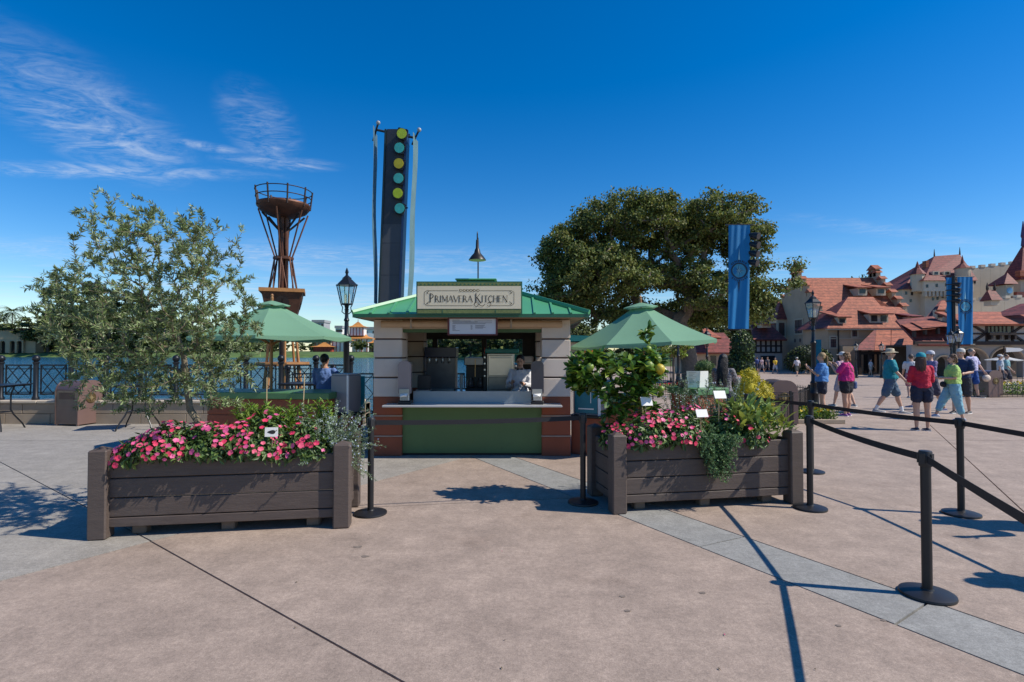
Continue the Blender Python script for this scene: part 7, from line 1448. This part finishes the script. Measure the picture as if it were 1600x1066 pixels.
    for s_, A_ in ((1, larm), (-1, rarm)):
        fw, out, bend, inn = map(R, A_[:4]); S_ = Vector((s_ * sw * k, tr(1.39) * k, TZ(1.385))); d = Vector((s_ * math.sin(out), -math.sin(fw) * math.cos(out), -math.cos(fw) * math.cos(out))); e = S_ + d * .285 * k
        a2 = fw + bend; d2 = Vector((s_ * math.sin(out) * .5 - s_ * math.sin(inn), -math.sin(a2), -math.cos(a2))).normalized(); w = e + d2 * .25 * k; AR.append((s_, S_, e, w, d2))
        limb(body, [S_ - Vector((s_ * .03 * k, 0, .005)), S_, S_.lerp(e, .45), e, e.lerp(w, .3), w], [.05 * k, .053 * k * (.6 + .4 * b), .045 * k * (.5 + .5 * b), .038 * k, .039 * k, .026 * k])
        side = d2.cross(Vector((0, 0, 1)) if abs(d2.z) < .9 else Vector((0, -1, 0))).normalized(); pn = side.cross(d2).normalized()
        if abs(d2.z) > .75: side, pn = Vector((0, -1, 0)), Vector((-s_, 0, 0))       # hanging hand: thumb forward, palm to the thigh
        pc = w + d2 * .05 * k; body.ball(pc, .043 * k, 10, 8, Matrix.Translation(pc) @ Matrix((side, pn, d2)).transposed().to_4x4() @ Matrix.Translation(-pc), (.95, .45, 1.2)) if False else body.tube([w, w + d2 * .04 * k, w + d2 * .092 * k], [.026 * k, .04 * k, .038 * k], 10, sq=.55)
        if detail >= 1:
            for q, L_ in ((-1.5, .066), (-.5, .08), (.5, .084), (1.5, .072)):
                p0 = w + d2 * .085 * k + side * q * .019 * k; cu = pn * (.4 if bend < .6 else .8); p1 = p0 + (d2 + cu * .25).normalized() * L_ * .55 * k; p2 = p1 + (d2 + cu).normalized() * L_ * .5 * k; limb(body, [p0, p1, p2], [.0092 * k, .0088 * k, .0075 * k], 6)
            p0 = w + d2 * .03 * k + side * .034 * k * (1 if abs(d2.z) > .75 else -s_); td = (side * (1 if abs(d2.z) > .75 else -s_) * .75 + d2 * .7 + pn * .3).normalized(); limb(body, [p0, p0 + td * .034 * k, p0 + td * .03 * k + (d2 * .8 + td * .4).normalized() * .034 * k], [.0125 * k, .0105 * k, .0085 * k], 6)
        i_ = .014
        if sleeve == 'long': limb(top, [S_, S_.lerp(e, .5), e, e.lerp(w, .5), w - d2 * .01], [.058 * k, .058 * k, .052 * k, .049 * k, .04 * k])
        elif sleeve == 'short': limb(top, [S_, S_.lerp(e, .35), S_.lerp(e, .72)], [.056 * k * (.7 + .3 * b), .058 * k * (.6 + .4 * b), .06 * k * (.6 + .4 * b)]); 
    for (h, kn, an, c), s_ in zip(LG, (1, -1)):
        g = (1 + .5 * (b - 1)) * (1.06 if fem else 1); cf = kn.lerp(an, .32) + Vector((0, .012 * k, 0))
        limb(body, [h, h.lerp(kn, .4), kn, cf, kn.lerp(an, .75), an], [.082 * k * g, .074 * k * g, .054 * k * g, .056 * k * g, .04 * k, .034 * k]); fd = Vector((0, -1, 0))
        limb(body, [an + Vector((0, .03 * k, -.045 * k)), an + Vector((0, -.1 * k, -.055 * k))], [.03 * k, .024 * k], 8)
        i_ = .02
        if pants == 'shorts': limb(low, [h + Vector((0, 0, .02 * k)), h.lerp(kn, .4), h.lerp(kn, .86)], [(.085 + i_) * k * g, (.078 + i_ * 1.1) * k * g, (.067 + i_ * 1.3) * k * g])
        elif pants == 'short shorts': limb(low, [h + Vector((0, 0, .02 * k)), h.lerp(kn, .3), h.lerp(kn, .46)], [(.085 + i_) * k * g, (.08 + i_) * k * g, (.076 + i_) * k * g])
        elif pants == 'capri': limb(low, [h + Vector((0, 0, .02 * k)), h.lerp(kn, .45), kn, kn.lerp(an, .35), kn.lerp(an, .66)], [(.085 + i_) * k * g, (.079 + i_) * k * g, (.06 + i_) * k * g, (.058 + i_) * k, (.048 + i_) * k])
        else: limb(low, [h + Vector((0, 0, .02 * k)), h.lerp(kn, .45), kn, kn.lerp(an, .5), an], [(.085 + i_) * k * g, (.077 + i_) * k * g, (.06 + i_) * k * g, (.05 + i_) * k, (.042 + i_) * k])
        tilt = min(0.9, max(-.5, -c)) if an.z > .13 * k + .085 * k else 0
        sm = MB(); f0 = []
        for yy, w_, h_ in ((.065, .026, .03), (.045, .036, .062), (.0, .038, .075), (-.06, .043, .055), (-.12, .046, .042), (-.165, .04, .034), (-.19, .022, .026)): f0.append([(w_, yy, 0), (w_ * 1.04, yy, h_ * .35), (w_ * .8, yy, h_ * .8), (0, yy, h_), (-w_ * .8, yy, h_ * .8), (-w_ * 1.04, yy, h_ * .35), (-w_, yy, 0)])
        n = 7; vs = [v for r_ in f0 for v in r_]; fs = [(i * n + j, i * n + (j + 1) % n, (i + 1) * n + (j + 1) % n, (i + 1) * n + j) for i in range(len(f0) - 1) for j in range(n)] + [tuple(range(n)), tuple(range(len(vs) - n, len(vs)))[::-1]]
        sm.add(vs, fs, Matrix.Translation(an) @ Matrix.Rotation(tilt, 4, 'X') @ Matrix.Translation((0, 0, -.085 * k)) @ Matrix.Diagonal((k * 1.08, k * 1.08, k * 1.08, 1)))
        so = ob('shoe', sm, mat('shoe_%d_%d_%d' % tuple(int(c_ * 99) for c_ in shoes), shoes, .6), t, True, 60)
        ob('sole', MB().add([(v[0] * 1.06, v[1] * 1.02, -.002 if i == 0 else .014) for i in (0, 1) for v in ((.036, .068), (.042, 0), (.048, -.1), (.04, -.18), (.02, -.2), (-.02, -.2), (-.04, -.18), (-.048, -.1), (-.042, 0), (-.036, .068))], [tuple(range(10)), tuple(range(10, 20))[::-1]] + [(i, (i + 1) % 10, (i + 1) % 10 + 10, i + 10) for i in range(10)], Matrix.Translation(an) @ Matrix.Rotation(tilt, 4, 'X') @ Matrix.Translation((0, 0, -.085 * k)) @ Matrix.Diagonal((k * 1.08, k * 1.08, k * 1.08, 1))), M_WHITE, so) if detail else None
        if socks: ob('sock', MB().tube([an + Vector((0, 0, -.04 * k)), an.lerp(kn, .25)], [.041 * k, .046 * k], 10), cloth('white_sock', (.75, .75, .75)), t, True)
    rem(ob('body', body, skin, t, True), vx, 2)
    waist = .99 if pants in ('shorts', 'long', 'capri') else .97
    ell(top, rings(.016 + .01 * (b > 1.1), .90 if not fem else .93, 1.44)); ell(low, rings(.010, .86, 1.04)); rem(ob('shirt', top, shirt, t, True), max(vx, .011 * k), 3); rem(ob('trousers' if pants in ('long', 'capri') else 'shorts', low, legs, t, True), max(vx, .011 * k), 3)
    hm = mat('hair_%d_%d' % (int(hair[1][0] * 999), int(hair[1][1] * 999)), hair[1], .5, var=.35, scale=25, stretch=(3, 3, .6), bump=.6, bscale=40); hb = MB()
    if hair[0] != 'none':
        hb.ball((0, .022, .034), .1, 16, 12, HM, (.86, .97, 1.0)); cutz = [(v, None) for v in ()]
        if hair[0] in ('bob', 'curly'):
            rr = random.Random(int(loc[0] * 100)); 
            for i in range(46 if hair[0] == 'curly' else 26): a = rr.uniform(-.2, PI + .2); z = rr.uniform(-.11, .1); r_ = .088 if z < .05 else .06; hb.ball((r_ * math.cos(a), .03 + r_ * .8 * math.sin(a), z), .03 if hair[0] == 'curly' else .026, 7, 5, HM)
        if hair[0] in ('long', 'pony'):
            rr = random.Random(3); L_ = hair[2] if len(hair) > 2 else .42
            if hair[0] == 'long':
                for i in range(60): a = rr.uniform(.0, PI); x0, y0 = .078 * math.cos(a), .03 + .07 * math.sin(a); ln = L_ * rr.uniform(.8, 1.05); hb.tube([HM @ Vector((x0 * .9, y0 * .8, .07)), HM @ Vector((x0 * 1.05, y0 + .015, -.03)), HM @ Vector((x0 * 1.1 + rr.uniform(-.01, .01), y0 + .035, -ln * .45)), HM @ Vector((x0 * .9 + rr.uniform(-.02, .02), y0 + .045 + rr.uniform(-.01, .02), -ln))], [.014 * k, .016 * k, .015 * k, .005 * k], 5)
            else:
                for i in range(26): x0 = rr.uniform(-.03, .03); hb.tube([HM @ Vector((x0 * .4, .09, .05)), HM @ Vector((x0, .135, .02)), HM @ Vector((x0 * 1.4, .145, -.09)), HM @ Vector((x0 * 1.2 + rr.uniform(-.015, .015), .125, -L_ * rr.uniform(.45, .7)))], [.014 * k, .018 * k, .016 * k, .005 * k], 5)
                for s_ in (-1, 1): hb.ball((s_ * .05, .05, -.01), .045, 8, 6, HM)
        ho = ob('hair', hb, hm, t, True)
        if hair[0] in ('short',): 
            hb2 = hb
    else: ho = None
    if detail >= 1 and hair[0] != 'none':
        # face opening: the hair cap stays behind the face because it is set back; brows, eyes and lips complete the face
        for s_ in (-1, 1):
            ob('eye', MB().ball((s_ * .031, -.082, .006), .0105, 8, 6, HM, (1.2, .6, .8)), mat('eye_dark', (.03, .02, .015), .2), t, True); ob('brow', MB().tube([HM @ Vector((s_ * .016, -.091, .026)), HM @ Vector((s_ * .046, -.078, .027))], .004 * k, 5), hm, t)
        ob('lips', MB().ball((0, -.092, -.058), .013, 8, 6, HM, (1.5, .5, .45)), mat('lips_rose', (.38, .12, .1), .5), t, True)
    if hat:
        kd, hc_ = hat[0], hat[1]; m = cloth('hat_%d_%d_%d' % tuple(int(c_ * 99) for c_ in hc_), hc_); cr = MB(); prof = [(.103, .028), (.104, .05), (.095, .095), (.065, .125), (.02, .137), (0, .138)]
        if kd == 'brim': cr.lathe([(.185, .03), (.19, .036), (.11, .052), (.102, .06), (.095, .11), (.085, .135), (.03, .145), (0, .14)], 20, HM, (0, .012, 0), 0, .92, 1.0); h_ = ob('hat', cr, m, t, True, 50); ob('hat_band', MB().lathe([(.106, .054), (.106, .075)], 20, HM, (0, .012, 0), 0, .92, 1.0), mat('hat_band', (.08, .06, .04), .8), h_)
        else: cr.lathe(prof, 20, HM, (0, .012, 0), 0, .9, 1.03); h_ = ob('cap', cr, m, t, True, 50); v = [(.07 * math.cos(a), -.07 - .11 * math.sin(a), .036 + .01 * math.sin(a)) for a in np.linspace(0, PI, 11)]; n = len(v); ob('cap_visor', MB().add([Vector(q) for q in v] + [Vector((q[0], q[1], q[2] - .006)) for q in v], [tuple(range(n)), tuple(range(n, 2 * n))[::-1]] + [(i, (i + 1) % n, (i + 1) % n + n, i + n) for i in range(n)], HM), m, h_)
    if extra: extra(t, k, HM, AR, TZ, LG)
    return t
def gp(x, y, Y=None):
    p = G(x, y) if Y is None else Vector((ax(x, Y), Y, gz(Y))); return p
def phone(t, k, HM, AR, TZ, LG):
    s_, S_, e, w, d2 = AR[1]; p = w + d2 * .12 * k; ob('held_strap', MB().tube([w + d2 * .05, w + d2 * .1], .012, 6), M_BLACK, t)
def fp(hand=1, name='phone'):
    def f(t, k, HM, AR, TZ, LG):
        s_, S_, e, w, d2 = AR[hand]; p = t.matrix_basis @ (w + d2 * .11 * k + Vector((0, -.02, .05)))
        g = empty('phone', p, t.rotation_euler.z, label='black phone held up by the ' + ' '.join(t['label'].split()[:6]), cat='phone'); ob('case', bx(-.036, .036, -.005, .005, -.072, .072, .004), M_BLACK, g); ob('screen', bx(-.032, .032, .0051, .0065, -.066, .066), mat('phone_screen', (.1, .12, .16), .1), g)
    return f
# --- kiosk server
def bow(t, k, HM, AR, TZ, LG):
    z = TZ(1.445)
    for s_ in (-1, 1): ob('bow_tie', MB().add([(0, -.078, z), (s_ * .055, -.085, z + .026), (s_ * .058, -.088, z - .024), (0, -.09, z - .006), (0, -.09, z + .008)], [(0, 1, 2), (4, 1, 2, 3)]), M_BLACK, t)
    ob('apron', MB().box(-.17, .17, -.155, -.14, TZ(.6), TZ(.99)), M_BLACK, t)
person((P(813, 600, 9.75).x, 9.75, .02), R(-8), 1.57, 'kiosk server in a white shirt and black bow tie behind the counter', cloth('white_shirt', (.72, .72, .75)), cloth('black_trousers', (.015, .015, .018)), hair=('short', (.012, .009, .008)), sleeve='long', pants='long', larm=(25, 8, 75, 25), rarm=(20, 12, 85, 30), head=(0, 12), extra=bow, group=None, fem=True)
# --- man in blue shirt by the railing
person((P(507, 600, 10.3).x, 10.3, 0), R(172), 1.60, 'man in a blue dress shirt seen from behind at the left counter', cloth('blue_dress_shirt', (.10, .18, .42)), cloth('navy_trousers', (.02, .025, .05)), M_SKIN2, ('short', (.01, .009, .009)), sleeve='long', pants='long', larm=(30, 14, 60, 15), rarm=(30, 14, 60, 15), bulk=1.05, head=(-12, 8), group=None)
# --- woman with long black hair
person((P(1130, 600, 10.1).x, 10.1, 0), R(140), 1.60, 'woman with long straight black hair in a dotted dark jacket', plaid('dotted_jacket', (.05, .045, .06), (.28, .27, .28), 60), cloth('dark_jeans', (.03, .035, .06)), M_SKIN2, ('long', (.012, .009, .009), .52), sleeve='long', pants='long', fem=True, larm=(35, 8, 70, 15), rarm=(35, 8, 70, 15), head=(10, 14), group=None)
# --- visitors
person(gp(1285, 652), R(-118), 1.62, 'woman in a light blue t-shirt and navy shorts taking a picture', cloth('sky_blue_tee', (.07, .22, .50)), cloth('navy_shorts', (.012, .016, .035)), hair=('pony', (.34, .22, .09), .5), fem=True, bulk=1.12, larm=(22, 6, 112, 18), rarm=(22, 6, 108, 18), pants='short shorts', shoes=(.02, .22, .12), extra=fp(0))
def bag_strap(t, k, HM, AR, TZ, LG):
    pts = [Vector((.12, .10, TZ(1.42))), Vector((.06, .165, TZ(1.25))), Vector((-.08, .175, TZ(1.08))), Vector((-.2, .12, TZ(.92)))]; ob('bag_strap', MB().tube(pts, .012, 6, sq=.4), mat('tan_leather', (.45, .3, .18), .6), t); ob('shoulder_bag', bx(-.32, -.2, -.06, .16, TZ(.72), TZ(.93), .03), cloth('blue_bag', (.06, .10, .22)), t)
person(gp(1323, 650), R(-140), 1.63, 'woman in a magenta t-shirt with a shoulder bag holding a phone', cloth('magenta_tee', (.52, .012, .17)), cloth('black_floral_shorts', (.015, .016, .022)), hair=('curly', (.20, .10, .035)), fem=True, bulk=1.32, larm=(30, 10, 115, 15), rarm=(30, 10, 112, 15), pants='short shorts', shoes=(.18, .05, .22), extra=lambda *a: (bag_strap(*a), fp(1)(*a)))
def shades(t, k, HM, AR, TZ, LG): ob('sunglasses', MB().box(-.062, .062, -.096, -.084, -.004, .022, .004, M=HM).box(-.075, -.06, -.09, .02, .006, .016, M=HM).box(.06, .075, -.09, .02, .006, .016, M=HM), M_BLACK, t); ob('belt', MB().lathe([(.186 * k, 0), (.186 * k, .035 * k)], 20, c=(0, 0, TZ(.985)), sx=1, sy=.78), mat('brown_belt', (.06, .03, .02), .5), t)
person(gp(1392, 646), R(62), 1.76, 'man in a teal polo shirt and straw hat walking right', cloth('teal_polo', (.0, .20, .25)), cloth('grey_blue_shorts', (.06, .11, .17)), hair=('short', (.3, .28, .25)), hat=('brim', (.55, .47, .33)), bulk=1.2, larm=(-16, 8, 12, 0), rarm=(22, 6, 18, 0), lleg=(22, 8), rleg=(-20, 10), socks=True, shoes=(.3, .29, .28), extra=shades)
person(gp(1441, 673), R(165), 1.62, 'woman in a red plaid jacket and teal cap seen from behind', plaid('red_plaid', (.55, .012, .045), (.34, .008, .035), 44), cloth('dark_denim', (.012, .018, .045)), hair=('long', (.10, .045, .022), .30), hat=('cap', (.0, .26, .33)), fem=True, bulk=1.08, larm=(12, 8, 95, 30), rarm=(12, 10, 95, 30), sleeve='long', pants='short shorts', shoes=(.03, .03, .05), head=(-25, 5))
person(gp(1490, 656), R(-112), 1.60, 'woman in a lime green shirt and pale blue capri pants stepping left', cloth('lime_tee', (.38, .56, .15)), cloth('pale_blue_capri', (.20, .42, .52)), hair=('bob', (.14, .07, .03)), fem=True, bulk=1.2, larm=(4, 8, 85, 15), rarm=(4, 8, 85, 15), lleg=(-8, 6), rleg=(26, 4), pants='capri', shoes=(.35, .35, .45), extra=lambda t, k, HM, AR, TZ, LG: ob('waist_pouch', MB().ball((.0, -.2, TZ(.93)), .1, 12, 8, sc_=(1.3, .6, .75)), cloth('black_pouch', (.012, .012, .014)), t, True))
person(gp(1503, 646), R(-60), 1.74, 'man in a navy t-shirt and white cap behind the woman in lime', cloth('navy_tee', (.012, .03, .085)), cloth('dark_shorts', (.03, .03, .04)), hair=('short', (.1, .08, .06)), hat=('cap', (.5, .48, .44)), bulk=1.15, larm=(12, 10, 70, 20), rarm=(12, 10, 60, 20), lleg=(-6, 8), rleg=(14, 4), shoes=(.015, .015, .018))
def sack(t, k, HM, AR, TZ, LG):
    s_, S_, e, w, d2 = AR[0]; p = w + d2 * .1; ob('carried_bag', MB().ball(p + Vector((.03, 0, -.15)), .14, 12, 8, sc_=(1.15, .8, .95)), mat('striped_bag', (.62, .5, .4), .7, var=.4, scale=14), t, True); ob('bag_handle', MB().tube([p, p + Vector((.02, 0, -.06))], .012, 6), mat('green_handle', (.05, .25, .2), .6), t)
person(gp(1519, 621), R(20), 1.76, 'grey haired man in a lavender shirt and blue shorts carrying a bag', cloth('lavender_shirt', (.50, .48, .68)), cloth('royal_blue_shorts', (.01, .06, .25)), hair=('short', (.22, .2, .18)), bulk=1.12, larm=(14, 22, 14, 0), rarm=(-6, 8, 10, 0), lleg=(10, 3), rleg=(-14, 30), shoes=(.02, .02, .025), extra=sack)
person(gp(1455, 641), R(-95), 1.72, 'person in a purple patterned shirt and pale cap walking behind the red jacket', plaid('purple_check', (.10, .07, .22), (.28, .24, .38), 50), cloth('slate_shorts', (.05, .05, .09)), hair=('short', (.08, .05, .04)), hat=('cap', (.5, .5, .55)), bulk=1.0, larm=(20, 6, 40, 5), rarm=(-15, 6, 15, 0), lleg=(-14, 12), rleg=(34, 6), shoes=(.04, .05, .16))
# --- farther visitors, few pixels tall
FAR = [(1245, 50.5, 182, 1.76, (.55, .52, .56), (.07, .08, .07), 'far man in a white shirt and olive shorts walking away', None), (1211, 56, 10, 1.68, (.55, .36, .02), (.5, .5, .52), 'far person in a yellow shirt and white shorts', None), (1360, 50, 30, 1.62, (.6, .58, .6), (.5, .42, .36), 'far woman in a pale dress with dark hair', (.04, .02, .02)),
       (1190, 58, 20, 1.7, (.35, .25, .3), (.2, .2, .25), 'far visitor in a muted pink top left of the yellow shirt', None), (1183, 58, 200, 1.74, (.04, .07, .22), (.03, .03, .05), 'far visitor in dark blue near the cottage', None), (1199, 60, 0, 1.7, (.08, .08, .1), (.1, .1, .12), 'far visitor in black beside the cottage door', None), (1262, 57, 90, 1.7, (.25, .35, .5), (.1, .1, .15), 'far visitor in a light blue top near the hedge', None),
       (1316, 30, 200, 1.66, (.55, .35, .42), (.3, .3, .35), 'visitor in a pale cap behind the magenta shirt', None), (1562, 26, 60, 1.68, (.45, .5, .55), (.03, .03, .05), 'visitor in a pale patterned shirt at the far right bed', None), (1572, 27, 40, 1.72, (.2, .4, .42), (.04, .04, .06), 'visitor with a teal backpack at the far right bed', None), (1423, 24, 150, 1.6, (.5, .5, .52), (.3, .1, .15), 'visitor glimpsed left of the red jacket', None)]
for i, (px, Y, hd_, H_, c1, c2, lab, hc_) in enumerate(FAR):
    if px == 1316: Y = 16.5
    if px == 1423: Y = 20.0
    st_ = 18 if i % 2 else -14
    person((ax(px, Y), Y, gz(Y)), R(hd_), H_, lab, cloth('far_shirt_%d' % i, c1), cloth('far_legs_%d' % i, c2), hair=('long', hc_, .35) if hc_ else ('short', (.08, .05, .03)), hat=('cap', (.6, .58, .55)) if px in (1316, 1245, 1562) else None, lleg=(st_, 6), rleg=(-st_, 8), larm=(-st_, 8, 20, 0), rarm=(st_, 8, 20, 0), detail=0 if Y > 40 else 1, fem=bool(hc_), shoes=(.2, .2, .2), pants='short shorts' if hc_ else 'shorts')
# --- two visitors just outside the picture whose shadows fall into it
person((5.75, 5.02, 0), R(-70), 1.72, 'visitor in a grey shirt beyond the right picture edge', cloth('grey_tee', (.25, .25, .27)), cloth('grey_shorts', (.12, .12, .13)), larm=(35, 10, 80, 10), rarm=(20, 8, 40, 0), detail=1)
person((5.0, 3.62, 0), R(-60), 1.70, 'visitor in a dark shirt nearest the viewer beyond the right edge', cloth('charcoal_tee', (.07, .07, .08)), cloth('grey_shorts', (.12, .12, .13)), larm=(10, 8, 20, 10), rarm=(10, 8, 20, 0), detail=1, bulk=1.2)
